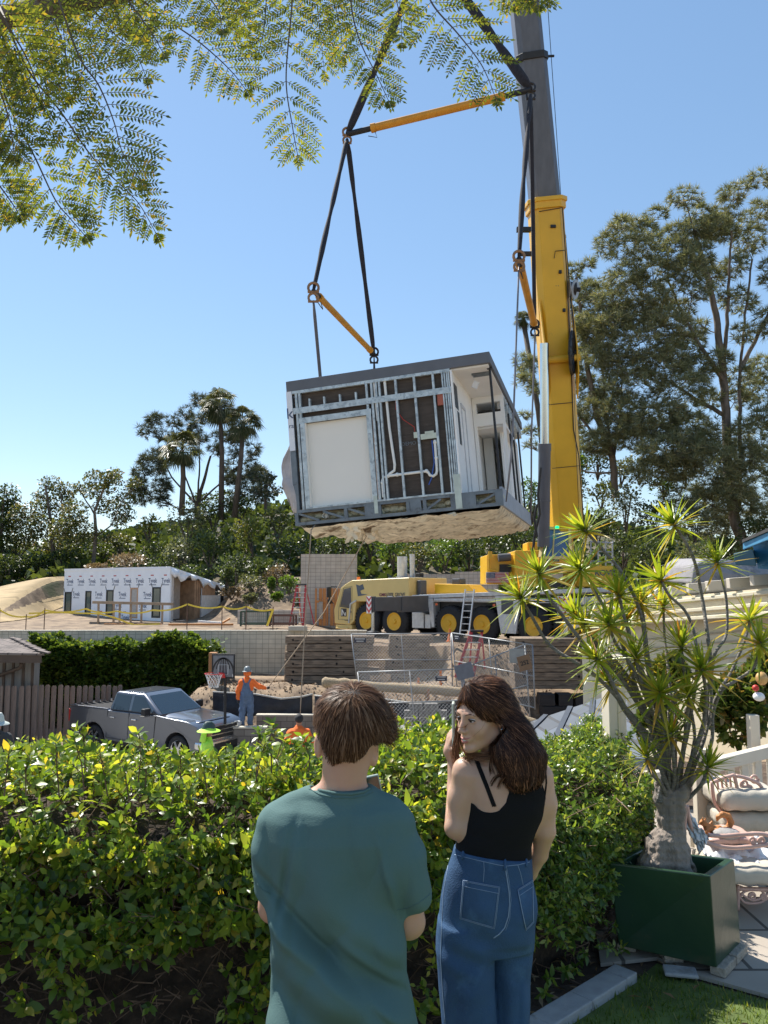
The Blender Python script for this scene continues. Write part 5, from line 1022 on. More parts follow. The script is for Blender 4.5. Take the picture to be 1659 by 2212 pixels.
def tree_px(name, label, cat, Y, trunk, blobs, m, style='leaf', size=.3, dens=1.0, bark=None, tr=.25, grp=None, depth=1.0, seed=3, twig=.03, dY=0):
    """trunk: list of pixel polylines; blobs: (u, v, ru, rv) clumps of foliage; every blob is reached by a limb"""
    rng = np.random.default_rng(seed); rnd = random.Random(seed); k = PX(Y); bark = bark or M_bark; base = P(*trunk[0][0], Y); root = empty(name, base, label=label, cat=cat, group=grp); inv = Matrix.Translation(-base)
    b = MB(); nodes = []
    for ti, tp in enumerate(trunk):
        pts = [P(u, v, Y+dY*i+(0 if ti == 0 else rnd.uniform(-.5, .5))) for i, (u, v) in enumerate(tp)]; Q = []
        for i in range(len(pts)-1):
            for j in range(5): Q.append(pts[i].lerp(pts[i+1], j/5)+Vector((rnd.uniform(-1, 1), rnd.uniform(-1, 1), 0))*tr*.12)
        Q.append(pts[-1]); r0 = tr*(1 if ti == 0 else .42); rr = [lerp(r0, r0*.35, i/len(Q)) for i in range(len(Q))]; b.tube(Q, rr, 8); nodes += [(q, r) for q, r in list(zip(Q, rr))[3:]]
    pos = []; dr = []
    order = sorted(blobs, key=lambda B: -B[1])
    for (u, v, ru, rv) in order:
        if style != 'leaf': ru *= 1.22; rv *= 1.2
        else: ru *= 1.4; rv *= 1.45
        c = P(u, v, Y)+Vector((0, rnd.uniform(-1, 1)*min(6, 90*k)*depth*.5, 0)); r = (ru*k, (ru+rv)/2*k*depth, rv*k)
        bn, br = min(nodes, key=lambda q: (q[0]-c).length+max(0, q[0].z-c.z+.5)*2.5+rnd.random()*.6); L_ = (c-bn).length
        mid = bn.lerp(c, .5)+Vector((0, 0, -L_*.08))+Vector((rnd.uniform(-1, 1), rnd.uniform(-1, 1), 0))*L_*.06; Q = [bn, bn.lerp(mid, .55)+Vector((0,0,-L_*.02)), mid, mid.lerp(c, .55)+Vector((0,0,L_*.03)), c]
        r0 = min(br*.6, .02+L_*.016); rr = [r0, r0*.85, r0*.7, r0*.5, r0*.3]; b.tube(Q, rr, 6); nodes += [(Q[2], rr[2]), (Q[3], rr[3]), (Q[4], rr[4])]
        area = ru*rv*k*k; n = int(max(8, dens*area/(size*size)*(13 if style == 'leaf' else 2.6)))
        p_, d_ = ell_pts(c, r, n, rng, .25 if style == 'leaf' else .45); pos.append(p_); dr.append(d_)
        for q in p_[::max(1, n//9)]: b.tube([Q[3], Vector(q)*.5+Q[3]*.5+Vector((0,0,-.05)), Vector(q)], [r0*.3, twig*.8, twig*.4], 4, caps=False)
    o = b.build('trunk', bark, root, smooth=2, fix=False); o.matrix_parent_inverse = inv
    pos = np.concatenate(pos); dr = np.concatenate(dr)
    if style == 'leaf': o = scatter('crown', pos, dr*.4+np.array([0, 0, -.35]), rng.uniform(.6, 1.3, len(pos))*size, QUAD, m, root, jitter=.7, rng=rng)
    else: o = scatter('crown', pos, dr*.6+np.array([0, 0, .75]), rng.uniform(.7, 1.3, len(pos))*size, NT, m, root, jitter=.3, rng=rng)
    o.matrix_parent_inverse = inv; return root
tree_px('eucalyptus_tree', 'sparse dark tree cut off by the left photo edge', 'tree', 62, [[(6, 1230), (2, 1150), (8, 1080)]], [(4, 1075, 18, 26), (14, 1115, 20, 26), (-12, 1100, 24, 40), (5, 1155, 24, 34), (25, 1190, 24, 22)], L_oak, size=.18, grp='trees on the left ridge', seed=1, tr=.2)
tree_px('eucalyptus_tree', 'loose eucalyptus with drooping clumps, second from the left edge', 'tree', 62, [[(118, 1235), (112, 1160), (105, 1090), (98, 1050)], [(112, 1170), (135, 1110), (131, 1065)]], [(95, 1041, 20, 13), (131, 1057, 19, 13), (112, 1085, 32, 18), (78, 1108, 20, 22), (70, 1066, 12, 8), (50, 1118, 15, 22), (131, 1135, 20, 22), (100, 1140, 20, 20), (62, 1160, 28, 20), (120, 1175, 32, 20)], L_euc, size=.17, grp='trees on the left ridge', seed=2, tr=.2)
tree_px('eucalyptus_tree', 'tall airy eucalyptus with pale forked trunk above the housewrap roof', 'tree', 60, [[(202, 1215), (207, 1150), (204, 1105), (222, 1060), (234, 1020)], [(206, 1160), (240, 1135), (262, 1085), (282, 1060)], [(204, 1110), (185, 1080), (172, 1060)]], [(234, 1017, 14, 10), (222, 1040, 22, 16), (246, 1042, 17, 18), (190, 1057, 24, 12), (172, 1053, 10, 8), (278, 1053, 22, 16), (300, 1046, 10, 9), (222, 1092, 22, 16), (262, 1080, 18, 14), (276, 1112, 16, 12), (248, 1120, 14, 14), (165, 1110, 22, 22), (180, 1150, 24, 20), (150, 1150, 18, 20), (235, 1160, 14, 8)], L_euc, size=.16, grp='trees on the left ridge', seed=3, tr=.16)
tips = []
rg = random.Random(2)
for a, rad in [(8, 130), (16, 146), (24, 150), (33, 150), (42, 150), (50, 168), (58, 185), (66, 200), (74, 212), (82, 222), (90, 224), (98, 220), (106, 214), (114, 200), (123, 190), (132, 172), (142, 150), (152, 134), (163, 122), (174, 115)]:
    for f in (1, .82, .62) if 25 < a < 155 else (1, .75):
        t = R(a+rg.uniform(-3, 3)); f2 = f*rg.uniform(.94, 1.03); tips.append((427+math.cos(t)*rad*f2, 1095-math.sin(t)*rad*f2, 13*f2+3, 11*f2+3))
tree_px('fan_pine_tree', 'broad fan shaped pine with bare upright limbs behind the palms', 'tree', 63, [[(425, 1120), (424, 1095), (440, 1040), (455, 985)], [(424, 1095), (405, 1040), (380, 980)], [(425, 1090), (432, 1010), (428, 930)], [(430, 1085), (480, 1040), (520, 1000)], [(420, 1085), (370, 1030), (345, 980)]], tips, L_pinef, 'needle', size=.5, dens=9, bark=M_barkd, tr=.22, seed=5, depth=1.3, twig=.03)
tree_px('small_pine_tree', 'small dark tree just left of the torn module wrap', 'tree', 58, [[(573, 1100), (575, 1030)]], [(575, 1022, 9, 8), (560, 1035, 12, 7), (588, 1036, 12, 7), (552, 1050, 12, 7), (578, 1050, 14, 8), (595, 1055, 12, 8), (560, 1068, 16, 8), (586, 1072, 15, 8)], L_pinef, 'leaf', size=.2, bark=M_barkd, tr=.12, seed=6)
M_palm = leafmat('palm_leaf', [(0, (.05, .06, .025)), (.7, (.10, .12, .05)), (1, (.2, .17, .1))], .3, .45, 1.4)
def palm(u, v, base, Y, R_, label, seed):
    rng = np.random.default_rng(seed); c = P(u, v, Y); bs = P(base[0], base[1], Y); root = empty('fan_palm', bs, label=label, cat='palm tree', group='fan palms on the ridge'); inv = Matrix.Translation(-bs)
    b = MB(); b.tube([bs-Vector((0,0,1)), bs.lerp(c, .5)+Vector((.1, 0, 0)), c], [.24, .19, .17], 8); o = b.build('trunk', M_barkd, root, smooth=2); o.matrix_parent_inverse = inv
    V, Fq = [], []; r = R_*PX(Y)
    for i in range(46):
        th = rng.uniform(0, 2*math.pi); el = rng.uniform(-1.15, 1.25); d = np.array([math.cos(th)*math.cos(el), math.sin(th)*math.cos(el), math.sin(el)]); st = r*rng.uniform(.35, .5)*(.8 if el < -.3 else 1); e = np.array(c)+d*st; rf = r*rng.uniform(.5, .62)
        s = np.cross(d, [0, 0, 1]); s /= np.linalg.norm(s)+1e-6; up = np.cross(s, d)
        for j in range(13):
            a = (j-6)/6*1.35; q = d*math.cos(a)+s*math.sin(a); tip = e+q*rf*rng.uniform(.85, 1.05)+np.array([0, 0, -rf*.38*(1+abs(a)*.3)]); w_ = .030*rf; pz = np.cross(q, up); k = len(V); mid = e+q*rf*.5; V += [e, mid-pz*w_*1.6, tip, mid+pz*w_*1.6]; Fq.append([k, k+1, k+2, k+3])
        k = len(V); V += [np.array(c)-s*.03, np.array(c)+s*.03, e+s*.02, e-s*.02]; Fq.append([k, k+1, k+2, k+3])
    o = npmesh('frond_crown', np.array(V), np.array(Fq), M_palm, root); o.matrix_parent_inverse = inv; return root
palm(393, 972, (393, 1085), 58, 58, 'short fan palm standing left in front of the fan pine', 1)
palm(475, 878, (478, 1095), 60, 54, 'tallest fan palm of the three on the ridge', 2)
palm(526, 915, (507, 1090), 59, 52, 'slender leaning fan palm, rightmost on the ridge', 3)
palm(1130, 690, (1190, 1090), 52, 26, 'fan palm peeking out left of the yellow boom', 4)
T6 = [(1378,462,16,16),(1346,489,18,16),(1323,505,18,16),(1307,531,22,24),(1426,450,24,16),(1470,434,34,16),(1533,438,30,16),(1581,426,34,20),(1616,412,24,16),(1656,446,30,26),(1406,484,26,20),(1446,515,36,22),(1497,503,30,26),(1569,476,34,30),(1640,495,34,30),(1358,555,40,30),(1406,600,46,32),(1342,615,36,30),(1470,600,36,26),(1374,666,48,32),(1454,670,44,28),(1331,706,42,26),(1390,754,54,32),(1470,754,44,32),(1370,833,58,30),(1462,853,48,32),(1406,912,66,34),(1489,932,50,36),(1350,884,44,26),(1430,984,62,30),(1509,1008,48,34),(1609,952,44,38),(1628,1031,44,42),(1589,1091,46,38),(1640,905,34,32),(1489,1071,44,26),(1530,560,22,16),(1600,560,26,22),(1644,610,26,26),(1560,640,16,12),(1650,700,26,30),(1650,790,24,26),(1530,690,14,12),(1540,860,24,18),(1600,860,20,18),(1650,1120,40,36),(1560,1140,34,24), (1530,1060,26,20)]
tree_px('pine_tree', 'huge grey green pine filling the right edge, pale twin trunks', 'tree', 44, [[(1610, 1190), (1589, 1130), (1575, 1040), (1569, 912), (1561, 793), (1550, 700), (1530, 600), (1500, 500)], [(1597, 1100), (1600, 1000), (1598, 900), (1597, 793), (1610, 680), (1625, 560)], [(1569, 830), (1520, 760), (1480, 690), (1440, 600)], [(1597, 800), (1650, 700), (1690, 600)], [(1561, 800), (1570, 700), (1575, 600), (1580, 500)], [(1570, 900), (1500, 860), (1440, 820)]], T6+[(1450,560,40,26),(1530,500,34,24),(1320,650,34,26),(1420,710,44,28),(1350,790,44,26),(1420,795,48,28),(1500,800,36,24),(1440,890,46,28),(1520,960,34,26),(1600,1000,34,30),(1570,480,34,24),(1610,640,30,24),(1650,830,26,30),(1500,720,30,22),(1590,730,20,20),(1380,940,46,28),(1460,1010,44,28),(1560,1060,36,28),(1290,700,30,26),(1340,670,34,26),(1400,660,34,26),(1480,640,34,24),(1500,560,34,24),(1560,580,30,20),(1600,820,26,24),(1540,790,26,22),(1470,960,40,28),(1420,1020,50,28),(1520,1090,44,28),(1300,760,30,24)], L_pine, 'needle', size=.46, dens=8.5, tr=.34, seed=8, depth=1.2, twig=.02, grp=None)
T7 = [(1243,579,20,18),(1275,565,12,14),(1295,615,30,26),(1262,640,24,22),(1290,680,30,24),(1271,773,34,26),(1250,715,22,26),(1291,833,36,28),(1320,790,30,20),(1280,890,36,24),(1330,930,40,24),(1220,850,22,20),(1131,774,17,14),(1150,785,12,16),(1115,832,12,9),(1131,828,14,12),(1154,840,12,12),(1139,893,12,9),(1150,930,12,12),(1154,955,12,8),(1170,720,14,14),(1128,800,10,10),(1270,960,34,24),(1210,1000,30,24)]
tree_px('pine_tree', 'leaning multi stemmed pine right behind the yellow boom', 'tree', 46, [[(1330, 1075), (1323, 985), (1290, 900), (1270, 800), (1255, 680), (1245, 600)], [(1323, 985), (1310, 900), (1300, 780), (1290, 650)], [(1320, 990), (1270, 920), (1220, 860), (1170, 800)], [(1325, 985), (1340, 900), (1345, 800)]], T7+[(1260,730,26,24),(1310,730,26,24),(1250,800,26,22),(1250,900,28,24),(1310,860,28,22),(1240,650,20,26),(1300,960,34,24)], L_pine, 'needle', size=.44, dens=8.5, tr=.24, seed=9, depth=1.0, twig=.02)
BU = [(15,1225,55,36,58,L_oak,'dark bush under the leftmost tree'),(85,1222,52,36,59,L_oak,'dark bush left of the wrapped house'),(150,1212,46,36,60,L_oak,'dark bush behind the left corner of the wrapped house'),(215,1190,44,30,62,L_oak,'dark bush below the airy eucalyptus'),(262,1170,36,26,63,L_euc,'greenish bush between eucalyptus and round bushes'),
(213,1228,30,14,52,L_brn,'tan dry bush just above the wrapped house roof'),(278,1212,48,20,53,L_brn,'brown dry bush above the middle of the wrapped house roof'),(323,1140,36,32,60,L_yel,'round yellow green bush left of the grey olive bush'),(335,1190,38,32,57,L_oak,'dark bush above the wrapped house right corner'),
(405,1128,48,48,58,L_olive,'big grey olive coloured bush below the short palm'),(392,1195,44,46,54,L_olive,'grey olive bush lower down near the house roof'),(462,1110,42,34,60,L_oak,'dark round bush under the tallest palm'),(520,1098,44,32,60,L_oak,'dark bush under the leaning palm'),(455,1180,56,50,54,L_oak,'large dark bush in the middle of the slope'),
(548,1150,46,46,55,L_yel,'yellow tinged bush with light clumps left of the module'),(600,1128,42,36,58,L_euc,'mid green bush just below the torn wrap'),(618,1185,50,44,52,L_oak,'dark bush under the module left corner'),(510,1225,50,40,50,L_oak,'dark bush above the house gable'),(572,1235,44,36,49,L_oak,'dark bush above the bank behind the crates'),
(690,1185,46,32,54,L_oak,'dark bush behind the tall block wall left'),(742,1180,40,30,54,L_oak,'dark bush behind the tall block wall right'),(800,1170,40,36,54,L_oak,'dark bush below the torn insulation'),(850,1190,44,38,52,L_brt,'bright green bush right of the tall block wall'),(905,1200,46,34,51,L_euc,'mid green bush under the middle of the module'),(960,1188,46,40,52,L_brt,'bright bush behind the low block wall'),(1015,1195,46,40,52,L_oak,'dark bush behind the counterweight'),(1070,1175,44,38,53,L_oak,'dark bush under the module right corner'),(1120,1160,40,38,53,L_oak,'dark bush left of the lift cylinder'),(1148,1075,28,52,56,L_brt,'tall bright bush seen between module and boom'),(1120,1210,50,30,50,L_oak,'low dark bush behind the engine housing'),
(1298,1065,34,34,44,L_yel,'yellowish bush right of the boom foot'),(1290,1130,44,46,42,L_oak,'dark bush behind the operator cab'),(1350,1095,46,56,42,L_olive,'glossy grey green bush right of the yellowish one'),(1345,1180,50,46,40,L_oak,'dark bush behind the crane guard rail'),(1432,1050,40,26,45,L_brt,'bright green clump below the big pine'),(1425,1120,52,48,42,L_oak,'dark bush behind the tallest plant rosette'),(1410,1200,52,44,38,L_oak,'dark bush behind the middle plant rosettes'),(1500,1130,54,48,42,L_olive,'grey green bush left of the pine trunk'),(1490,1205,50,40,38,L_olive,'grey green low bush above the pale roof'),(1570,1190,50,46,40,L_oak,'dark bush at the foot of the big pine'),(1640,1150,44,50,42,L_oak,'dark bush behind the blue eave'),(1240,1060,34,56,50,L_oak,'dark bush directly behind the boom foot'),(1200,1150,40,50,50,L_oak,'dark bush behind the lift cylinder')]
BU += [(1290,1000,36,34,47,L_oak,'dark crown right of the boom above the yellowish bush'),(1340,1020,34,30,48,L_olive,'grey green crown at the foot of the leaning pine'),(1250,1010,26,36,50,L_brt,'bright green crown close behind the boom'),(545,1262,40,22,47,L_olive,'low grey green brush on the bank'),(600,1240,36,24,48,L_brn,'dry brown brush high on the bank'),(500,1280,26,14,46,L_brn,'dry brown brush beside the house gable'),(650,1300,20,12,46,L_olive,'low brush behind the red stepladder'),(420,1240,50,26,52,L_oak,'dark brush just above the wrapped house roof'),(355,1218,40,26,54,L_oak,'dark brush above the house roof middle'),(40,1175,44,30,66,L_euc,'hazy green bush mass between the two leftmost trees'),(120,1190,50,30,66,L_oak,'dark bush mass behind the second eucalyptus'),(185,1170,36,26,68,L_oak,'small dark crown behind the airy eucalyptus'),(500,1075,40,24,64,L_oak,'dark crown right below the leaning palm'),(430,1085,44,24,64,L_oak,'dark crown at the foot of the fan pine'),(1380,1010,50,34,47,L_olive,'grey green crown left of the pine trunks'),(1240,960,34,50,52,L_olive,'grey green crown beside the boom'),(1560,1000,40,50,50,L_olive,'grey green crown behind the pine trunks'),(1480,1000,46,46,50,L_oak,'dark crown behind the big pine lower limbs')]
for u, v, ru, rv, Y, m, lab in BU: bush(u, v, ru, rv, Y, m, lab, leaf=.155 if Y > 48 else .125)
for u, v, ru, rv, Y, m, lab in ((625,1262,26,20,45,L_brt,'light green weed clump on the bank left of the block wall'),(600,1288,14,9,44,L_brt,'small green weed below the light clump'),(541,1292,16,12,44,L_olive,'pale weed clump on the bare bank'),(586,1262,8,20,45,L_brt,'narrow tall green weed on the bank'),(490,1245,16,30,46,L_oak,'blue green climbing plant behind the house gable')): bush(u, v, ru, rv, Y, m, lab, leaf=.12, name='weed_clump', cat='weeds', grp='weeds on the dirt bank')
rng = np.random.default_rng(4); n = 42000; gx = rng.uniform(-60, 62, n); gy = rng.uniform(50, 100, n); msk = (np.array([fbm(a, c, .1, 6) for a, c in zip(gx, gy)]) > -.35) & ~((gx < -14) & (gy < 56)); gx, gy = gx[msk], gy[msk]
pos = np.array([[a, c, HZ(a, c)+rng.uniform(0, .9)] for a, c in zip(gx, gy)])
tag(scatter('undergrowth', pos, np.tile([0, -.3, 1.], (len(pos), 1)), rng.uniform(.35, .8, len(pos)), QUAD, L_oak, jitter=.8, rng=rng), 'dense dark brush covering the hill between the bushes', 'undergrowth', kind='stuff')
def hedge_box(name, x0, x1, y0, y1, z0, top, n, leaf, m, label, inner, seed=1, tpl=None):
    rng = np.random.default_rng(seed); pos = []; dr = []; root = empty(name, ((x0+x1)/2, y0, z0), label=label, cat='hedge'); inv = Matrix.Translation((-(x0+x1)/2, -y0, -z0))
    for i in range(n):
        x = rng.uniform(x0, x1); r = rng.random(); T = top(x); lump = .18*math.sin(x*2.3)+.22*fbm(x, 3, .9, 8)
        if r < .62: z = z0+(T-z0)*rng.random()**.85; y = y0-lump*.6+.2*fbm(x, z, 1.3, 3)+rng.random()**2*.4; d = (0, -1, .3)
        elif r < .93: y = rng.uniform(y0, y1); z = T+lump*.5+.25*fbm(x, y, 1.5, 5)-rng.random()**2*.3; d = (0, 0, 1)
        else: y = rng.uniform(y0, y1); s = rng.random() < .5; x = (x0 if s else x1)+rng.normal()*.12; z = z0+(T-z0)*rng.random(); d = (-1 if s else 1, 0, .3)
        pos.append((x, y, z)); dr.append(d)
    o = scatter('foliage', pos, dr, rng.uniform(.7, 1.3, n)*leaf, tpl or QUAD, m, root, jitter=.75, rng=rng); o.matrix_parent_inverse = inv
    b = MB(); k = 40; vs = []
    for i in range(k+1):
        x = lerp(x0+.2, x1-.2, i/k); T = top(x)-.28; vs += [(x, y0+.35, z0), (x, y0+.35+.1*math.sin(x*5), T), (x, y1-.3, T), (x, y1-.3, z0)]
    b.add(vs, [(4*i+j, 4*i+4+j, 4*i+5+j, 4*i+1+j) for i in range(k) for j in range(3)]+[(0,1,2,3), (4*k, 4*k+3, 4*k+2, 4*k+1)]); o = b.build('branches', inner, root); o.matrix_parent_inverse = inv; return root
L_fic = leafmat('ficus_leaf', [(0, (.03, .055, .012)), (.5, (.06, .11, .02)), (.85, (.12, .18, .035)), (1, (.2, .26, .06))], .4, .3, 1.7)
fx0, fx1 = P(80, 1420, 31).x, P(452, 1420, 30).x
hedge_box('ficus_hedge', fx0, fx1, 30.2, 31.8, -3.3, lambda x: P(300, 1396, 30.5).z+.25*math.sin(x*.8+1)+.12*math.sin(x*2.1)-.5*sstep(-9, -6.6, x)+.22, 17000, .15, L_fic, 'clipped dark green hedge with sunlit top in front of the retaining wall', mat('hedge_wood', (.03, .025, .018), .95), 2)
MB()
tag(MB().bb((P(449, 1500, 29).x, 29, -3.3), (P(465, 1500, 29).x, 29.3, P(455, 1410, 29).z)).build('timber_post', mat('orange_timber', (.42, .20, .08), .8, 0, .2, 3, stretch=(4, 4, .4)), bev=.01), 'tall orange brown timber post at the right end of the green hedge', 'post')
M_shin = gridmat('roof_shingle', (.17, .14, .125), (.05, .045, .04), .45, .28, .02, 'XY', .5, .95, .25)
M_brnp = mat('brown_trim', (.075, .05, .035), .7, 0, .15, 3)
M_gwall = mat('grey_board_wall', (.20, .19, .175), .85, 0, .2, 3, stretch=(4, 4, .5))
nh = empty('neighbour_house', P(0, 1480, 24.5), label='low grey house with brown shingle roof at the left photo edge', cat='house')
def wl2(b, name, m, root, **k): o = b.build(name, m, root, **k); o.matrix_parent_inverse = Matrix.Translation(-root.location); return o
a, c, e = P(92, 1416, 24.5), P(-160, 1411, 24.5), P(-10, 1381, 28.0); r2 = P(-200, 1379, 28.0)
b = MB(); t = Vector((0,0,.06)); c2 = P(-160, 1411, 24.5); b.hexa([c2, a, r2, P(30, 1384, 28.0), c2+t, a+t, r2+t, P(30, 1384, 28)+t]); b.hexa([a, P(96, 1417, 24.6), P(30, 1384, 28.0), P(60, 1400, 28.6), a+t*.9, P(96, 1417, 24.6)+t*.9, P(30, 1384, 28)+t*.9, P(60, 1400, 28.6)+t*.9]); rf = wl2(b, 'roof', M_shin, nh)
b = MB()
for k in range(7): q = P(94-k*10, 1414.5-k*4.8, 24.5+k*.55); wl2(MB().box(q+Vector((0,0,.09)), (.34, .3, .05), Matrix.Rotation(R(12), 3, 'Y')), 'ridge_tile', M_shin, rf)
b = MB(); b.hexa([P(-160, 1431, 24.55), P(90, 1432, 24.55), P(-160, 1431, 24.7), P(90, 1432, 24.7), P(-160, 1412, 24.55), P(90, 1416, 24.55), P(-160, 1412, 24.7), P(90, 1416, 24.7)]); wl2(b, 'fascia', M_brnp, nh)
wx = P(74, 1450, 25.6).x; b = MB(); b.bb((wx-9, 25.6, -3.3), (wx, 26.0, P(0, 1428, 25.6).z)); wl2(b, 'wall', M_gwall, nh)
b = MB()
for u in (8, 28, 50, 70): p = P(u, 1450, 25.57); b.bb((p.x-.04, 25.56, -3.2), (p.x+.04, 25.6, P(0, 1428, 25.6).z))
wl2(b, 'wall_batten', M_brnp, nh)
b = MB(); b.tube([P(46, 1432, 25), P(46, 1440, 25.1), P(40, 1444, 25.2), P(-10, 1462, 25.4)], .06, 6); wl2(b, 'downpipe', M_brnp, nh, smooth=2)
M_pal = mat('weathered_paling', (.23, .17, .14), .9, 0, .3, 2.5, stretch=(6, 6, .5), bump=.8, bscale=20, dirt=(.11, .085, .075), dscale=2.5, dthr=.54)
fe = empty('wooden_fence', P(0, 1600, 24.5), label='weathered brown board fence behind the pickup', cat='fence')
rg = random.Random(5); x = P(-60, 1500, 24.4).x; xe = P(262, 1500, 27.5).x; i = 0
while x < xe:
    f = (x-P(-60, 1500, 24.4).x)/(xe-P(-60, 1500, 24.4).x); y = lerp(24.2, 27.6, f); w_ = .165; zt_ = P(100, 1481, y).z+rg.uniform(-.02, .02); b = MB()
    b.prism([(0, -3.4), (w_-.012, -3.4), (w_-.012, zt_-.05), (w_-.04, zt_), (.028, zt_), (0, zt_-.05)], 0, .02, lambda p, q, t: (p, t, q)); o = b.build('paling', M_pal, fe); o.matrix_parent_inverse = Matrix.Translation(-fe.location); o.location = (x, y+rg.uniform(-.01, .01), 0); o.rotation_euler = (0, R(rg.uniform(-.7, .7)), R(9)); x += .150
M_tr = mat('silver_grey_car_paint', (.13, .14, .165), .3, .6, .03, 1, coat=1)
M_chrm = mat('chrome', (.62, .63, .64), .15, 1, .03, 1); M_cgl = glassmat('dark_car_glass', (.02, .035, .05), .04); M_lens = mat('lamp_lens', (.7, .7, .68), .15, .2)
ty = 26.3; t0 = P(142, 1630, ty); tk = empty('pickup_truck', (t0.x, ty, -3.27), math.atan2(-.50, .866), 'silver grey crew cab pickup parked by the wooden fence', 'pickup truck')
def arc(cx, cz, r, a0, a1, n=9): return [(cx+r*math.cos(R(lerp(a0, a1, i/n))), cz+r*math.sin(R(lerp(a0, a1, i/n)))) for i in range(n+1)]
WR = .41; xr, xf = 1.28, 4.95
prof = [(.02, .55), (.0, .75), (.03, 1.30), (.06, 1.34), (1.86, 1.36), (1.9, 1.33), (4.1, 1.33), (4.3, 1.31), (5.3, 1.25), (5.72, 1.14), (5.86, .98), (5.88, .6), (5.8, .45), (xf+.56, .42)]+arc(xf, .40, .52, 0, 180)+[(xf-.56, .40), (xr+.56, .40)]+arc(xr, .40, .52, 0, 180)+[(xr-.56, .45)]
b = MB()
def sec(yv, zs, inset):
    return [(x, yv, z) for x, z in prof]
n = len(prof); ys_ = [(.06, .035), (0, 0), (0, 0), (.06, .035)]
rings = []
W_ = 2.04
for yv in (.10, .03, 0.0): rings.append([(x, yv+(.05*max(0, (z-.95))/.4), z) for x, z in prof])
lft = rings[2]; vs = []; cols = [0.0, W_]
L0 = [(x, .0+.06*max(0, z-.95)/.4+.03*max(0, .7-z), z) for x, z in prof]; L1 = [(x, W_-y, z) for x, y, z in L0]
b.add(L0+L1, [tuple(range(n)), tuple(range(2*n-1, n-1, -1))]+[(i, i+n, (i+1)%n+n, (i+1)%n) for i in range(n)]); body = b.build('body', M_tr, tk, bev=.035, seg=3)
for p_ in body.data.polygons: p_.use_smooth = True
body.modifiers['bevel'].harden_normals = True; body.modifiers['bevel'].width = .06; body.modifiers['bevel'].segments = 5
b = MB(); b.bb((.12, .16, .9), (1.78, W_-.16, 1.372)); b.build('bed_cavity', mat('bed_black', (.012, .012, .014), .9), tk)
b = MB(); b.bb((.05, .06, 1.345), (1.84, .16, 1.39)); b.bb((.05, W_-.16, 1.345), (1.84, W_-.06, 1.39)); b.bb((.02, .06, 1.345), (.12, W_-.06, 1.385)); b.build('bed_rail', M_tr, tk, bev=.015)
def gh(x0, x1, x2, x3, z0, z1, yi0, yi1):
    return [(x0, yi0, z0), (x3, yi0, z0), (x0, W_-yi0, z0), (x3, W_-yi0, z0), (x1, yi1, z1), (x2, yi1, z1), (x1, W_-yi1, z1), (x2, W_-yi1, z1)]
b = MB(); b.hexa(gh(1.86, 2.05, 3.32, 4.2, 1.32, 1.93, .07, .22)); cabg = b.build('cab_roof', M_tr, tk, bev=.09, seg=5, smooth=2); cabg.modifiers['bevel'].harden_normals = True
b = MB(); b.bb((2.3, .35, 1.925), (3.2, W_-.35, 1.955)); b.build('roof_crown', M_tr, cabg, bev=.03, seg=3)
def side_q(pts, off=.006):
    """points (x,z) on the slanted side glass plane"""
    return [(x, .07+(z-1.32)/.61*.15-off, z) for x, z in pts]
for nm, pts in (('side_window', [(2.03, 1.38), (2.78, 1.38), (2.80, 1.84), (2.12, 1.84)]), ('side_window', [(2.90, 1.38), (3.86, 1.38), (3.40, 1.80), (3.30, 1.84), (2.92, 1.84)])):
    q = side_q(pts); k = len(q); b = MB(); b.add(q+[(x, y+.02, z) for x, y, z in q], [tuple(range(k)), tuple(range(2*k-1, k-1, -1))]+[(i, i+k, (i+1)%k+k, (i+1)%k) for i in range(k)]); b.build(nm, M_cgl, cabg)
b = MB()
def wsq(s, t, off=.008): # windshield plane
    x = lerp(4.2, 3.32, t)+off*.57; z = lerp(1.32, 1.93, t)+off*.8; yi = lerp(.07, .22, t); return (x, lerp(yi, W_-yi, s), z)
b.add([wsq(.06, .06), wsq(.94, .06), wsq(.92, .88), wsq(.08, .88)], [(0,1,2,3)]); b.build('windshield', M_cgl, cabg, fix=False)
b = MB(); b.hexa([(4.22, .22, 1.31), (5.55, .3, 1.20), (4.22, W_-.22, 1.31), (5.55, W_-.3, 1.20), (4.22, .35, 1.36), (5.5, .45, 1.24), (4.22, W_-.35, 1.36), (5.5, W_-.45, 1.24)]); b.build('hood', M_tr, tk, bev=.05, seg=4, smooth=2).modifiers['bevel'].harden_normals = True
b = MB()
for x0, z0, x1, z1 in ((1.88, .5, 1.88, 1.33), (2.85, .5, 2.85, 1.33), (3.98, .5, 4.0, 1.33), (1.88, .5, 3.9, .47)): b.bar((x0, .0, z0), (x1, .0 if z1 < 1 else .045, z1), .014, .014, (0,1,0))
b.build('door_seam', M_black, tk)
for x in (2.05, 3.02): MB().bb((x, -.03, 1.12), (x+.2, .03, 1.155)).build('door_handle', M_chrm, tk, bev=.01)
b = MB(); b.box((3.78, -.14, 1.43), (.16, .26, .24)); b.bar((3.8, 0, 1.36), (3.78, .1, 1.38), .05, .05); mi_ = b.build('mirror', M_black, tk, bev=.05, seg=3); MB().bb((3.7, -.28, 1.33), (3.87, -.10, 1.35)).build('mirror_trim', M_chrm, mi_)
b = MB(); b.box((3.78, W_+.14, 1.43), (.16, .26, .24)); b.build('mirror', M_black, tk, bev=.05, seg=3)
b = MB(); b.bb((5.80, .42, .68), (5.905, W_-.42, 1.06)); gr_ = b.build('grille', M_black, tk, bev=.02)
for z in (.70, .83, .95, 1.07): MB().bb((5.88, .40, z), (5.93, W_-.40, z+.028)).build('grille_bar', M_chrm, gr_)
for y in (.05, W_-.42): MB().bb((5.62, y, .92), (5.90, y+.37, 1.08)).build('headlight', M_lens, tk, bev=.03)
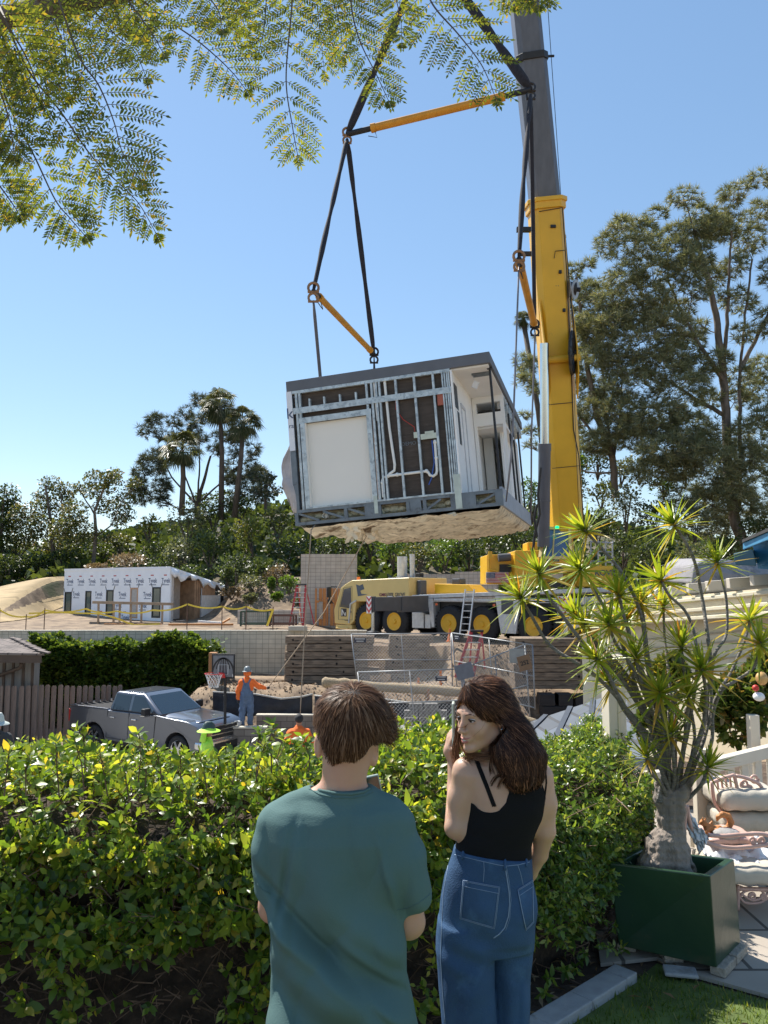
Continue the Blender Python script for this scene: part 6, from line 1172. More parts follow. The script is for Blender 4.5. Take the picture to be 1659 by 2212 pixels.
b = MB(); b.bb((5.66, -.015, .48), (6.0, W_+.015, .70)); b.build('front_bumper', M_chrm, tk, bev=.05, seg=3); b = MB(); b.bb((5.95, .5, .40), (6.01, W_-.5, .6)); b.bb((5.96, .15, .52), (6.012, .36, .64)); b.build('air_dam', M_black, tk)
b = MB(); b.bb((-.15, .05, .52), (.1, W_-.05, .70)); b.build('rear_bumper', M_chrm, tk, bev=.04)
MB().bb((-.015, .02, .85), (.10, .12, 1.25)).build('tail_light', mat('tail_lamp_red', (.45, .015, .015), .25), tk, bev=.015)
MB().bb((2.0, .06, .30), (3.9, .2, .40)).build('running_board', M_black, tk)
b = MB(); b.bb((.4, .3, .42), (5.6, W_-.3, .8)); b.build('underbody', M_black, tk)
def twheel(x, y, s):
    T = MB(); T.lathe([(.27, 0), (.37, .0), (.405, .03), (.41, .14), (.405, .25), (.37, .28), (.27, .28)], (x, y, .41), (0, s, 0), 28, ring=True); t_ = T.build('tyre', M_tyre, None, smooth=True)
    Wm = MB(); Wm.lathe([(.24, .12), (.25, .02), (.275, .0), (.28, .03)], (x, y, .41), (0, s, 0), 26, ring=True)
    for k in range(6): a = 2*math.pi*k/6; Wm.bar((x, y+s*.02, .41), (x+.25*math.cos(a), y+s*.03, .41+.25*math.sin(a)), .07, .03, (0,1,0))
    Wm.cyl((x, y, .41), (x, y+s*.04, .41), .07, n=12); r_ = Wm.build('wheel', M_chrm, tk, smooth=True); t_.parent = r_; D_ = MB(); D_.cyl((x, y+s*.1, .41), (x, y+s*.12, .41), .26, n=20); dd = D_.build('brake_disc', M_black, r_)
for x in (xr, xf): twheel(x, .03, 1); twheel(x, W_-.03, -1)
hb = P(487, 1570, 24.3); hp = empty('basketball_hoop', (hb.x, 24.3, -3.1), 0, 'small portable basketball hoop with black backboard on a black pole', 'basketball hoop')
def hp_p(u, v, Y=24.3): return P(u, v, Y)-Vector((hb.x, 24.3, -3.1))
b = MB(); b.cyl((0, 0, 0), hp_p(486.5, 1440), .045, n=10); b.build('pole', M_black, hp, smooth=True)
b = MB(); b.box((0, .1, .12), (.7, .5, .24)); b.build('base', M_black, hp, bev=.06)
a, c = hp_p(458.5, 1465), hp_p(510, 1411.5); bw, bh = c.x-a.x, c.z-a.z; bdr = MB().bb((a.x, -.14, a.z), (c.x, -.10, c.z)).build('backboard', M_black, hp, bev=.015)
b = MB(); b.bb((a.x+.05, -.147, a.z+.06), (c.x-.05, -.141, c.z-.05)); b.build('board_face', mat('board_slate', (.14, .15, .17), .3), bdr)
b = MB(); cx = (a.x+c.x)/2; cz = a.z+.12
def arcbar(rx, rz, w_, a0=0, a1=180, n=14):
    for i in range(n): t0, t1 = R(lerp(a0, a1, i/n)), R(lerp(a0, a1, (i+1)/n)); b.bar((cx+rx*math.cos(t0), -.151, cz+rz*math.sin(t0)), (cx+rx*math.cos(t1), -.151, cz+rz*math.sin(t1)), w_, .008, (0,1,0))
arcbar(.33, .50, .05); arcbar(.22, .5, .03, 20, 160); b.bar((cx, -.151, cz), (cx, -.151, cz+.5), .03, .008, (0,1,0)); b.bar((cx-.1, -.151, cz), (cx-.06, -.151, cz+.47), .02, .008, (0,1,0)); b.bar((cx+.1, -.151, cz), (cx+.06, -.151, cz+.47), .02, .008, (0,1,0)); b.build('ball_seam_mark', M_black, bdr)
b = MB(); sw = mat('white_line', (.7, .7, .7), .5)
for w2, z0, z1 in ((.15, a.z+.13, a.z+.42), (.29, a.z+.05, a.z+.14)):
    for s in (-1, 1): b.bar((cx+s*w2, -.156, z0), (cx+s*w2, -.156, z1), .012, .006, (0,1,0))
b.bar((cx-.15, -.156, a.z+.42), (cx+.15, -.156, a.z+.42), .012, .006, (0,0,1)); b.bar((cx-.15, -.156, a.z+.13), (cx+.15, -.156, a.z+.13), .012, .006); b.build('white_square', sw, bdr)
rc = hp_p(462, 1455, 23.9); rr_ = .27; b = MB(); b.tube([rc+Vector((rr_*math.cos(t), rr_*math.sin(t), 0)) for t in [2*math.pi*i/24 for i in range(25)]], .012, 6); b.bar(rc+Vector((rr_*.8, .1, -.01)), (cx, -.14, a.z+.03), .16, .03); rim = b.build('rim', mat('rim_red', (.55, .03, .03), .4), hp, smooth=2)
b = MB(); k = 12
for i in range(k):
    for s in (1, -1):
        pts = [];
        for j in range(6): t = j/5; th = 2*math.pi*(i+s*j*.5)/k; q = rr_*(1-.5*t**.7); pts.append(rc+Vector((q*math.cos(th), q*math.sin(th), -.42*t)))
        b.tube(pts, .007, 3, caps=False)
b.build('net', sw, rim)
M_skin = mat('skin', (.52, .30, .20), .5, 0, .05, 9, sss=.1); M_skin2 = mat('skin_tan', (.36, .19, .12), .55, 0, .06, 9, sss=.1)
M_org = mat('orange_shirt', (.85, .17, .03), .85, 0, .08, 8, bump=.5, bscale=14); M_denim0 = mat('work_denim', (.10, .15, .24), .9, 0, .25, 9, bump=.6, bscale=18)
M_lime = mat('lime_vest', (.48, .85, .08), .75, 0, .1, 8, bump=.4, bscale=14)
def at(root, o): return o
f = P(532, 1569, 25.0); wk = empty('person', (f.x, 25.0, f.z), 0, 'worker in orange shirt and blue denim overalls holding a rope, seen from behind', 'person')
s = SDF(.03); s.cone((0, 0, 1.42), (0, .02, 1.58), .055, .055); s.ell((0, .02, 1.66), (.078, .095, .115)); s.chain([(-.19, 0, 1.38), (-.27, .0, 1.10), (-.25, -.02, .86)], [.05, .045, .035]); s.ell((-.25, -.03, .78), (.035, .03, .07)); s.chain([(.19, 0, 1.38), (.40, .02, 1.2), (.56, .1, 1.18)], [.05, .045, .033]); s.ell((.64, .12, 1.18), (.06, .035, .04)); s.ell((0, 0, 1.2), (.16, .10, .28)); s.chain([(-.09, 0, .9), (-.12, 0, .5), (-.13, .02, .1)], [.08, .06, .045]); s.chain([(.09, 0, .9), (.11, .02, .5), (.10, .04, .1)], [.08, .06, .045]); bd_ = sculpt('body', s, (-.5, -.3, 0), (.8, .3, 1.85), .022, M_skin2, wk)
s = SDF(.05); s.ell((0, 0, 1.25), (.215, .135, .27)); s.chain([(-.18, 0, 1.38), (-.275, .0, 1.10), (-.26, -.02, .86)], [.085, .075, .065]); s.chain([(.18, 0, 1.38), (.38, .02, 1.22), (.55, .1, 1.18)], [.085, .075, .062]); s.cone((0, 0, 1.46), (0, .01, 1.52), .10, .07); sculpt('shirt', s, (-.5, -.3, .7), (.8, .3, 1.7), .022, M_org, wk, disp=lambda V: V+.008*np.sin(V[:, [2, 0, 1]]*40))
s = SDF(.05); s.ell((0, -.02, 1.0), (.20, .16, .22)); s.chain([(-.10, 0, .86), (-.13, .0, .5), (-.145, .02, .08)], [.125, .10, .09]); s.chain([(.10, 0, .86), (.12, .02, .5), (.11, .04, .08)], [.125, .10, .09]); ov = sculpt('overalls', s, (-.4, -.3, .03), (.4, .3, 1.3), .022, M_denim0, wk, disp=lambda V: V+.008*np.sin(V[:, [2, 0, 1]]*33))
b = MB(); b.prism([(-.15, 1.1), (.15, 1.1), (.09, 1.33), (.05, 1.36), (-.05, 1.36), (-.09, 1.33)], -.165, -.12, lambda x, y, t: (x, t, y)); b.bar((-.06, -.15, 1.33), (-.13, -.06, 1.50), .05, .02, (0,1,0)); b.bar((.06, -.15, 1.33), (.13, -.06, 1.50), .05, .02, (0,1,0)); b.build('bib_straps', M_denim0, ov, bev=.01)
b = MB(); b.lathe([(0, .15), (.06, .14), (.1, .09), (.115, .0), (.16, -.015), (.11, -.02)], (0, .02, 1.72), (0,0,1), 18, 1, 1.15); hh = b.build('hard_hat', mat('grey_hat', (.20, .24, .25), .4), wk, smooth=True); b = MB(); b.lathe([(.10, -.09), (.122, -.03), (.122, .03), (.11, .05)], (0, .02, 1.66), (0,0,1), 16, ring=False); b.build('neck_flap', M_org, wk, smooth=True)
b = MB(); b.ball((.66, .12, 1.18), .05, 8); b.ball((-.25, -.03, .78), .05, 8, 1.4); b.build('glove', M_black, wk, smooth=True)
b = MB(); b.box((-.145, .05, .03), (.10, .28, .10)); b.box((.11, .07, .03), (.10, .28, .10)); b.build('boot', mat('boot_grey', (.10, .09, .085), .8), wk, bev=.03)
def simple_worker(root, shirt, hair=None, face_y=1, arms=((-.25, .25, 1.05), (.25, .3, 1.1)), headrot=0, skin=None):
    s = SDF(.03); s.cone((0, 0, 1.42), (0, .02, 1.55), .055, .055); s.ell((0, .02, 1.65), (.078, .1, .115)); s.ell((.0, .02+.10*face_y, 1.64), (.014, .02, .025)); s.ell((0, 0, 1.2), (.16, .10, .28))
    for sx_, a in ((-1, arms[0]), (1, arms[1])): s.chain([(.18*sx_, 0, 1.38), (.27*sx_, .05, 1.12), a], [.05, .042, .032]); s.ell((a[0], a[1]+.06, a[2]+.02), (.035, .06, .03))
    s.chain([(-.09, 0, .9), (-.10, 0, .5), (-.11, .02, .05)], [.08, .06, .045]); s.chain([(.09, 0, .9), (.10, 0, .5), (.11, .02, .05)], [.08, .06, .045]); sculpt('body', s, (-.5, -.3, 0), (.5, .5, 1.85), .022, skin or M_skin2, root)
    s = SDF(.05); s.ell((0, 0, 1.2), (.215, .135, .32)); s.ell((0, 0, .98), (.2, .14, .2))
    for sx_, a in ((-1, arms[0]), (1, arms[1])): s.chain([(.175*sx_, 0, 1.37), (.26*sx_, .04, 1.14)], [.09, .085])
    s.cone((0, 0, 1.45), (0, .01, 1.49), .10, .07); sculpt('shirt', s, (-.5, -.3, .7), (.5, .4, 1.7), .022, shirt, root, disp=lambda V: V+.007*np.sin(V[:, [2, 0, 1]]*40))
    s = SDF(.05); s.ell((0, 0, .9), (.18, .14, .15)); s.chain([(-.09, 0, .86), (-.11, .0, .5), (-.12, .02, .08)], [.11, .09, .08]); s.chain([(.09, 0, .86), (.11, 0, .5), (.12, .02, .08)], [.11, .09, .08]); sculpt('trousers', s, (-.4, -.3, .03), (.4, .3, 1.1), .024, mat('dark_trousers', (.05, .05, .06), .9), root)
f = P(646, 1542, 17.6); k2 = empty('person', (f.x, 17.6, f.z-1.78), R(8), 'dark capped worker in orange shirt just above the hedge, back turned', 'person'); simple_worker(k2, M_org)
s = SDF(.02); s.ell((0, .0, 1.68), (.098, .118, .105)); s.ell((0, .12, 1.665), (.07, .08, .015)); sculpt('knit_cap', s, (-.2, -.2, 1.5), (.2, .3, 1.85), .015, mat('black_cap', (.02, .02, .022), .8), k2)
f = P(449, 1559, 16.0); k3 = empty('person', (f.x, 16.0, f.z-1.82), R(-75), 'worker in lime vest and lime brimmed hard hat above the hedge', 'person'); simple_worker(k3, M_lime)
b = MB(); b.lathe([(0, .14), (.06, .13), (.1, .08), (.118, .0)], (0, .02, 1.69), (0,0,1), 18, 1, 1.15); b.build('hard_hat', mat('dark_green_hat', (.04, .07, .06), .4), k3, smooth=True)
b = MB(); b.lathe([(.10, .05), (.125, .01), (.22, -.035), (.235, -.045), (.21, -.05), (.11, -.01)], (0, .02, 1.68), (0,0,1), 22, ring=True); b.build('sun_brim', M_lime, k3, smooth=True)
vs = []; 
b = MB(); n = 10
for j in range(5):
    for i in range(n+1): a_ = R(lerp(200, 340, i/n)); q = .105+.012*j; vs.append((q*math.cos(a_), .02+q*1.1*math.sin(a_), 1.66-.055*j))
b.add(vs, [(j*(n+1)+i, j*(n+1)+i+1, (j+1)*(n+1)+i+1, (j+1)*(n+1)+i) for j in range(4) for i in range(n)]); o = b.build('neck_shade', M_lime, k3, smooth=2, fix=False); md = o.modifiers.new('s', 'SOLIDIFY'); md.thickness = .01
f = P(-4, 1538, 14.5); k4 = empty('person', (f.x, 14.5, f.z-1.85), R(40), 'worker in pale brimmed hat cut off by the left photo edge', 'person'); simple_worker(k4, mat('charcoal_shirt', (.04, .045, .05), .9))
b = MB(); b.lathe([(0, .16), (.07, .15), (.105, .09), (.12, .0), (.2, -.04), (.21, -.055), (.12, -.02)], (0, .02, 1.68), (0,0,1), 20, ring=False); b.build('sun_hat', mat('pale_hat', (.55, .6, .55), .7), k4, smooth=True)
M_crm = mat('cream_paint', (.62, .55, .40), .65, 0, .06, 3, dirt=(.45, .40, .29), dscale=3, dthr=.62)
M_wpt = mat('warm_white_paint', (.64, .57, .46), .6, 0, .06, 4, dirt=(.48, .42, .33), dscale=5, dthr=.64)
A_, B_ = P(1228, 1300, 15.5), P(1700, 1241, 8.3)
gd = (B_-A_).normalized(); gh_ = Vector((gd.x, gd.y, 0)).normalized(); gn = Vector((-gh_.y, gh_.x, 0)); gn = gn if gn.y > 0 else -gn
ga = empty('garage', A_, label='cream garage with open rafter roof behind the potted plant', cat='garage')
def gp(b, name, m, root=ga, **k): o = b.build(name, m, root, **k); o.matrix_parent_inverse = Matrix.Translation(-root.location); return o
for k in range(15):
    t = (k+.2)/14.2; c = A_.lerp(B_, t); b = MB(); b.bar(c-gn*.10+Vector((0,0,-.03)), c+gn*2.6+Vector((0,0,.16)), .085, .12); gp(b, 'rafter', M_wpt, bev=.006)
b = MB(); z = Vector((0,0,1)); b.hexa([A_-z*.55, B_-z*.40, A_-z*.55+gn*.1, B_-z*.40+gn*.1, A_-z*.12, B_-z*.12, A_-z*.12+gn*.1, B_-z*.12+gn*.1]); gp(b, 'fascia', M_crm)
b = MB()
for dz in (.17, .30, .40): b.bar(A_-z*(dz*1.2)-gn*.03, B_-z*dz-gn*.03, .05, .05)
gp(b, 'moulding', M_crm, bev=.01)
A2, B2_ = A_+gn*.25, B_+gn*.25; b = MB(); b.hexa([Vector((A2.x, A2.y, -2.8)), Vector((B2_.x, B2_.y, -.2)), Vector((A2.x, A2.y, -2.8))+gn*.2, Vector((B2_.x, B2_.y, -.2))+gn*.2, A2-z*.5, B2_-z*.35, A2-z*.5+gn*.2, B2_-z*.35+gn*.2]); gp(b, 'wall', M_crm)
b = MB()
for dz in (.85, 1.02, 1.3): b.bar(A2-z*dz-gn*.01, B2_-z*dz*.62-gn*.01, .02, .02)
gp(b, 'siding_line', mat('cream_shadow_trim', (.40, .35, .26), .7))
A3, B3_ = A_+gn*2.7, B_+gn*2.7; b = MB(); b.bar(A3-z*.02, B3_-z*.02, .12, .25); gp(b, 'rear_beam', M_wpt)
b = MB(); b.hexa([A_+gn*.1-z*.16, B_+gn*.1-z*.16, A_+gn*2.6, B_+gn*2.6, A_+gn*.1-z*.14, B_+gn*.1-z*.14, A_+gn*2.6+z*.02, B_+gn*2.6+z*.02]); gp(b, 'roof_sheet', mat('grey_roof_sheet', (.20, .19, .17), .8))
b = MB(); pts = [P(1494, 1262, 11.2), P(1500, 1222, 11.2), P(1520, 1208, 11.3), P(1560, 1207, 11.4), P(1600, 1213, 11.5), P(1680, 1222, 11.5), P(1680, 1262, 11.3)]
n = len(pts); off = Vector((0, 1.2, .05)); b.add(pts+[p+off for p in pts], [tuple(range(n)), tuple(range(2*n-1, n-1, -1))]+[(i, i+n, (i+1)%n+n, (i+1)%n) for i in range(n)]); tag(b.build('tarpaulin', mat('grey_canvas', (.27, .26, .27), .8, 0, .15, 2, bump=1, bscale=4, dirt=(.12, .12, .13), dscale=2, dthr=.5), bev=.04, seg=3), 'grey canvas cover bulging above the cream rafters', 'tarpaulin')
bh = empty('blue_house', P(1640, 1200, 8.6), label='bright blue house eave with dark shingle roof at the right photo edge', cat='house')
M_blue = mat('blue_paint', (.03, .20, .42), .45, 0, .1, 3); M_teal = mat('teal_metal', (.03, .10, .15), .5, .1, .1, 3)
b = MB(); b.hexa([P(1603, 1172, 8.6), P(1760, 1104, 7.4), P(1640, 1165, 11), P(1790, 1110, 10), P(1603, 1166, 8.6), P(1760, 1095, 7.4), P(1640, 1159, 11), P(1790, 1100, 10)]); gp(b, 'roof', mat('charcoal_shingle', (.05, .05, .05), .9, 0, .2, 20), bh)
b = MB(); b.hexa([P(1605, 1188, 8.62), P(1760, 1128, 7.42), P(1607, 1188, 8.75), P(1760, 1128, 7.55), P(1605, 1172, 8.62), P(1760, 1105, 7.42), P(1607, 1172, 8.75), P(1760, 1105, 7.55)]); gp(b, 'fascia', mat('pale_blue_paint', (.07, .25, .42), .45), bh, bev=.01)
b = MB(); b.hexa([P(1638, 1228, 8.9), P(1770, 1240, 8.0), P(1640, 1222, 11), P(1800, 1225, 11), P(1626, 1180, 8.9), P(1770, 1130, 8.0), P(1650, 1170, 11), P(1800, 1130, 11)]); gp(b, 'wall', M_blue, bh)
b = MB(); b.hexa([P(1588, 1221, 8.7), P(1634, 1223, 8.5), P(1592, 1215, 9.4), P(1634, 1217, 9.4), P(1584, 1196, 8.7), P(1626, 1186, 8.5), P(1588, 1196, 9.4), P(1630, 1190, 9.4)]); gp(b, 'gutter_box', M_teal, bh, bev=.01)
M_slate = gridmat('blue_grey_roofing', (.06, .078, .105), (.025, .03, .04), 2.4, .22, .02, 'YX', .5, .65, .35, bump=.6)
lr = empty('lean_to_roof', P(1230, 1580, 10), label='dark blue grey boarded roof sloping up behind the woman', cat='roof')
q = [P(1060, 1600, 12.0), P(1128, 1565, 12.0), P(1345, 1492, 11.0), P(1400, 1640, 7.6)]; b = MB(); t = Vector((0,0,-.08)); b.add(q+[p+t for p in q], [(0,1,2,3), (7,6,5,4), (0,4,5,1), (1,5,6,2), (2,6,7,3), (3,7,4,0)]); gp(b, 'roofing', M_slate, lr)
for s_ in (.25, .5, .72): b = MB(); b.bar(q[0].lerp(q[3], s_)+Vector((0,0,.02)), q[1].lerp(q[2], s_)+Vector((0,0,.02)), .07, .03); gp(b, 'roof_seam', mat('blue_batten', (.05, .065, .09), .75), lr)
b = MB(); b.hexa([p-Vector((0,0,2.2)) if i in (0,1,2,3) else p for i, p in enumerate([q[0]+t, q[3]+t, q[1]+t, q[2]+t, q[0]+t, q[3]+t, q[1]+t, q[2]+t])]); gp(b, 'wall_below', M_stone, lr)
pst = P(1331, 1700, 5.3); po = empty('gate_post', (pst.x, 5.3, 0), R(8), 'tall cream gate post standing right of the hedge', 'post')
MB().bb((-.06, -.06, 0), (.06, .06, 1.47)).build('post_shaft', M_wpt, po, bev=.006); MB().bb((.0, -.066, .0), (.012, -.058, 1.46)).build('edge_batten', M_crm, po); MB().bb((-.075, -.075, 1.47), (.075, .075, 1.50)).build('cap', M_wpt, po, bev=.006)
def picket(label, a, c, n, z1, w_, gap_dark=True, z0=.05):
    a, c = Vector((a.x, a.y, 0)), Vector((c.x, c.y, 0)); d = (c-a); L_ = d.length; o = empty('picket_fence', a, math.atan2(d.y, d.x), label, 'fence', 'cream board fences of the patio')
    for i in range(n): x = (i+.5)*L_/n; MB().bb((x-w_/2, 0, z0), (x+w_/2, .02, z1-.05)).build('picket', M_wpt, o, bev=.004)
    MB().bb((0, -.025, z1-.09), (L_, .05, z1)).build('top_rail', M_wpt, o, bev=.006); MB().bb((0, .02, .12), (L_, .05, .22)).build('bottom_rail', M_wpt, o, bev=.004); return o
picket('short cream board fence between the gate post and the potted plant trunk', P(1350, 1700, 5.5), P(1450, 1700, 5.6), 3, .68, .085)
picket('cream board fence behind the pink patio chairs', P(1500, 1700, 5.7), P(1760, 1700, 6.8), 9, .70, .10)
a = P(1521, 1700, 5.62); tag(MB().bb((a.x-.06, 5.6, 0), (a.x+.06, 5.68, .82)).build('wide_board', M_wpt, bev=.006), 'wide cream board right behind the potted plant', 'board')
a = P(1633, 1600, 6.6); tag(MB().bb((a.x-.04, 6.6, 0), (a.x+.04, 6.68, P(1633, 1545, 6.6).z)).build('trellis_post', M_wpt, bev=.006), 'narrow cream post inside the flowering shrub', 'post')
L_bou = leafmat('shrub_leaf', [(0, (.05, .09, .02)), (.5, (.09, .14, .03)), (.85, (.18, .20, .05)), (1, (.30, .16, .06))], .45, .4, 1.6)
bush(1590, 1520, 62, 88, 6.9, L_bou, 'leafy green and brown shrub behind the cream fence', n=2600, leaf=.055, name='shrub', grp='shrubs around the patio', seed=4)
bush(1650, 1470, 50, 70, 7.0, L_bou, 'leafy shrub at the right photo edge with hanging ornament', n=1500, leaf=.055, name='shrub', grp='shrubs around the patio', seed=5)
bush(1445, 1460, 46, 52, 7.2, L_yel, 'yellow green shrub seen through the plant stems', n=1100, leaf=.05, name='shrub', grp='shrubs around the patio', seed=6)
bush(1420, 1560, 50, 55, 7.4, L_bou, 'dim green shrub low between the plant stems', n=900, leaf=.06, name='shrub', grp='shrubs around the patio', seed=16)
bush(1380, 1800, 34, 60, 4.95, L_oak, 'dark vine foliage between hedge and planter', n=900, leaf=.04, name='shrub', grp='shrubs around the patio', seed=7)
bush(1345, 1760, 20, 40, 4.8, L_oak, 'small dark twig clump climbing the gate post', n=300, leaf=.035, name='shrub', grp='shrubs around the patio', seed=17)
orn = P(1642, 1478, 6.0); oe = empty('hanging_ornament', orn, label='red and white hanging ornament at the right edge', cat='ornament'); k = PX(6)
MB().ball((-10*k, 0, -8*k), 7*k, 10).build('red_ball', M_red, oe, smooth=True); MB().ball((-4*k, 0, -26*k), 12*k, 10, .8).build('white_ball', M_wht, oe, smooth=True); MB().ball((4*k, 0, 12*k), 13*k, 8, 1.1).build('amber_ball', mat('amber', (.6, .35, .12), .4), oe, smooth=True); b = MB(); b.tube([(0, 0, .3), (0, 0, 0)], .003, 4); b.build('cord', M_black, oe)
zb = .075; N_, Lc, Rc = G(1548, 2091, zb), G(1336, 2043, zb), G(1600, 2036, zb); zt_ = P(1534, 1892, N_.y).z
Nt, Lt, Rt = G(1534, 1892, zt_), G(1316, 1865, zt_), G(1586, 1855.5, zt_); Bb, Bt = Lc+Rc-N_, Lt+Rt-Nt
M_grn2 = mat('dark_green_lacquer', (.020, .052, .028), .3, 0, .15, 3, spec=.5, bump=.15, bscale=9, dirt=(.05, .06, .035), dscale=3.5, dthr=.6)
pc = (N_+Bb)/2; pl = empty('planter', (pc.x, pc.y, zb), label='large square dark green planter holding the spiky leaved tree', cat='planter')
def pw_(b, name, m, **k): o = b.build(name, m, pl, **k); o.matrix_parent_inverse = Matrix.Translation(-pl.location); return o
cb, ct = [N_, Rc, Bb, Lc], [Nt, Rt, Bt, Lt]; ctr_b = sum(cb, Vector())/4; ctr_t = sum(ct, Vector())/4; ins = .84
ib = [ctr_t+(p-ctr_t)*ins-Vector((0,0,.14)) for p in ct]; it = [ctr_t+(p-ctr_t)*ins for p in ct]
b = MB(); b.add(cb+ct+it+ib, [(3,2,1,0)]+[(i, (i+1)%4, 4+(i+1)%4, 4+i) for i in range(4)]+[(4+i, 4+(i+1)%4, 8+(i+1)%4, 8+i) for i in range(4)]+[(8+i, 8+(i+1)%4, 12+(i+1)%4, 12+i) for i in range(4)]+[(12,13,14,15)]); pw_(b, 'box', M_grn2, bev=.006)
b = MB(); b.add([p+Vector((0,0,.02)) for p in ib], [(0,1,2,3)]); pw_(b, 'potting_soil', M_soil, fix=False)
M_brk = mat('tan_brick', (.36, .31, .25), .95, 0, .15, 12, bump=.8, bscale=50, dirt=(.2, .17, .14), dscale=12, dthr=.58)
for i, (s0, s1, nm) in enumerate(((.02, .48, 'nearer'), (.52, .98, 'farther'))):
    a, c = N_.lerp(Rc, s0), N_.lerp(Rc, s1); b = MB(); d = (c-a).normalized(); n = Vector((d.y, -d.x, 0)); b.bar(Vector((a.x, a.y, .055))+n*.0, Vector((c.x, c.y, .055)), .075, .045); tag(b.build('brick', M_brk, bev=.006), nm+' tan brick under the right side of the green planter', 'brick', 'bricks under the planter')
for i, (s0, nm) in enumerate(((.12, 'left'), (.62, 'right'))): a = N_.lerp(Lc, 1-s0); tag(MB().box((a.x, a.y+.1, .055), (.1, .1, .045)).build('brick', M_brk, bev=.006), nm+' brick in the dark gap under the front of the green planter', 'brick', 'bricks under the planter')
a = G(1470, 2108, .02); tag(MB().box((a.x, a.y, .04), (.16, .10, .02), Matrix.Rotation(R(-12), 3, 'Z')).build('stone_slab', M_conc, bev=.008), 'small pale stone slab lying in front of the planter', 'stone slab')
M_dtr = mat('grey_trunk_bark', (.27, .225, .19), .9, 0, .3, 9, bump=1, bscale=38, stretch=(1, 1, .35), dirt=(.13, .105, .085), dscale=9, dthr=.52)
M_dst = mat('ringed_stem_bark', (.21, .19, .17), .85, 0, .3, 30, bump=1, bscale=55, stretch=(.5, .5, 2.5), dirt=(.15, .13, .11), dscale=16, dthr=.54)
Yp = pc.y; tb = P(1445, 1880, Yp); dt = empty('dragon_tree', (tb.x, tb.y, zt_-.12), label='many headed spiky dragon tree with grey stems in the green planter', cat='dragon tree')
dinv = Matrix.Translation(-dt.location)
s = SDF(.045); kp = PX(Yp)
def q3(u, v, dy=0): p = P(u, v, Yp+dy); return (p.x, p.y, p.z)
s.cone(q3(1442, 1885), q3(1446, 1830), .105, .085); s.cone(q3(1446, 1830), q3(1452, 1775), .085, .055); s.cone(q3(1452, 1775), q3(1446, 1725), .055, .065, .03)
for u, v, dy, r in ((1396, 1880, -.03, .045), (1418, 1886, -.07, .04), (1385, 1872, .05, .04), (1455, 1888, -.07, .045), (1482, 1885, -.08, .045), (1494, 1880, .05, .035), (1470, 1892, .12, .05)): s.cone(q3(1440+(u-1440)*.3, 1815, dy*.3), q3(u, v+4, dy), .05, r*.9, .03)
s.cone(q3(1456, 1770, -.02), q3(1474, 1715, -.03), .035, .025); s.cone(q3(1474, 1715, -.03), q3(1518, 1648, -.05), .024, .014); s.cone(q3(1440, 1760), q3(1424, 1700), .04, .03)
o = sculpt('trunk', s, (tb.x-.32, tb.y-.32, tb.z-.03), (tb.x+.36, tb.y+.32, P(1440, 1630, Yp).z), .011, M_dtr, dt, it=1, disp=lambda V: V+.006*np.sin(V[:, [2, 0, 1]]*np.array([60, 90, 70]))+.004*np.sin(V[:, [1, 2, 0]]*170)); o.matrix_parent_inverse = dinv
ROS = [(1122,1286,[(1148,1330),(1187,1393),(1245,1432),(1299,1471),(1376,1558),(1432,1640)],-.15),(1163,1234,[(1180,1280),(1215,1330),(1262,1390),(1330,1450),(1400,1560),(1440,1660)],-.1),(1251,1226,[(1275,1262),(1310,1320),(1340,1380),(1380,1500),(1430,1640)],.0),(1260,1142,[(1295,1180),(1345,1240),(1385,1330),(1400,1450),(1440,1640)],.15),(1335,1277,[(1350,1340),(1375,1420),(1400,1500),(1420,1600),(1438,1700)],.05),(1425,1247,[(1445,1285),(1480,1320),(1500,1370),(1505,1450),(1490,1560),(1470,1660)],.1),(1452,1127,[(1496,1201),(1515,1283),(1528,1370),(1534,1440),(1522,1560),(1478,1690)],.2),(1547,1209,[(1568,1288),(1569,1370),(1545,1411),(1537,1465),(1531,1560),(1490,1680)],.12),(1384,1296,[(1392,1350),(1400,1420),(1418,1520),(1440,1640)],.15),(1314,1344,[(1330,1390),(1365,1440),(1400,1520),(1430,1600)],-.15),(1285,1419,[(1310,1450),(1345,1520),(1400,1600),(1435,1680)],-.25),(1370,1414,[(1385,1470),(1410,1540),(1440,1640)],-.1),(1471,1389,[(1478,1450),(1490,1520),(1500,1600),(1475,1690)],-.1),(1516,1441,[(1525,1500),(1520,1560),(1500,1620),(1480,1680)],-.2),(1643,1384,[(1628,1440),(1590,1470),(1560,1490),(1540,1540),(1535,1610),(1490,1690)],-.1),(1425,1493,[(1430,1540),(1440,1600),(1446,1680)],-.2),(1488,1495,[(1484,1560),(1475,1620),(1462,1690)],-.15),(1395,1629,[(1405,1665),(1425,1690),(1440,1720)],-.2),(1531,1651,[(1518,1690),(1500,1712),(1474,1735)],-.15),(1621,1332,[(1610,1380),(1580,1450),(1550,1500),(1510,1600),(1480,1690)],.3),(1433,1305,[(1436,1380),(1445,1460),(1455,1560),(1458,1660)],.3),(1262,1345,[(1290,1390),(1340,1440),(1390,1520),(1430,1640)],.1),(1316,1470,[(1345,1530),(1390,1590),(1430,1660)],.1),(1448,1580,[(1455,1640),(1456,1690)],-.15),(1350,1330,[(1370,1400),(1400,1480),(1420,1560),(1440,1650)],.25),(1240,1320,[(1275,1380),(1330,1440),(1400,1540),(1436,1640)],.2)]
M_dlf = [leafmat('dragon_leaf_green', [(0, (.12, .20, .02)), (.5, (.26, .33, .035)), (1, (.42, .43, .06))], .5, .3, 1.5), leafmat('dragon_leaf_yellow', [(0, (.35, .33, .05)), (.6, (.5, .38, .06)), (1, (.5, .22, .04))], .5, .35, 1.2)]
rg = random.Random(21); rng = np.random.default_rng(21)
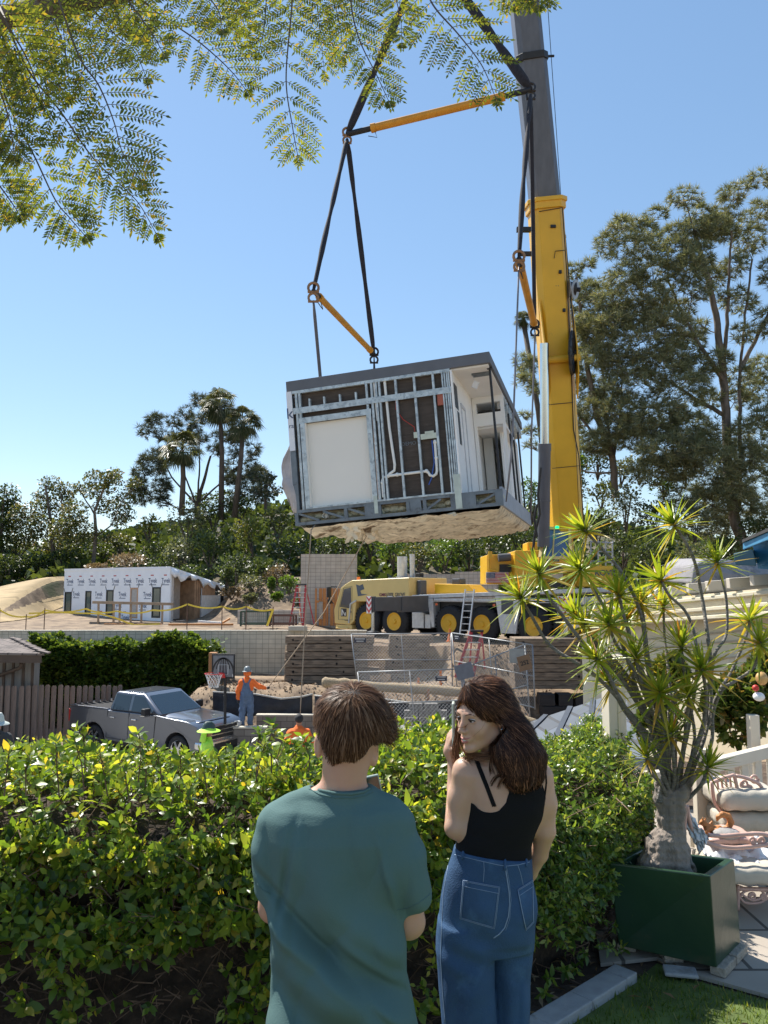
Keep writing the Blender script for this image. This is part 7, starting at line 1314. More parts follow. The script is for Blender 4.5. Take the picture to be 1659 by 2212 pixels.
for ri, (u, v, path, dy) in enumerate(ROS):
    sx0 = 1446+((ri*37) % 11-5)*5; pts = [P(u, v, Yp+dy)]+[P(a, c, Yp+dy*(1-(i+1)/(len(path)+1))+.05*math.sin(i*2+ri)*(1-i/len(path))) for i, (a, c) in enumerate(path)]+[P(sx0, 1735, Yp+rg.uniform(-.06, .06))]
  
    Q = []; m_ = len(pts)
    for i in range(m_-1):
        p0, p1, p2, p3 = pts[max(i-1, 0)], pts[i], pts[i+1], pts[min(i+2, m_-1)]
        for j in range(6): t = j/6; Q.append(.5*((2*p1)+(p2-p0)*t+(2*p0-5*p1+4*p2-p3)*t*t+(3*p1-p0-3*p2+p3)*t**3))
    Q.append(pts[-1]); nq = len(Q); r0 = rg.uniform(.0085, .0108); rr = [r0*lerp(.85, 1.25, i/nq)*(1+.07*math.sin(i*2.4)) for i in range(nq)]
    b = MB(); b.tube(Q, rr, 8); o = b.build('stem', M_dst, dt, smooth=2); o.matrix_parent_inverse = dinv
  
    d = (Q[0]-Q[2]).normalized(); x, y, _ = frame_of(d); big = 1.0 if v > 1180 else 1.1; nl = rg.randint(38, 50)
    if ri in (17, 18): big = .85
    V, Fq, mi_ = [], [], []
    for i in range(nl):
        f = i/nl; th = i*2.399+rg.uniform(-.2, .2); el = lerp(1.35, -.45, f**.9)+rg.uniform(-.12, .12); h = x*math.cos(th)+y*math.sin(th); dr = (h*math.cos(el)+d*math.sin(el)).normalized(); L_ = big*lerp(.13, .225, min(1, f*1.8))*rg.uniform(.85, 1.12); wd = .0088*big*rg.uniform(.85, 1.15); st = Q[0]-d*(.035*f)
        side = dr.cross(d); side = side.normalized() if side.length > .05 else x; k = len(V); droop = lerp(.0, .16, f)*rg.uniform(.3, 1.3)
        for j in range(5):
            t = j/4; c = st+dr*L_*t+Vector((0,0,-1))*droop*L_*t*t*1.6; w2 = wd*(.75, 1.0, .85, .5, .03)[j]; up = dr.cross(side)*(.25*w2); V += [tuple(c-side*w2+up), tuple(c-up*.5), tuple(c+side*w2+up)]
        for j in range(4): a = k+j*3; Fq += [[a, a+1, a+4, a+3], [a+1, a+2, a+5, a+4]]
        yl = 1 if rg.random() < (.06 + .6*max(0, f-.5)/.5) else 0; mi_ += [yl]*8
    o = npmesh('leaf_rosette', np.array(V), np.array(Fq), M_dlf, dt, mi=mi_, smooth=True); o.matrix_parent_inverse = dinv
for i in range(4):
    u0 = 1428+i*17; dy = rg.uniform(-.08, .1); pts = [P(u0+rg.uniform(-4, 4), 1505+rg.uniform(-30, 60), Yp+dy), P(u0+rg.uniform(-3, 3), 1600, Yp+dy*.8), P(u0*.7+1448*.3, 1690, Yp+dy*.6), P(1430+i*4, 1750, Yp+dy*.3)]
    Q = [pts[j].lerp(pts[j+1], t/5) for j in range(3) for t in range(5)]+[pts[-1]]; b = MB(); b.tube(Q, [.0095+.001*math.sin(j*2.2) for j in range(len(Q))], 8); o = b.build('stem', M_dst, dt, smooth=2); o.matrix_parent_inverse = dinv
sp = P(1410, 1800, 5.0); V, Fq = [], []
for i in range(46):
    f = i/46; th = i*2.4; el = rg.uniform(.1, 1.4); dr = Vector((math.cos(th)*math.cos(el), math.sin(th)*math.cos(el), math.sin(el))); st = sp+Vector((0, 0, f*.22)); s_ = dr.cross(Vector((0,0,1))).normalized()*.005; L_ = rg.uniform(.09, .17); k = len(V); V += [st-s_, st+s_, st+dr*L_*.6+s_*.8, st+dr*L_+Vector((0,0,-.02)), st+dr*L_*.6-s_*.8]; Fq += [[k, k+1, k+2, k+4]]; V += [V[k+4], V[k+2], V[k+3], V[k+3]]; Fq += [[len(V)-4, len(V)-3, len(V)-2, len(V)-1]]
re_ = empty('spiky_plant', sp, label='small yellow spiky plant against the cream fence', cat='plant'); o = npmesh('leaves', np.array([tuple(v) for v in V]), np.array(Fq)[:, :], M_dlf[1], re_); o.matrix_parent_inverse = Matrix.Translation(-sp); b = MB(); b.tube([(0, 0, -.25), (0, 0, .2)], .008, 5); b.build('stem', M_dst, re_)
M_pink = mat('pink_iron', (.62, .40, .33), .45, .1, .1, 6, dirt=(.45, .28, .22), dscale=8, dthr=.6)
M_cush = mat('grey_cushion', (.50, .45, .37), .9, 0, .06, 5, bump=.6, bscale=10, dirt=(.42, .40, .35), dscale=4, dthr=.6)
def fpart(b, name, m, root, **k): o = b.build(name, m, root, **k); o.matrix_parent_inverse = Matrix.Translation(-root.location); return o
def tubes(paths, r, Y=None):
    b = MB()
    for pa in paths:
        pts = [P(*p) if len(p) == 3 else P(p[0], p[1], Y) for p in pa]; Q = []
        m_ = len(pts)
        for i in range(m_-1):
            p0, p1, p2, p3 = pts[max(i-1, 0)], pts[i], pts[i+1], pts[min(i+2, m_-1)]
            for j in range(5): t = j/5; Q.append(.5*((2*p1)+(p2-p0)*t+(2*p0-5*p1+4*p2-p3)*t*t+(3*p1-p0-3*p2+p3)*t**3))
        Q.append(pts[-1]); b.tube(Q, r, 7)
    return b
def spiral(u, v, r, Y, turns=1.4, ph=0, sg=1): return [(u+sg*r*(1-.65*t/turns/1.0)*math.cos(2*math.pi*t+ph), v+r*(1-.65*t/turns)*math.sin(2*math.pi*t+ph), Y) for t in [i*turns/16 for i in range(17)]]
c1 = empty('patio_chair', P(1600, 1900, 5.35), label='rear pink iron patio chair with two stacked grey cushions', cat='patio chair', group='pink iron patio chairs')
b = tubes([[(1540, 1690), (1562, 1681), (1586, 1674)], [(1538, 1688), (1543, 1730), (1560, 1760), (1568, 1800), (1574, 1900)], [(1586, 1673), (1592, 1700), (1600, 1730)], [(1562, 1757), (1590, 1762), (1625, 1764), (1665, 1762), (1700, 1758)], [(1590, 1676), (1615, 1682), (1640, 1694), (1652, 1715)], [(1700, 1700), (1702, 1760), (1702, 1900)], [(1572, 1850), (1640, 1856), (1702, 1850)]], .0125, 5.35); fpart(b, 'frame', M_pink, c1, smooth=2)
b = tubes([[(x, 1686-(x-1545)*.35), (x+10, 1752)] for x in (1549, 1558, 1567, 1576)], .008, 5.37); fpart(b, 'back_slat', M_pink, c1, smooth=2)
for sp_ in (spiral(1630, 1682, 10, 5.36), spiral(1608, 1694, 9, 5.36, ph=2), spiral(1618, 1704, 8, 5.36, ph=4)): fpart(tubes([sp_], .008), 'scroll', M_pink, c1, smooth=2)
def cushion(u0, u1, v0, v1, Y, dep, root, name='cushion', m=None, puff=.4):
    a, c = P(u0, v1, Y), P(u1, v0, Y); s = SDF(.03); cx, cz = (a.x+c.x)/2, (a.z+c.z)/2; hx, hz = (c.x-a.x)/2, (c.z-a.z)/2; cy_ = Y+dep/2
    def fn(p):
        q = np.abs(p-np.array([cx, cy_, cz])); r = hz*.75; d = q-np.array([hx-r, dep/2-r, max(hz-r, .0)*1.0]); bul = .012*np.cos(np.clip(q[..., 0]/hx, 0, 1)*1.57)*np.cos(np.clip(q[..., 1]/(dep/2), 0, 1)*1.57)
        return np.sqrt((np.maximum(d, 0)**2).sum(-1))+np.minimum(d.max(-1), 0)-r-bul
    o = sculpt(name, fn, (cx-hx-.04, cy_-dep/2-.04, cz-hz-.05), (cx+hx+.04, cy_+dep/2+.04, cz+hz+.05), .014, m or M_cush, root, it=2, disp=lambda V: V+.003*np.sin(V[:, [1, 2, 0]]*55)); o.matrix_parent_inverse = Matrix.Translation(-root.location); return o
cushion(1563, 1700, 1712, 1755, 5.25, .5, c1); cushion(1569, 1705, 1760, 1800, 5.28, .5, c1)
c2_ = empty('patio_chair', P(1620, 1950, 4.8), label='front pink iron patio lounge with scrollwork apron and crumpled cover', cat='patio chair', group='pink iron patio chairs')
b = tubes([[(1484, 1740), (1490, 1775), (1503, 1806), (1530, 1822), (1576, 1831), (1620, 1829), (1680, 1822)], [(1530, 1804), (1560, 1806), (1600, 1803), (1640, 1801), (1665, 1806), (1700, 1815)], [(1594, 1920), (1640, 1921), (1720, 1922)], [(1594, 1912), (1594, 1965)], [(1484, 1740), (1478, 1800), (1480, 1900)], [(1700, 1922), (1700, 1990)]], .0125, 4.85); fpart(b, 'frame', M_pink, c2_, smooth=2)
for sp_ in ([(1598, 1938), (1610, 1925), (1640, 1922), (1655, 1938), (1640, 1950), (1610, 1950), (1598, 1938)], spiral(1650, 1937, 8, 4.85), spiral(1625, 1936, 8, 4.85, ph=3), spiral(1626, 1815, 8, 4.86), spiral(1645, 1816, 8, 4.86, ph=2), [(1600, 1930), (1628, 1945), (1660, 1930)]): fpart(tubes([sp_], .0075, 4.85), 'scroll', M_pink, c2_, smooth=2)
cushion(1556, 1720, 1880, 1915, 4.75, .45, c2_, name='seat_cushion')
cushion(1535, 1640, 1812, 1826, 4.95, .3, c2_, name='side_tray', m=M_pink)
def rumple(name, outline, Y, dep, m, label, cat, seed, h=.035):
    rng = np.random.default_rng(seed); a = P(*outline[0], Y); n = 34; V = []; 
    p00, p10, p11, p01 = [P(u, v, Y) for u, v in outline]
    for j in range(n+1):
        for i in range(n+1):
            s, t = i/n, j/n; p = p00.lerp(p10, s).lerp(p01.lerp(p11, s), t); e = min(s, 1-s, t, 1-t)*6; nz = noise.noise(Vector((s*7, t*7, seed)))+.6*abs(noise.noise(Vector((s*15, t*13, seed+4)))); V.append((p.x+.02*nz, p.y+dep*t+.03*nz, p.z+h*nz*min(1, e+.3)))
    b = MB(); b.add(V, [(j*(n+1)+i, j*(n+1)+i+1, (j+1)*(n+1)+i+1, (j+1)*(n+1)+i) for j in range(n) for i in range(n)]); o = b.build(name, m, smooth=2, fix=False); md = o.modifiers.new('s', 'SOLIDIFY'); md.thickness = .006; return tag(o, label, cat)
M_sht = mat('white_sheet', (.68, .68, .68), .7, 0, .04, 4)
rumple('crumpled_cloth', [(1546, 1876), (1700, 1890), (1700, 1852), (1548, 1846)], 4.8, .35, M_sht, 'crumpled white cloth lying on the front pink lounge', 'cloth', 3, .05)
rumple('plastic_sheet', [(1512, 1845), (1530, 1815), (1486, 1740), (1478, 1762)], 4.8, .1, mat('clear_plastic', (.62, .64, .66), .18, 0, .05, 3), 'translucent plastic sheet draped beside the plant trunk', 'plastic sheet', 5, .03)
M_sq = mat('orange_brown_clay', (.50, .20, .06), .6, 0, .25, 20, bump=1, bscale=60); Ys = 5.05
sq = P(1545, 1798, Ys); s = SDF(.02)
def sp3(u, v, dy=0): p = P(u, v, Ys+dy); return (p.x, p.y, p.z)
s.cone(sp3(1528, 1791), sp3(1553, 1791), .020, .024); s.cone(sp3(1528, 1788), sp3(1519, 1776), .017, .016); s.cone(sp3(1519, 1776), sp3(1512, 1779), .014, .007); s.ell(sp3(1518, 1768, -.01), (.006, .005, .011), k=.006); s.ell(sp3(1524, 1769, .01), (.006, .005, .011), k=.006)
s.chain([sp3(1558, 1793), sp3(1573, 1789), sp3(1579, 1776), sp3(1573, 1763), sp3(1561, 1759), sp3(1551, 1765), sp3(1549, 1772)], [.014, .018, .020, .020, .018, .014, .008], k=.004); s.cone(sp3(1528, 1795, -.03), sp3(1524, 1802, -.03), .012, .01); s.cone(sp3(1550, 1795, -.03), sp3(1545, 1803, -.03), .016, .012); s.cone(sp3(1532, 1786), sp3(1538, 1775), .01, .008)
tag(sculpt('squirrel_figurine', s, (sq.x-.16, Ys-.1, sq.z-.06), (sq.x+.16, Ys+.1, sq.z+.16), .0055, M_sq, it=1), 'orange brown squirrel figurine with curled tail on the patio furniture', 'figurine')
s = SDF(.01); s.ell(sp3(1570, 1801, -.05), (.085, .07, .034)); tag(sculpt('round_stone', s, (sq.x-.1, Ys-.2, sq.z-.1), (sq.x+.26, Ys+.1, sq.z+.1), .01, mat('grey_stone', (.30, .29, .28), .9, 0, .2, 30, bump=.8, bscale=60)), 'rounded grey stone just below the squirrel figurine', 'stone')
L_h1 = leafmat('hedge_leaf', [(0, (.05, .10, .02)), (.35, (.11, .19, .025)), (.75, (.22, .30, .035)), (.93, (.34, .38, .06)), (1, (.5, .38, .05))], .5, .36, 1.9, .5)
L_h2 = leafmat('glossy_hedge_leaf', [(0, (.04, .09, .02)), (.4, (.10, .18, .035)), (.8, (.20, .29, .05)), (1, (.36, .38, .08))], .48, .3, 1.8, .6)
M_twig = mat('hedge_twig', (.16, .10, .065), .9, 0, .4, 20)
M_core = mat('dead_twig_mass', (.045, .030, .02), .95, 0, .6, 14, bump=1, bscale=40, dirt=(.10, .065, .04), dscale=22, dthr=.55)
FR = [(-3.6, 2.75), (-2.4, 3.05), (-1.2, 3.3), (0, 3.55), (.8, 3.95), (1.35, 4.5), (1.75, 5.2)]
def front(x):
    for i in range(len(FR)-1):
        if x <= FR[i+1][0]: return lerp(FR[i][1], FR[i+1][1], (x-FR[i][0])/(FR[i+1][0]-FR[i][0]))
    return FR[-1][1]
def topz(x, y): return 1.0+.05*math.sin(x*3.1+1)+.05*fbm(x, y, 2.2, 3)-(.07 if x > .5 else 0)
def make_hedge(name, label, x0, x1, n, lw, lsize, m, seed, per=(5, 9)):
    rng = np.random.default_rng(seed); root = empty(name, ((x0+x1)/2, front((x0+x1)/2)+.5, 0), label=label, cat='hedge', group='hedges along the yard'); inv = Matrix.Translation(-root.location)
    P_, D_, S_, U_ = [], [], [], []; tw = MB()
    def sprig(c, d, k, sz, stem=.10):
        c = Vector(c); d = Vector(d).normalized(); x, y, _ = frame_of(d); tip = c+d*stem
        tw.tube([c-d*stem*.5, c+Vector((rng.normal()*.006, 0, 0)), tip], [.0028, .0024, .0014], 3, caps=False)
        for i in range(k):
            f = i/max(1, k-1); th = i*2.4+rng.uniform(-.4, .4); h = x*math.cos(th)+y*math.sin(th); P_.append(c+d*stem*(.25+.75*f)); e = lerp(.15, .9, f); D_.append(h*(1-e*.55)+d*e*.9+Vector((0,0,-.1))); S_.append(sz*rng.uniform(.65, 1.2)*(1.15-.35*f)); U_.append(d)
    for i in range(n):
        x = rng.uniform(x0, x1); r = rng.random(); fy = front(x)
        if r < .46: # top
            t = rng.random()**.8; y = fy+.0+1.25*t; z = topz(x, y)-.04*rng.random()-(.22*max(0, .25-t)/.25); d = Vector((rng.normal()*.5, rng.normal()*.5-.25, 1))
        elif r < .80: # upper face
            h = rng.random()**1.25*.42; z = topz(x, fy)-.12-h; y = fy+.04+.16*fbm(x*1.3, z*1.6, 1.6, 7)-.10*h+rng.random()**2*.12; d = Vector((rng.normal()*.5, -.9, .55+rng.normal()*.3))
        else: # lower, sparser face
            z = rng.uniform(.02, .62); y = fy+.02+.14*fbm(x*1.3, z*1.6, 1.6, 7)-.05; d = Vector((rng.normal()*.6, -1, .3+rng.normal()*.4))
            if fbm(x, z, 2.6, 12) < .08 and rng.random() < .88: continue
        sprig((x, y, z), d, int(rng.integers(*per)), lsize*rng.uniform(.5, 1.35), rng.uniform(.05, .12))
    if x1 < 1.2: 
        for u, v0, v1, Y in ((175, 1568, 1640, 3.6), (160, 1590, 1680, 3.5), (120, 1600, 1690, 3.5), (300, 1580, 1660, 3.6), (315, 1600, 1670, 3.7), (335, 1612, 1670, 3.6), (262, 1640, 1700, 3.5), (590, 1562, 1640, 3.9), (560, 1575, 1650, 3.9), (612, 1590, 1660, 4.0), (640, 1605, 1660, 4.0), (575, 1600, 1660, 3.8), (655, 1590, 1650, 3.9), (20, 1620, 1690, 3.3), (60, 1625, 1690, 3.4), (215, 1620, 1690, 3.5), (390, 1625, 1690, 3.7), (430, 1630, 1700, 3.7), (470, 1628, 1690, 3.8), (510, 1618, 1690, 3.8), (850, 1635, 1690, 4.0), (900, 1640, 1700, 4.0), (950, 1640, 1700, 4.1)):
            a, c = P(u, v0, Y), P(u+rng.uniform(-25, 25), v1+30, Y); tw.tube([c, a.lerp(c, .5)+Vector((rng.normal()*.01, 0, 0)), a], [.0035, .003, .002], 4)
            d = (a-c).normalized(); sprig(a-d*.05, d+Vector((rng.normal()*.2, -.2, .2)), 9, lsize*1.05, .05); sprig(a.lerp(c, .35), d+Vector((rng.choice([-1, 1])*.8, -.3, .3)), 6, lsize, .05); sprig(a.lerp(c, .65), d+Vector((rng.choice([-1, 1])*.9, -.3, .2)), 6, lsize, .06)
    o = scatter('foliage', np.array([tuple(p) for p in P_]), np.array([tuple(p) for p in D_]), np.array(S_), leaf_template(lw, .14, .05), m, root, jitter=.22, up=np.array([tuple(p) for p in U_]), rng=rng); o.matrix_parent_inverse = inv
    for p_ in o.data.polygons: pass
    for i in range(int(1500*(x1-x0)/4)):
        x = rng.uniform(x0, x1); fy = front(x); z = rng.uniform(.0, .85); y = fy+rng.uniform(.02, .3); a = Vector((x, y, z)); d = Vector((rng.normal(), rng.normal()*.35, rng.normal()*.6)).normalized()*rng.uniform(.06, .24); m2 = a+d*.5+Vector((rng.normal(), rng.normal(), rng.normal()))*.03; tw.tube([a, m2, a+d], [.0035, .003, .0015], 3, caps=False)
    o = tw.build('twigs', M_twig, root, fix=False); o.matrix_parent_inverse = inv
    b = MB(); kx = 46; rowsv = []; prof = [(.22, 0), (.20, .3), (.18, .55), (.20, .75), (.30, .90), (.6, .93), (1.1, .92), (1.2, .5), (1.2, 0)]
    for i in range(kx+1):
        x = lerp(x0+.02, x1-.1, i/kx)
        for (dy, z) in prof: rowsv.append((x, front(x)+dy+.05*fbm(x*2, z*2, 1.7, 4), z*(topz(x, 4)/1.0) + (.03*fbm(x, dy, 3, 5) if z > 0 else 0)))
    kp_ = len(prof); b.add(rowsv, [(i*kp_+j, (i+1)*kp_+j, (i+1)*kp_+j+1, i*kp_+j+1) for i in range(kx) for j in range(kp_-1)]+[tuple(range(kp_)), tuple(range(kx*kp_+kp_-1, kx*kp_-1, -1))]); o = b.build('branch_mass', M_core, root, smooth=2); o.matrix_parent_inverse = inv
    return root
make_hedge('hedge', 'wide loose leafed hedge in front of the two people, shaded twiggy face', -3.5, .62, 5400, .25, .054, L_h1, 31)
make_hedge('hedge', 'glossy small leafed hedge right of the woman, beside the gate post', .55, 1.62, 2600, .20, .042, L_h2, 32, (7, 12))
L_fr = leafmat('frond_leaflet', [(0, (.05, .075, .015)), (.5, (.13, .175, .022)), (.9, (.24, .26, .03)), (1, (.38, .27, .03))], .55, .4, 1.7)
M_rach = mat('frond_rachis', (.10, .075, .04), .7)
ft = empty('feathery_tree', (-2.9, 2.0, 0), label='feathery fronded tree hanging into the top of the picture', cat='tree'); finv = Matrix.Translation(-ft.location)
FV, FF = [], []; RB = MB(); rg = random.Random(77)
def frond(path, Y, wid, pin=13, nleaf=11, lsz=.024, side=(1, 1), dY=0, droop=.36):
    """path: pixel polyline of the rachis from base to tip; wid: pinna length (px) at the widest"""
    n = len(path); pts = [P(u, v, Y+dY*i/(n-1)) for i, (u, v) in enumerate(path)]; Q = []
    for i in range(n-1):
        p0, p1, p2, p3 = pts[max(i-1, 0)], pts[i], pts[i+1], pts[min(i+2, n-1)]
        for j in range(8): t = j/8; Q.append(.5*((2*p1)+(p2-p0)*t+(2*p0-5*p1+4*p2-p3)*t*t+(3*p1-p0-3*p2+p3)*t**3))
    Q.append(pts[-1]); m_ = len(Q); RB.tube(Q, [lerp(.0032, .0010, i/m_) for i in range(m_)], 4)
    view = Vector((0, -1, 0)); tilt = rg.uniform(-.5, .5)
    for i in range(pin+1):
        f = (i+.3)/(pin+.3); idx = min(m_-1, f*(m_-1)); i0 = int(idx); c = Q[i0].lerp(Q[min(i0+1, m_-1)], idx-i0); T = (Q[min(i0+1, m_-1)]-Q[max(i0-1, 0)]).normalized()
        nrm = view.cross(T).normalized(); L_ = wid*PX(Y)*(math.sin(math.pi*min(1, (.22+.72*f)))**.8)*rg.uniform(.9, 1.08)
        for sg in (-1, 1):
            if i == pin: d0 = (T+nrm*sg*.12).normalized();
            else: d0 = (nrm*sg*(1-.25*f)+T*(.28+.36*f)+view*rg.uniform(-.25, .25)+view*tilt*.3*sg).normalized()
            if side[0 if sg < 0 else 1] <= 0: continue
            Ls = L_*side[0 if sg < 0 else 1]; k = max(5, int(nleaf*Ls/(wid*PX(Y))+2)); pp0 = c; pl_ = [Vector(c)]
            for j in range(k+1):
                t = j/k; d = (d0+Vector((0, 0, -1))*droop*t*1.0).normalized(); pp0 = pp0+d*Ls/k; pl_.append(Vector(pp0))
                sd = view.cross(d).normalized(); sd = (sd+view*rg.uniform(-.18, .18)).normalized(); s_ = lsz*(1-.35*t)*rg.uniform(.85, 1.15)*(.55 if j == 0 else 1)
                for s2 in ((-1, 1) if j < k else (0,)):
                    ld = (sd*s2*.85+d*(.62 if s2 else 1.2)).normalized(); ll = s_ if s2 else s_*1.3; wv = ld.cross(view).normalized()*ll*.18; a = pp0; q = len(FV); md_ = a+ld*ll*.45+view*ll*rg.uniform(-.1, .1)
                    FV.extend([tuple(a), tuple(md_-wv), tuple(a+ld*ll), tuple(md_+wv)]); FF.append([q, q+1, q+2, q+3])
            RB.tube(pl_[::2]+[pl_[-1]], [.0011]*(len(pl_[::2])+1), 3, caps=False)
main = [([(634, -60), (630, 20), (618, 170), (632, 275), (642, 330)], 2.3, 92, 14), ([(757, -50), (760, 20), (778, 90), (815, 165), (838, 215)], 2.4, 80, 12), ([(905, -60), (935, 10), (990, 74), (1040, 140), (1068, 205)], 2.3, 105, 14), ([(120, -20), (170, 120), (213, 184), (245, 260), (265, 330), (300, 385)], 2.1, 120, 16), ([(10, 40), (60, 150), (130, 240), (200, 340), (258, 397), (300, 440), (335, 500)], 2.0, 95, 17), ([(-20, 120), (20, 230), (74, 337), (119, 431), (150, 470), (180, 505)], 2.05, 85, 15), ([(250, -60), (330, 20), (421, 84), (470, 125), (505, 160), (528, 190)], 2.4, 92, 14), ([(120, -60), (200, 20), (248, 74), (290, 110), (315, 165)], 2.5, 80, 12), ([(-60, 330), (-10, 390), (20, 430), (40, 460)], 2.1, 70, 10), ([(470, -70), (500, -20), (520, 30), (530, 60)], 2.6, 70, 9), ([(700, -70), (720, 0), (735, 60), (740, 120)], 2.5, 80, 10), ([(560, -80), (575, -20), (570, 60), (560, 110)], 2.5, 80, 10), ([(830, -80), (850, -20), (865, 40), (868, 90)], 2.6, 60, 9), ([(1130, -110), (1150, -60), (1160, -20), (1162, 8)], 2.3, 60, 9), ([(1000, -110), (1040, -60), (1090, -20), (1110, 10)], 2.5, 50, 8), ([(380, -90), (430, -30), (470, 20), (480, 60)], 2.3, 80, 10), ([(200, -90), (260, -20), (320, 60), (350, 110)], 2.2, 95, 12), ([(-40, -40), (20, 60), (60, 130), (90, 210)], 1.9, 100, 13), ([(60, -60), (110, 30), (140, 110), (150, 200)], 2.2, 90, 13), ([(-60, 60), (-10, 170), (20, 260), (30, 330)], 1.9, 90, 13), ([(650, -100), (680, -30), (690, 60), (700, 150)], 2.6, 85, 11)]
bases = []
for path, Y, wd, pn in main: frond(path, Y, wd, pin=pn, dY=rg.uniform(-.15, .15)); bases.append(P(*path[0], Y))
for i in range(7):    
    u, v = rg.uniform(-80, 420), rg.uniform(-160, 90); 
    if u > 260: v = rg.uniform(-170, -40)
    an = R(rg.uniform(20, 95)); L_ = rg.uniform(110, 200); Y = rg.uniform(2.1, 3.0); path = [(u+math.cos(an)*L_*t, v+math.sin(an)*L_*t+20*t*t) for t in (0, .35, .7, 1)]; frond(path, Y, rg.uniform(60, 95), pin=11, dY=rg.uniform(-.2, .2)); bases.append(P(u, v, Y))
o = npmesh('fronds', np.array(FV), np.array(FF), L_fr, ft); o.matrix_parent_inverse = finv
o = RB.build('frond_stalks', M_rach, ft, fix=False); o.matrix_parent_inverse = finv
TB = MB(); hub = Vector((-2.3, 2.2, 3.1)); TB.tube([(-2.9, 2.0, -.1), (-2.85, 2.0, 1.0), (-2.7, 2.1, 2.2), hub], [.13, .11, .09, .07], 9)
mainb = [hub, Vector((-1.6, 2.35, 3.7)), Vector((-.7, 2.5, 4.05)), Vector((.3, 2.55, 4.1)), Vector((.9, 2.45, 4.0))]; TB.tube(mainb, [.05, .04, .03, .018, .01], 7)
for bpt in bases:
    c = min([mainb[i].lerp(mainb[i+1], t/6) for i in range(4) for t in range(7)], key=lambda p: (p-bpt).length); TB.tube([c, c.lerp(bpt, .5)+Vector((0, 0, .05)), bpt], [.007, .005, .003], 5)
o = TB.build('trunk', M_bark, ft, smooth=2, fix=False); o.matrix_parent_inverse = finv
from mathutils.bvhtree import BVHTree
M_skb = mat('fair_skin', (.52, .30, .205), .45, 0, .05, 14, sss=.25, bump=.08, bscale=120)
M_skg = mat('fair_skin_warm', (.54, .33, .225), .42, 0, .05, 14, sss=.25, bump=.08, bscale=120)
def hairmat(name, cols):
    m = leafmat(name, cols, .22, .42, 1.2, .12); return m
M_hb = hairmat('brown_hair', [(0, (.045, .022, .012)), (.5, (.105, .052, .028)), (.88, (.21, .115, .062)), (1, (.30, .19, .12))])
M_hg = hairmat('dark_auburn_hair', [(0, (.028, .014, .010)), (.5, (.065, .032, .021)), (.82, (.13, .062, .038)), (1, (.34, .16, .085))])
M_hc = mat('hair_base', (.028, .017, .012), .7, 0, .3, 40)
M_tee = mat('teal_cotton', (.085, .155, .147), .88, 0, .06, 4, bump=.25, bscale=260, spec=.3)
M_tank = mat('black_knit', (.008, .008, .009), .85, 0, .1, 5, bump=.3, bscale=200, spec=.2)
M_jean = mat('blue_denim', (.036, .082, .165), .82, 0, .2, 5, bump=.5, bscale=220, dirt=(.055, .12, .22), dscale=9, dthr=.55, spec=.25)
M_stch = mat('denim_stitch', (.22, .30, .42), .8); M_djean = mat('dark_shorts', (.02, .025, .035), .9)
def v3(u, v, Y): p = P(u, v, Y); return np.array([p.x, p.y, p.z])
def loft(rows, Y, bfun, yc=None, shear=None):
    """vertical body of ellipse sections; rows = (v, left u, right u, half depth, y offset)"""
    zs, cx, ax_, by, yo = [], [], [], [], []
    for v, l, r, b, dy in rows:
        a, c = P(l, v, Y+dy), P(r, v, Y+dy); zs.append(a.z); cx.append((a.x+c.x)/2); ax_.append((c.x-a.x)/2); by.append(b); yo.append(Y+dy)
    zs, cx, ax_, by, yo = [np.array(q)[::-1] for q in (zs, cx, ax_, by, yo)]
    def fn(p):
        z = p[..., 2]; c = np.interp(z, zs, cx); a = np.interp(z, zs, ax_); b = np.interp(z, zs, by); y0 = np.interp(z, zs, yo)
        X = np.abs((p[..., 0]-c)/a); Yy = np.abs((p[..., 1]-y0)/b); r = (X**2.3+Yy**2.3)**(1/2.3)+1e-9; d = (r-1)*np.minimum(a, b)
        return np.maximum(d, np.maximum(zs[0]-z, z-zs[-1]))
    return fn
def noise3(V, s, seed=0): return np.array([noise.noise(Vector((x*s[0]+seed, y*s[1]-seed, z*s[2]+seed*.7))) for x, y, z in V])
def hand(s, c, pd, fd, side, up, sc=1.0, curl=.9, k=.006):
    """palm centre c, palm-to-finger direction fd, curl towards pd, thumb on side; five separate fingers"""
    c, pd, fd, side = [np.array(q, float)/(1 if i == 0 else np.linalg.norm(q)) for i, q in enumerate((c, pd, fd, side))]
    s.cone(c-fd*.035*sc+side*.012*sc, c+fd*.025*sc+side*.026*sc, .017*sc, .012*sc, .015); s.cone(c-fd*.035*sc-side*.008*sc, c+fd*.025*sc-side*.022*sc, .017*sc, .012*sc, .015); s.cone(c-fd*.03*sc, c+fd*.03*sc, .018*sc, .012*sc, .015)
    for i, L_ in enumerate((.92, 1.0, .93, .74)):
        b0 = c+fd*.036*sc+side*(.027-.018*i)*sc; a = 0; p = b0; r = .0088*sc; pts = [b0]; rr = [r]
        for j, l in enumerate((.036, .024, .020)): a += curl*(.55, .75, .6)[j]; d = fd*math.cos(a)+pd*math.sin(a); p = p+d*l*L_*sc; pts.append(p); rr.append(r*(.92, .85, .72)[j])
        s.chain(pts, rr, k)
    t0 = c-fd*.02*sc+side*.026*sc; t1 = t0+(side*.7+fd*.5+pd*.35)*.034*sc; t2 = t1+(side*.1+fd*.75+pd*.6)*.026*sc; s.chain([t0, t1, t2], [.013*sc, .0105*sc, .0085*sc], k)
def cast(obj, u, v, off=.002, Y=None):
    me = obj.data; 
    if obj.name not in BV: BV[obj.name] = BVHTree.FromPolygons([x.co[:] for x in me.vertices], [tuple(p.vertices) for p in me.polygons])
    o = Vector((0, 0, CAMZ)); d = (P(u, v, 2.0)-o).normalized(); h = BV[obj.name].ray_cast(o, d)
    if h[0] is None: return None
    return h[0]+h[1]*off*(-1 if h[1].dot(d) > 0 else 1)
BV = {}
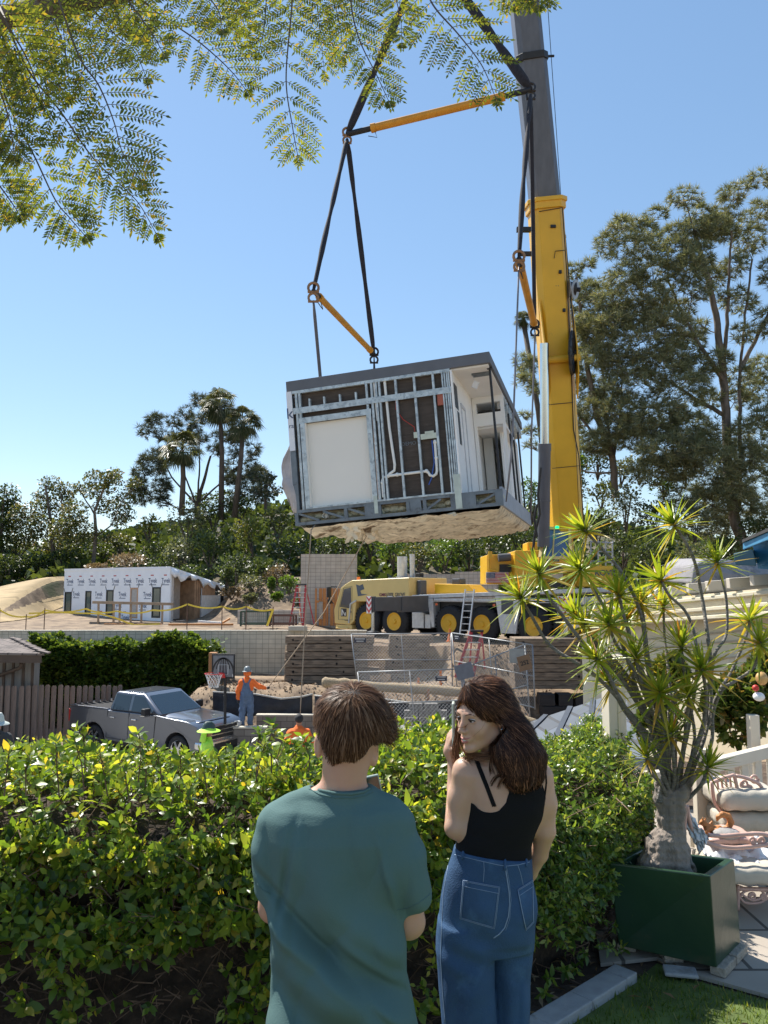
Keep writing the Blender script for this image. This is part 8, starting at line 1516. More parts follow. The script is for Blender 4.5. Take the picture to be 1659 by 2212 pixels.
def ribbon_on(obj, px, r, name, m, par, off=.001, sub=6, n=6, flat=None):
    pts = []
    for i in range(len(px)-1):
        for j in range(sub): t = j/sub; c = cast(obj, lerp(px[i][0], px[i+1][0], t), lerp(px[i][1], px[i+1][1], t), off); pts.append(c) if c else None
    c = cast(obj, *px[-1], off); pts.append(c) if c else None
    if len(pts) < 2: return None
    b = MB(); b.tube(pts, r, n); return b.build(name, m, par, smooth=2)
YB = 2.27
by = empty('person', P(735, 1900, YB), label='young man in teal T-shirt with short brown hair seen from behind, looking at a phone', cat='person'); by.location.z = 0; Ib = Matrix.Translation(-by.location)
def bp_(o): o.matrix_parent_inverse = Ib; return o
s = SDF(.03); q = lambda u, v, dy=0: v3(u, v, YB+dy)
HC = q(757, 1573, .015)
s.ell(HC, (.079, .097, .103)); s.ell(HC+np.array([.012, .035, -.045]), (.062, .07, .068), k=.03); s.ell(HC+np.array([.030, .085, -.075]), (.028, .03, .028), k=.03); s.cone(HC+np.array([.05, .02, -.06]), HC+np.array([.045, .08, -.088]), .022, .018, k=.02)
s.cone(HC+np.array([.04, .108, -.015]), HC+np.array([.045, .125, -.04]), .010, .013, k=.012)
s.cone(q(738, 1745), q(746, 1650, .0), .070, .056, .03); s.cone(q(746, 1650), q(752, 1610, .01), .058, .06, .03)
s.ell(q(735, 1770), (.16, .075, .06), k=.04); s.cone(q(700, 1724), q(640, 1746), .036, .038, .03); s.cone(q(775, 1728), q(835, 1752), .036, .038, .03)
for (u0, v0, u1, v1, dy) in ((687, 1611, -1, 0, .0), (808, 1630, 1, 0, .01)):
    e = q(u0, v0, dy); sg = u1; s.ell(e, (.010, .021, .035), rot=Matrix(((math.cos(.5*sg), math.sin(.5*sg), 0), (-math.sin(.5*sg), math.cos(.5*sg), 0), (0, 0, 1))), k=.008); s.ell(e+np.array([.006*sg, -.013, .002]), (.006, .009, .020), k=.004, sub=True)
LS, LE, LW = q(606, 1780), q(592, 1958, .03), q(640, 1905, .30); RS, RE, RW = q(848, 1790), q(882, 1990, .03), q(800, 1870, .30)
s.chain([LS, LE], [.055, .043], .03); s.chain([LE, LW], [.043, .028], .012); s.chain([RS, RE], [.055, .046], .03); s.chain([RE, RW], [.046, .028], .012)
hc = q(803, 1806, .36); hand(s, hc, (-1, -.2, .1), (-.25, .25, .9), (-.2, -1, .1), None); hl_ = q(738, 1825, .38); hand(s, hl_, (1, -.2, .1), (.35, .2, .9), (.2, -1, .1), None); s.chain([RW, hc-np.array([.0, .01, .03])], [.028, .024], .01); s.chain([LW, hl_-np.array([.0, .01, .03])], [.028, .024], .01)
s.ell(q(735, 2000, .02), (.125, .06, .28), k=.05); s.cone(q(690, 2210), v3(690, 2212, YB)+np.array([-.01, 0, -.55]), .075, .045, .04); s.cone(q(790, 2210), v3(790, 2212, YB)+np.array([.01, 0, -.55]), .075, .045, .04)
fz = lambda u: np.array([P(u, 2100, YB).x, YB, .0])
for u in (690, 790): s.cone(v3(u, 2212, YB)+np.array([0, 0, -.5]), fz(u)+np.array([0, .0, .07]), .048, .036, .02); s.cone(fz(u)+np.array([0, -.03, .035]), fz(u)+np.array([0, .15, .03]), .036, .03, .02)
lo = np.array([q(540, 1700)[0]-.03, YB-.16, -.01]); hi = np.array([q(930, 1700)[0]+.04, YB+.52, q(750, 1480)[2]+.02])
bp_(sculpt('body', s, lo, hi, .0058, M_skb, by, it=1))
rows = [(1716, 676, 792, .062, .01), (1724, 650, 808, .074, .01), (1740, 610, 842, .088, 0), (1760, 588, 862, .104, 0), (1800, 572, 876, .122, 0), (1850, 573, 872, .125, 0), (1900, 577, 866, .122, 0), (1962, 579, 868, .12, 0), (2029, 585, 877, .12, 0), (2096, 588, 877, .122, 0), (2150, 583, 890, .13, 0), (2212, 575, 903, .135, 0), (2330, 570, 912, .14, 0)]
sB = s; tor = loft(rows, YB, None); sl = SDF(.03)
sl.chain([q(616, 1778), q(596, 1830), q(590, 1905, .01)], [.058, .061, .055], .02); sl.chain([q(840, 1788), q(864, 1850), q(882, 1930, .01)], [.062, .070, .066], .02)
LHn = (q(586, 1905, .01)-q(604, 1800)); LHn /= np.linalg.norm(LHn); RHn = (q(889, 1930, .01)-q(860, 1800)); RHn /= np.linalg.norm(RHn)
LHc, RHc = q(568, 1926, .01), q(893, 1957, .01)
SHZ = q(733, 1697)[2]
def tee(p):
    a = smin(sl(p), sB(p)-.009, .01); cutL = np.where(p[..., 0] < q(700, 1900)[0], (p-LHc)@LHn, (p-RHc)@RHn); a = np.maximum(np.maximum(a, cutL), np.maximum(p[..., 1]-YB-.14, p[..., 2]-SHZ)); d = smin(tor(p), a, .035)
    c = q(733, 1700, .0); nk = np.sqrt((((p-c)/np.array([.078, .07, .6]))**2).sum(-1)); nkd = (np.sqrt(((p[..., 0]-c[0])/.080)**2+((p[..., 1]-YB-.005)/.074)**2)-1)*.07; sl_ = (p[..., 2]-(q(733, 1711)[2]+(-.045*(p[..., 1]-YB)/.1)))
    d = -smin(-d, np.maximum(nkd, -sl_), .004); return d
def teedisp(V):
    x, y, z = V.T; x0 = q(735, 1900)[0]; z0 = q(735, 1900)[2]; X, Z = x-x0, z-z0; back = np.clip((YB+.03-y)/.09, 0, 1)
    f = np.zeros(len(V)); w = noise3(V, (3, 3, 3), 3)
    f += .011*np.sin((X*.75+Z*.66)*34+2.5*w+.8)*np.clip(.12-(Z-.02), 0, .35)/.35*1.5
    f += .016*np.abs(noise3(V, (9, 2, 4.2), 8)); f += .015*np.exp(-((X*.62+Z*.78+.085)/.018)**2)*np.clip(.05+X, 0, .12)/.12; f += .014*np.exp(-((X*.55+Z*.83+.17)/.02)**2); f -= .013*np.exp(-((X*.7+Z*.71+.13)/.016)**2)
    f += .012*np.exp(-((X-.13+.25*(Z-.05))/.012)**2)*np.clip(.2-abs(Z-.02), 0, .2)/.2; f -= .010*np.exp(-((X+.14-.2*(Z-.05))/.012)**2)*np.clip(.2-abs(Z-.02), 0, .2)/.2
    f += .012*noise3(V, (14, 5, 8), 20)*np.clip(.25-Z, .1, .4); r = V.copy(); r[:, 1] -= 1.75*f*back; r[:, 0] += .006*noise3(V, (6, 6, 16), 31); return r
lo = np.array([q(530, 1700)[0]-.03, YB-.19, q(735, 2310)[2]]); hi = np.array([q(945, 1700)[0]+.04, YB+.19, q(750, 1690)[2]+.03])
te = bp_(sculpt('t_shirt', tee, lo, hi, .0052, M_tee, by, it=2, disp=teedisp))
for px, r in (([(668, 1704), (690, 1716), (722, 1723), (760, 1724), (788, 1719), (806, 1711)], .0016), ([(672, 1699), (692, 1708), (722, 1714), (760, 1715), (784, 1711), (798, 1704)], .0045)):
    o = ribbon_on(te, px, r, 'collar_rib', M_tee, te, .0005, 8, 6)
    if o: o.matrix_parent_inverse = Matrix.Identity(4)
for px in ([(556, 1909), (568, 1923), (582, 1930)], [(931, 1930), (905, 1950), (880, 1962), (858, 1966)]):
    o = ribbon_on(te, px, .0013, 'sleeve_hem', M_tee, te, .0005, 8, 5)
    if o: o.matrix_parent_inverse = Matrix.Identity(4)
s = SDF(.05); s.ell(q(738, 2290, 0), (.17, .13, .16)); 
for u in (690, 790): s.cone(v3(u, 2230, YB), np.array([P(u, 2100, YB).x, YB, .50]), .105, .10, .03)
bp_(sculpt('shorts', s, (q(560, 2200)[0]-.05, YB-.2, .45), (q(930, 2200)[0]+.05, YB+.2, q(735, 2230)[2]+.03), .013, M_djean, by, it=2))
for u in (690, 790): b = MB(); c = fz(u); b.box((c[0], c[1]+.05, .03), (.09, .27, .06)); bp_(b.build('shoe', mat('grey_shoe', (.2, .2, .2), .8), by, bev=.025, seg=3))
hs = SDF(.02); hs.ell(HC+np.array([.004, .004, .032]), (.098, .114, .090)); hs.ell(HC+np.array([.0, -.01, -.008]), (.086, .098, .072), k=.02); hs.cone(HC+np.array([-.012, -.035, -.04]), HC+np.array([-.022, -.018, -.085]), .062, .040, k=.03); hs.ell(HC+np.array([.078, .035, .0]), (.036, .065, .05), k=.03); hs.ell(HC+np.array([.095, .04, -.02]), (.020, .045, .030), k=.03)
hcut = [(q(674, 1440)[0]-.03, q(674, 1440)[2])]+[tuple(q(u, v)[[0, 2]]) for u, v in ((660, 1530), (680, 1580), (695, 1596), (703, 1620), (714, 1656), (726, 1642), (746, 1632), (770, 1636), (788, 1622), (800, 1602), (826, 1602), (846, 1607), (875, 1590), (880, 1440))]
def hair(p):
    return np.maximum(hs(p), poly_sd(p[..., 0], p[..., 2], hcut)-.003)
lo = HC-np.array([.16, .16, .14]); hi = HC+np.array([.18, .18, .16])
cap = bp_(sculpt('hair', hair, lo, hi, .005, M_hc, by, it=1))
rng = np.random.default_rng(9); cv = np.array([v.co[:] for v in cap.data.vertices]); crown = HC+np.array([.015, -.055, .095])
cv = cv[(cv[:, 1] < HC[1]+.10)]; r_ = cv[rng.integers(0, len(cv), 13000)]+rng.normal(0, .003, (13000, 3))
ssc = np.clip((-poly_sd(r_[:, 0], r_[:, 2], hcut)-.004)/.06, .04, 1)
def flow(p, i):
    d = p-crown; d /= np.linalg.norm(d, axis=1)[:, None]+1e-9; f = d*.9+np.array([0.10, .0, -.75]); f[:, 0] += .35*np.clip((p[:, 0]-HC[0])/.08, -.3, 1.2); return f
hin = lambda e: poly_sd(e[:, 0], e[:, 2], hcut) < .002
hobj = hair_strands('hair_strands', hs, r_, flow, 6, .0135, .015, .0009, M_hb, by, rng, wob=.16, ss=ssc, cull=hin); hobj.parent = cap; hobj.matrix_parent_inverse = Matrix.Identity(4)
top = cv[(cv[:, 2] > HC[2]+.06)]; r2 = top[rng.integers(0, len(top), 700)]; ho2 = hair_strands('flyaway_hair', hs, r2, lambda p, i: flow(p, i)+np.array([0, 0, .3]), 5, .009, .012, .0006, M_hb, by, rng, wob=.35); ho2.parent = cap; ho2.matrix_parent_inverse = Matrix.Identity(4)
sd2 = cv[(cv[:, 0] > HC[0]+.09)]; r2 = sd2[rng.integers(0, len(sd2), 500)]; ho3 = hair_strands('flyaway_hair', hs, r2, lambda p, i: np.tile([.8, .1, -.55+.15*i], (len(p), 1)), 5, .009, .025, .0007, M_hb, by, rng, wob=.5, follow=.3); ho3.parent = cap; ho3.matrix_parent_inverse = Matrix.Identity(4)
pm = empty('mobile_phone', P(800, 1740, YB+.37), label='dark smartphone held up in front of the young man', cat='phone'); c = Vector(q(803, 1724, .40))-pm.location
rt = Matrix.Rotation(R(-12), 3, 'Y') @ Matrix.Rotation(R(18), 3, 'X'); MB().box(c, (.078, .009, .165), rt).build('phone_case', mat('phone_case', (.35, .42, .38), .3), pm, bev=.004); MB().box(c+rt @ Vector((0, -.0052, 0)), (.071, .001, .157), rt).build('phone_screen', glassmat('phone_screen_glass', (.03, .04, .03), .08), pm)
YG = 2.78
gy_ = empty('person', P(1075, 1900, YG), label='young woman in black camisole and blue jeans with long brown hair looking back', cat='person'); gy_.location.z = 0; Ig = Matrix.Translation(-gy_.location)
def gpn(o): o.matrix_parent_inverse = Ig; return o
g_ = lambda u, v, dy=0: v3(u, v, YG+dy)
GC = g_(1042, 1545, -.01); fw = np.array([-.80, -.58, -.13]); fw /= np.linalg.norm(fw); upv = np.array([.10, .06, 1.]); upv -= fw*(upv@fw); upv /= np.linalg.norm(upv); rt_ = np.cross(fw, upv); HR = np.stack([rt_, fw, upv], 1); GC = GC+upv*.0
def hl2(x, y, z): return GC+HR@np.array([x, y, z])
hd = SDF(.02)
def E_(c, r, k=None, sub=False): hd.ell(hl2(*c), r, rot=HR, k=k, sub=sub)
def C_(a, b_, ra, rb, k=None, sub=False): hd.cone(hl2(*a), hl2(*b_), ra, rb, k=k, sub=sub)
E_((0, -.015, .035), (.073, .092, .080)); E_((0, .028, -.028), (.057, .060, .075), .03)
for sg in (-1, 1):
    C_((sg*.048, -.005, -.058), (sg*.014, .062, -.094), .018, .014, .025); E_((sg*.034, .055, -.030), (.024, .024, .026), .02); E_((sg*.074, -.012, -.008), (.008, .016, .029), .006)
C_((-.030, .076, .021), (.030, .076, .021), .012, .012, .016); C_((0, .082, .012), (0, .108, -.030), .0075, .0095, .010); 
for sg in (-1, 1): E_((sg*.0095, .096, -.034), (.008, .010, .007), .006); E_((sg*.030, .094, .004), (.017, .013, .0095), .008, True)
E_((0, .078, -.096), (.020, .016, .015), .016); E_((0, .084, -.060), (.024, .014, .016), .012); E_((0, .099, -.0635), (.017, .010, .0022), .003, True)
def torso_rows(off=0): return [(1655, 1032, 1140, .05, .0), (1668, 1000, 1172, .062, 0), (1690, 1004, 1180, .078, 0), (1730, 1012, 1178, .088, 0), (1765, 1009, 1166, .088, 0), (1795, 1001, 1152, .086, 0), (1822, 990, 1143, .086, 0), (1850, 982, 1143, .09, 0), (1890, 965, 1150, .1, 0)]
gt = loft(torso_rows(), YG, None)
sk = SDF(.03)
sk.cone(g_(1080, 1668), g_(1066, 1600, .0), .052, .046, .03); sk.cone(g_(1066, 1600), g_(1052, 1575, 0), .047, .05, .02); sk.cone(g_(1060, 1660), g_(1008, 1664), .036, .040, .03); sk.cone(g_(1100, 1660), g_(1160, 1672), .036, .038, .03)
sk.chain([g_(1006, 1668), g_(994, 1725), g_(985, 1788, -.01)], [.045, .038, .034], .025); sk.chain([g_(983, 1788, -.01), g_(985, 1700, .14), g_(980, 1640, .17)], [.037, .031, .023], .012)
sk.chain([g_(1166, 1676), g_(1178, 1735), g_(1178, 1795, .01)], [.044, .036, .034], .025); sk.chain([g_(1178, 1795, .01), g_(1165, 1845, .06), g_(1147, 1885, .10)], [.034, .029, .022], .012)
hcg = g_(972, 1608, .17); hand(sk, hcg, (.5, -.5, 0), (.15, -.1, 1), (.3, -1, .0), None, .88, 1.2, .004); sk.chain([g_(980, 1640, .17), hcg-np.array([0, 0, .02])], [.023, .021], .01)
hcr = g_(1136, 1902, .12); hand(sk, hcr, (-.3, -.8, -.3), (-.5, .1, -.85), (-.2, 1, 0), None, .88, .5, .004); sk.chain([g_(1147, 1885, .10), hcr], [.022, .02], .01)
def gbody(p): return smin(smin(gt(p), sk(p), .03), hd(p), .018)
zc = g_(1060, 1905)[2]
lo = np.array([g_(940, 1700)[0]-.02, YG-.16, zc]); hi = np.array([g_(1200, 1700)[0]+.03, YG+.26, g_(1045, 1455)[2]+.02])
legs = SDF(.03)
for u, dx in ((1005, 0), (1102, .07)): legs.cone(g_(u, 2000, dx*.7), np.array([P(u, 2000, YG).x, YG+dx, .09]), .062, .035, .03); legs.cone(np.array([P(u, 2000, YG).x, YG-.03+dx, .04]), np.array([P(u, 2000, YG).x, YG+.14+dx, .03]), .035, .028, .02)
legs.ell(g_(1060, 1930), (.13, .09, .12), k=.05)
def gfull(p): return smin(gbody(p), legs(p), .03)
V1, Q1 = surface(gfull, (lo[0], lo[1], -.01), hi, .0052); V1 = relax(V1, Q1, 1, .4); gpn(npmesh('body', V1, Q1[:, ::-1], M_skg, gy_, smooth=True))
M_eye = mat('eye_white', (.70, .66, .62), .15, 0, 0, 1); M_iris = mat('iris_dark', (.03, .018, .012), .1, 0, 0, 1); M_lip = mat('lip_pink', (.46, .17, .14), .35, 0, .05, 30); M_brow = mat('brow_dark', (.05, .03, .022), .8); M_teeth = mat('teeth', (.75, .72, .66), .25)
for sg in (-1, 1):
    c = hl2(sg*.030, .0735, .003); b = MB(); b.ball(c, .0116, 14); e = gpn(b.build('eye', M_eye, gy_, smooth=True)); gz = HR@np.array([-.1, 1, .03]); gz /= np.linalg.norm(gz); cI = c+gz*.0102; b = MB(); b.lathe([(0, .0026), (.0040, .0018), (.0062, -.0012)], cI, gz, 14); ii = b.build('iris', M_iris, e, smooth=True)
    b = MB(); pts = [hl2(sg*(.030+.0165*math.cos(a)), .0865-.010*abs(math.cos(a))**2, .0020+.0058*math.sin(a)) for a in [R(t) for t in range(10, 171, 16)]]; b.tube(pts, [.0014]+[.0024]*(len(pts)-2)+[.0014], 5); gpn(b.build('upper_lashes', M_brow, gy_, smooth=2))
    b = MB(); pts = [hl2(sg*(.030+.0165*math.cos(a)), .0855-.010*abs(math.cos(a))**2, .0020+.0052*math.sin(a)) for a in [R(t) for t in range(-170, -9, 16)]]; b.tube(pts, .0020, 5); gpn(b.build('lower_lid', M_skg, gy_, smooth=2))
    b = MB(); pts = [hl2(sg*x, y, z) for x, y, z in ((.012, .0895, .020), (.022, .0905, .0245), (.034, .086, .0275), (.046, .073, .019))]; b.tube(pts, [.0010, .0018, .0016, .0006], 5); gpn(b.build('eyebrow', M_brow, gy_, smooth=2))
b = MB(); 
def arc3(y0, z0, wd, bow, r, n=12): return [hl2(wd*(2*t-1), y0-.013*(2*t-1)**2, z0+bow*((2*t-1)**2)) for t in [i/n for i in range(n+1)]], [r*max(.25, (1-(2*t-1)**4)) for t in [i/n for i in range(n+1)]]
p_, r_2 = arc3(.0975, -.0585, .024, .005, .0032); b.tube(p_, r_2, 8); gpn(b.build('upper_lip', M_lip, gy_, smooth=2)); b = MB(); p_, r_2 = arc3(.0955, -.0705, .022, .009, .0042); b.tube(p_, r_2, 8); gpn(b.build('lower_lip', M_lip, gy_, smooth=2)); b = MB(); p_, r_2 = arc3(.0945, -.0640, .019, .007, .0034); b.tube(p_, r_2, 8); gpn(b.build('teeth', M_teeth, gy_, smooth=2))
b = MB(); e = hl2(.079 if rt_[1] < 0 else -.079, -.014, -.045); b.tube([e+np.array([.006*math.cos(a), 0, .006*math.sin(a)]) for a in [2*math.pi*i/10 for i in range(11)]], .0009, 5); gpn(b.build('earring', M_chrm, gy_))
kpoly = [tuple(g_(u, v)[[0, 2]]) for u, v in ((1072, 1636), (1082, 1655), (1090, 1680), (1091, 1700), (1084, 1720), (1070, 1736), (1055, 1741), (1040, 1741), (1028, 1736), (1018, 1727), (1000, 1722), (960, 1735), (950, 1900), (1200, 1900), (1215, 1740), (1176, 1722), (1166, 1686), (1150, 1664), (1135, 1640))]
ctr_x = g_(1060, 1700)[0]
def tank(p):
    d = smin(gt(p), SKN(p), .02)-.005; return np.maximum(np.maximum(d, poly_sd(p[..., 0], p[..., 2], kpoly)), g_(1060, 1856)[2]-p[..., 2])
SKN = SDF(.03); SKN.cone(g_(1080, 1668), g_(1074, 1640), .050, .047, .03); SKN.cone(g_(1095, 1662), g_(1150, 1670), .036, .034, .03)
gpn(sculpt('camisole', tank, (lo[0], YG-.14, zc), (hi[0], YG+.14, g_(1045, 1630)[2]), .0045, M_tank, gy_, it=1, disp=lambda V: V+np.stack([0*V[:, 0], .004*noise3(V, (10, 4, 22), 2), 0*V[:, 0]], 1)))
bodyo = [o for o in gy_.children if o.name.startswith('body')][0]
for px in ([(1024, 1634), (1034, 1660), (1050, 1700), (1066, 1742)],):
    o = ribbon_on(bodyo, px, .0045, 'strap', M_tank, gy_, .001, 8); gpn(o) if o else None
    o = ribbon_on(bodyo, [(a+4, c) for a, c in px], .0045, 'strap', M_tank, gy_, .001, 8); gpn(o) if o else None
for px in ([(1178, 1660), (1180, 1690), (1176, 1724)],): o = ribbon_on(bodyo, px, .003, 'strap', M_tank, gy_, .001, 8); gpn(o) if o else None
jr = [(1815, 985, 1145, .098, .0), (1850, 976, 1148, .103, 0), (1895, 960, 1150, .110, 0), (1940, 952, 1152, .112, 0), (1984, 948, 1154, .112, 0), (2020, 946, 1152, .108, 0), (2050, 948, 1148, .08, 0)]
jl = loft(jr, YG, None); lg = SDF(.02)
bx = lambda u, z: np.array([P(u, 2000, YG).x, YG, z])
lg.ell(g_(1042, 1962, -.035), (.082, .085, .088)); lg.ell(g_(1112, 1958, -.03), (.070, .080, .085), k=.02)
def leg(p, us, Yo):
    zs = np.array([-.02, .10, .5, g_(1000, 2212)[2], g_(1000, 2120)[2], g_(1000, 2020)[2]+.03]); return zs
def legfn(rows, Yo):
    return loft(rows, YG+Yo, None)
l1 = legfn([(1990, 950, 1075, .098, 0), (2030, 945, 1066, .098, 0), (2073, 943, 1067, .098, 0), (2140, 947, 1068, .098, 0), (2212, 955, 1073, .10, 0), (2600, 985, 1090, .11, 0), (2780, 985, 1095, .12, 0)], -.01)
l2 = legfn([(1990, 1050, 1152, .088, 0), (2030, 1056, 1151, .088, 0), (2096, 1058, 1146, .088, 0), (2185, 1060, 1141, .088, 0), (2212, 1062, 1139, .09, 0), (2600, 1075, 1140, .10, 0), (2780, 1075, 1145, .11, 0)], .05)
def jeans(p):
    d = smin(jl(p), lg(p), .03); d = smin(d, smin(l1(p), l2(p), .004), .02); return np.maximum(d, np.maximum(p[..., 2]-(g_(1060, 1838)[2]+(p[..., 0]-ctr_x)*(-.11)+.002), .04-p[..., 2]))
def jdisp(V):
    w = noise3(V, (4, 4, 4), 5); r = V.copy(); back = np.clip((YG+.03-V[:, 1])/.07, 0, 1); z0 = g_(1060, 2030)[2]; low = np.clip((z0+.02-V[:, 2])/.15, 0, 1)
    f = .013*np.abs(noise3(V, (13, 3, 3.2), 9))*low*2+.007*np.sin((V[:, 0]*.5+V[:, 2]*.9)*60+3*w)*np.clip(1-abs(V[:, 2]-z0)/.1, 0, 1)+.003*noise3(V, (12, 8, 24), 14); r[:, 1] -= f*back; r[:, 0] += .006*noise3(V, (5, 5, 9), 6)*low; return r
jn = gpn(sculpt('jeans', jeans, (g_(935, 2000)[0]-.02, YG-.17, .03), (g_(1160, 2000)[0]+.03, YG+.19, g_(1060, 1815)[2]), .0058, M_jean, gy_, it=2, disp=jdisp))
def seam(px, r=.0013, m=M_stch, nm='seam', off=.0006):
    o = ribbon_on(jn, px, r, nm, m, jn, off, 5, 4)
    if o: o.matrix_parent_inverse = Matrix.Identity(4)
seam([(1089, 1858), (1094, 1890), (1100, 1930), (1101, 1955), (1098, 1980), (1090, 2004), (1078, 2018), (1066, 2026)], .0022); seam([(1092, 1862), (1100, 1905), (1104, 1945), (1101, 1985), (1092, 2010)], .0009)
def patch(obj, poly, name, m, par, off=.0035, n=12):
    p0, p1, p2, p3 = poly; V = []; ok = True
    for j in range(n+1):
        for i in range(n+1):
            s, t = i/n, j/n; u = lerp(lerp(p0[0], p1[0], s), lerp(p3[0], p2[0], s), t); v = lerp(lerp(p0[1], p1[1], s), lerp(p3[1], p2[1], s), t); c = cast(obj, u, v, off if 0 < i < n and 0 < j < n else off*.2)
            if c is None: c = V[-1] if V else Vector((0, 0, 0))
            V.append(c)
    b = MB(); b.add(V, [(j*(n+1)+i, j*(n+1)+i+1, (j+1)*(n+1)+i+1, (j+1)*(n+1)+i) for j in range(n) for i in range(n)]); o = b.build(name, m, par, smooth=2, fix=False); return o
pk1 = [(1001, 1900.5), (1080, 1915), (1068, 2006), (994, 1984)]; pk2 = [(1117, 1921), (1149, 1900), (1151, 1992), (1135, 2009)]
M_jean2 = mat('blue_denim_pocket', (.043, .095, .185), .82, 0, .2, 6, bump=.5, bscale=220, dirt=(.06, .13, .23), dscale=9, dthr=.55, spec=.25)
for pk in (pk1, pk2):
    o = patch(jn, pk, 'back_pocket', M_jean2, jn); o.matrix_parent_inverse = Matrix.Identity(4)
    cxp, cyp = sum(a for a, _ in pk)/4, sum(c for _, c in pk)/4
    for f in (.985, .93): seam([(cxp+(a-cxp)*f, cyp+(c-cyp)*f) for a, c in pk+[pk[0]]], .0010, off=.0042)
    a, c, d, e = pk; seam([(lerp(a[0], e[0], .16), lerp(a[1], e[1], .16)), (lerp(c[0], d[0], .16), lerp(c[1], d[1], .16))], .0010, off=.0042)
seam([(982, 1846), (1030, 1858), (1075, 1868), (1092, 1871), (1120, 1868), (1144, 1862)], .0012); seam([(984, 1832), (1030, 1842), (1075, 1852), (1092, 1855), (1120, 1852), (1142, 1846)], .0010)
seam([(1045, 1862), (1046, 1880), (1044, 1905)], .0010); seam([(1118, 1868), (1124, 1885), (1130, 1912)], .0010); seam([(968, 1870), (958, 1930), (955, 1990), (952, 2070), (957, 2150), (962, 2208)], .0014)
for u, v in ((1001, 1834), (1091, 1858), (1137, 1850)):
    o = ribbon_on(jn, [(u, v-4), (u-1, v+22)], .0045, 'belt_loop', M_jean2, jn, .002, 4, 6)
    if o: o.matrix_parent_inverse = Matrix.Identity(4)
hg = SDF(.03); hg.ell(hl2(0, -.022, .042), (.083, .100, .086), rot=HR); hg.ell(hl2(0, -.045, .0), (.080, .075, .08), rot=HR, k=.03)
hg.chain([hl2(.02, -.075, .0), g_(1110, 1590, -.02), g_(1122, 1630, -.065), g_(1125, 1672, -.085)], [.064, .056, .052, .040], .035); hg.chain([hl2(0, -.06, .0), g_(1088, 1590, -.04), g_(1096, 1632, -.085), g_(1105, 1668, -.095)], [.06, .05, .040, .03], .03); hg.chain([g_(1125, 1600, .0), g_(1152, 1636, -.04), g_(1156, 1672, -.055)], [.040, .034, .026], .03)
hg.chain([hl2(.0, .045, .105), hl2(.02 if rt_[1] < 0 else -.02, .068, .072)], [.02, .014], .02)
fc = SDF(.01); fc.ell(hl2(0, .078, -.024), (.070, .080, .088), rot=HR); fc.ell(hl2(-.055, .035, -.045), (.045, .042, .050), rot=HR, k=.02); fc.ell(hl2(-.070, .0, -.028), (.035, .040, .036), rot=HR, k=.02)
def ghair(p): return np.maximum(hg(p), -fc(p)+.0)
lo2 = np.array([g_(965, 1600)[0], YG-.20, g_(1100, 1712)[2]]); hi2 = np.array([g_(1195, 1600)[0], YG+.16, g_(1045, 1445)[2]+.02])
gc = gpn(sculpt('hair', ghair, lo2, hi2, .005, M_hc, gy_, it=1))
cv = np.array([v.co[:] for v in gc.data.vertices]); cz = cv[:, 2]; keep = fc(cv) > -.002; cv = cv[keep]; rng = np.random.default_rng(19)
part = hl2(.01, .05, .118)
def gflow(p, i):
    d = p-part; d /= np.linalg.norm(d, axis=1)[:, None]+1e-9; t = np.clip((GC[2]+.03-p[:, 2])/.12, 0, 1)[:, None]; rad = d*1.0+(-fw)*.55+np.array([0, 0, -.5]); dn = np.array([.16, -.10, -1.0])+0*p; dn[:, 0] += .5*np.clip((p[:, 2]-g_(1100, 1650)[2])/.1, 0, 1); return rad*(1-t)+dn*t
r_ = cv[rng.integers(0, len(cv), 15000)]+rng.normal(0, .003, (15000, 3)); h1 = hair_strands('hair_strands', ghair, r_, gflow, 8, .0125, .011, .0009, M_hg, gc, rng, wob=.20); h1.matrix_parent_inverse = Matrix.Identity(4)
lowr = cv[(cv[:, 2] < g_(1100, 1640)[2]) & (cv[:, 1] < YG+.02)]; r_ = lowr[rng.integers(0, len(lowr), 2600)]; h2 = hair_strands('hair_ends', ghair, r_, lambda p, i: np.tile([.02, -.10, -1.], (len(p), 1)), 5, .011, .008, .0011, M_hg, gc, rng, wob=.2, follow=.35); h2.matrix_parent_inverse = Matrix.Identity(4)
def lock(paths, r, n, spread, m):
    b = MB(); rr_ = random.Random(3)
    for pa in paths:
        base = [Vector(c) if not isinstance(c, tuple) else c for c in pa]
        for k in range(n):
            o_ = Vector((rr_.gauss(0, spread), rr_.gauss(0, spread), rr_.gauss(0, spread))); pts = [Vector(c)+o_*(.35+1.1*i/len(base))+Vector((rr_.gauss(0, spread*.3), 0, rr_.gauss(0, spread*.3))) for i, c in enumerate(base)]; Q = []; m_ = len(pts)
            for i in range(m_-1):
                p0, p1, p2, p3 = pts[max(i-1, 0)], pts[i], pts[i+1], pts[min(i+2, m_-1)]
                for j in range(4): t = j/4; Q.append(.5*((2*p1)+(p2-p0)*t+(2*p0-5*p1+4*p2-p3)*t*t+(3*p1-p0-3*p2+p3)*t**3))
            Q.append(pts[-1]); b.tube(Q, [r*(1 if i < len(Q)-2 else .5) for i in range(len(Q))], 3, caps=False)
    return b
M_hl = hairmat('lit_auburn_hair', [(0, (.10, .045, .025)), (.6, (.20, .095, .05)), (1, (.34, .18, .10))])
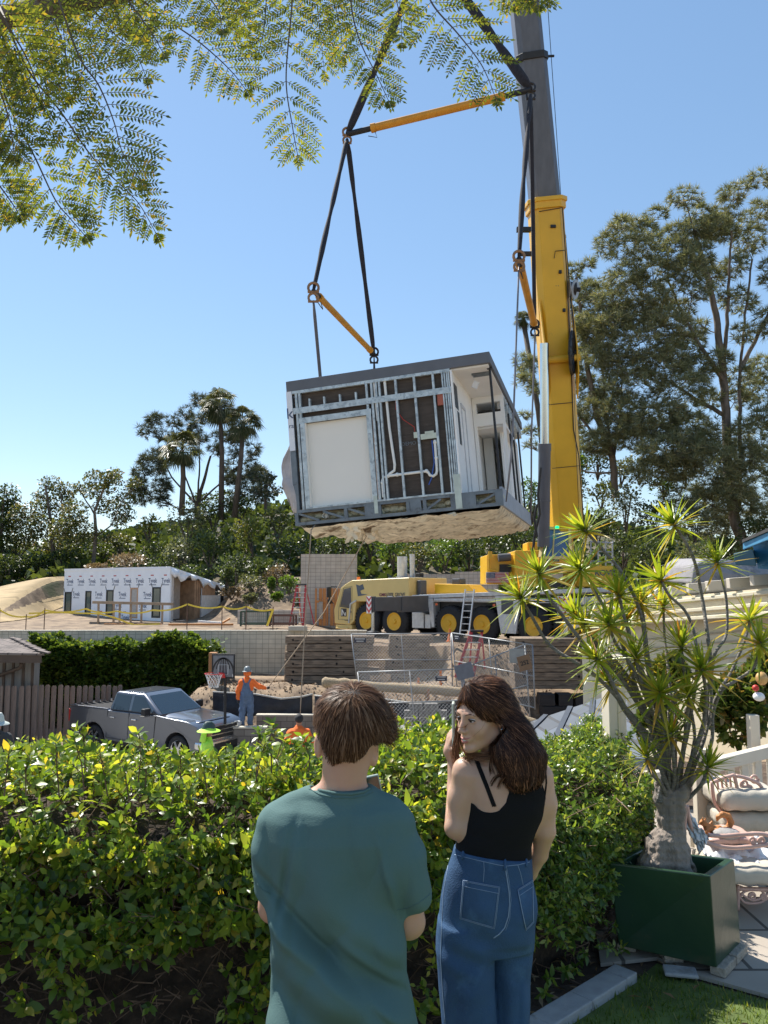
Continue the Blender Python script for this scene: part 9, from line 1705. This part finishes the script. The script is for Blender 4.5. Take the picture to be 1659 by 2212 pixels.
far = [[g_(990, 1505, .02), g_(985, 1545, .04), g_(986, 1590, .05), g_(980, 1622, .04), g_(984, 1655, .02)], [g_(992, 1510, .04), g_(990, 1560, .06), g_(990, 1600, .05), g_(1000, 1625, .0), g_(1012, 1640, -.03)], [g_(988, 1520, .05), g_(982, 1580, .07), g_(975, 1620, .06), g_(978, 1650, .05)], [g_(998, 1580, .05), g_(996, 1610, .03), g_(1010, 1628, -.02), g_(1030, 1636, -.05), g_(1060, 1632, -.06)], [g_(1060, 1625, -.05), g_(1040, 1630, -.05), g_(1012, 1632, -.04), g_(995, 1640, -.02)]]
o = lock([[c+np.array([.012, 0, 0]) for c in pa] for pa in far], .0008, 44, .007, M_hl).build('loose_locks', M_hl, gc, smooth=False, fix=False); o.matrix_parent_inverse = Matrix.Identity(4)
for k in (0, 3, 4, 5, 6):
    j = k*.8; px = ([(1050+j, 1535), (1049+j*.5, 1556), (1040, 1574+j), (1022-j, 1590)] if k < 3 else [(1013, 1562+j*.6), (1001, 1568+j*.4), (992, 1573+j*.3)]); o = ribbon_on(bodyo, px, .00025 if k < 3 else .0007, 'loose_lock', M_hg if k < 3 else M_hl, gc, .004+.001*k, 6, 4)
    if o: o.matrix_parent_inverse = Matrix.Identity(4)
back = [[g_(1098, 1640, -.11), g_(1090, 1665, -.115), g_(1070, 1680, -.11), g_(1062, 1695, -.10)], [g_(1102, 1640, -.12), g_(1098, 1670, -.12), g_(1080, 1690, -.11), g_(1076, 1702, -.10)], [g_(1108, 1650, -.12), g_(1112, 1685, -.12), g_(1108, 1706, -.115)], [g_(1066, 1625, -.09), g_(1060, 1650, -.10), g_(1064, 1672, -.095)]]
o = lock(back, .0008, 22, .004, M_hg).build('loose_locks', M_hg, gc, smooth=False, fix=False); o.matrix_parent_inverse = Matrix.Identity(4)
pg = empty('mobile_phone', P(985, 1555, YG+.15), label='pale cased phone held edge-on beside the woman\'s face', cat='phone'); c = Vector(g_(979.5, 1563, .17))-pg.location; rt = Matrix.Rotation(R(84), 3, 'Z'); MB().box(c, (.075, .010, .155), rt).build('phone_case', mat('pale_phone_case', (.55, .60, .50), .3), pg, bev=.004); MB().box(c+rt @ Vector((0, -.0055, 0)), (.069, .001, .148), rt).build('phone_screen', MATS['phone_screen_glass'], pg)
print('DONE objects', len(bpy.data.objects))
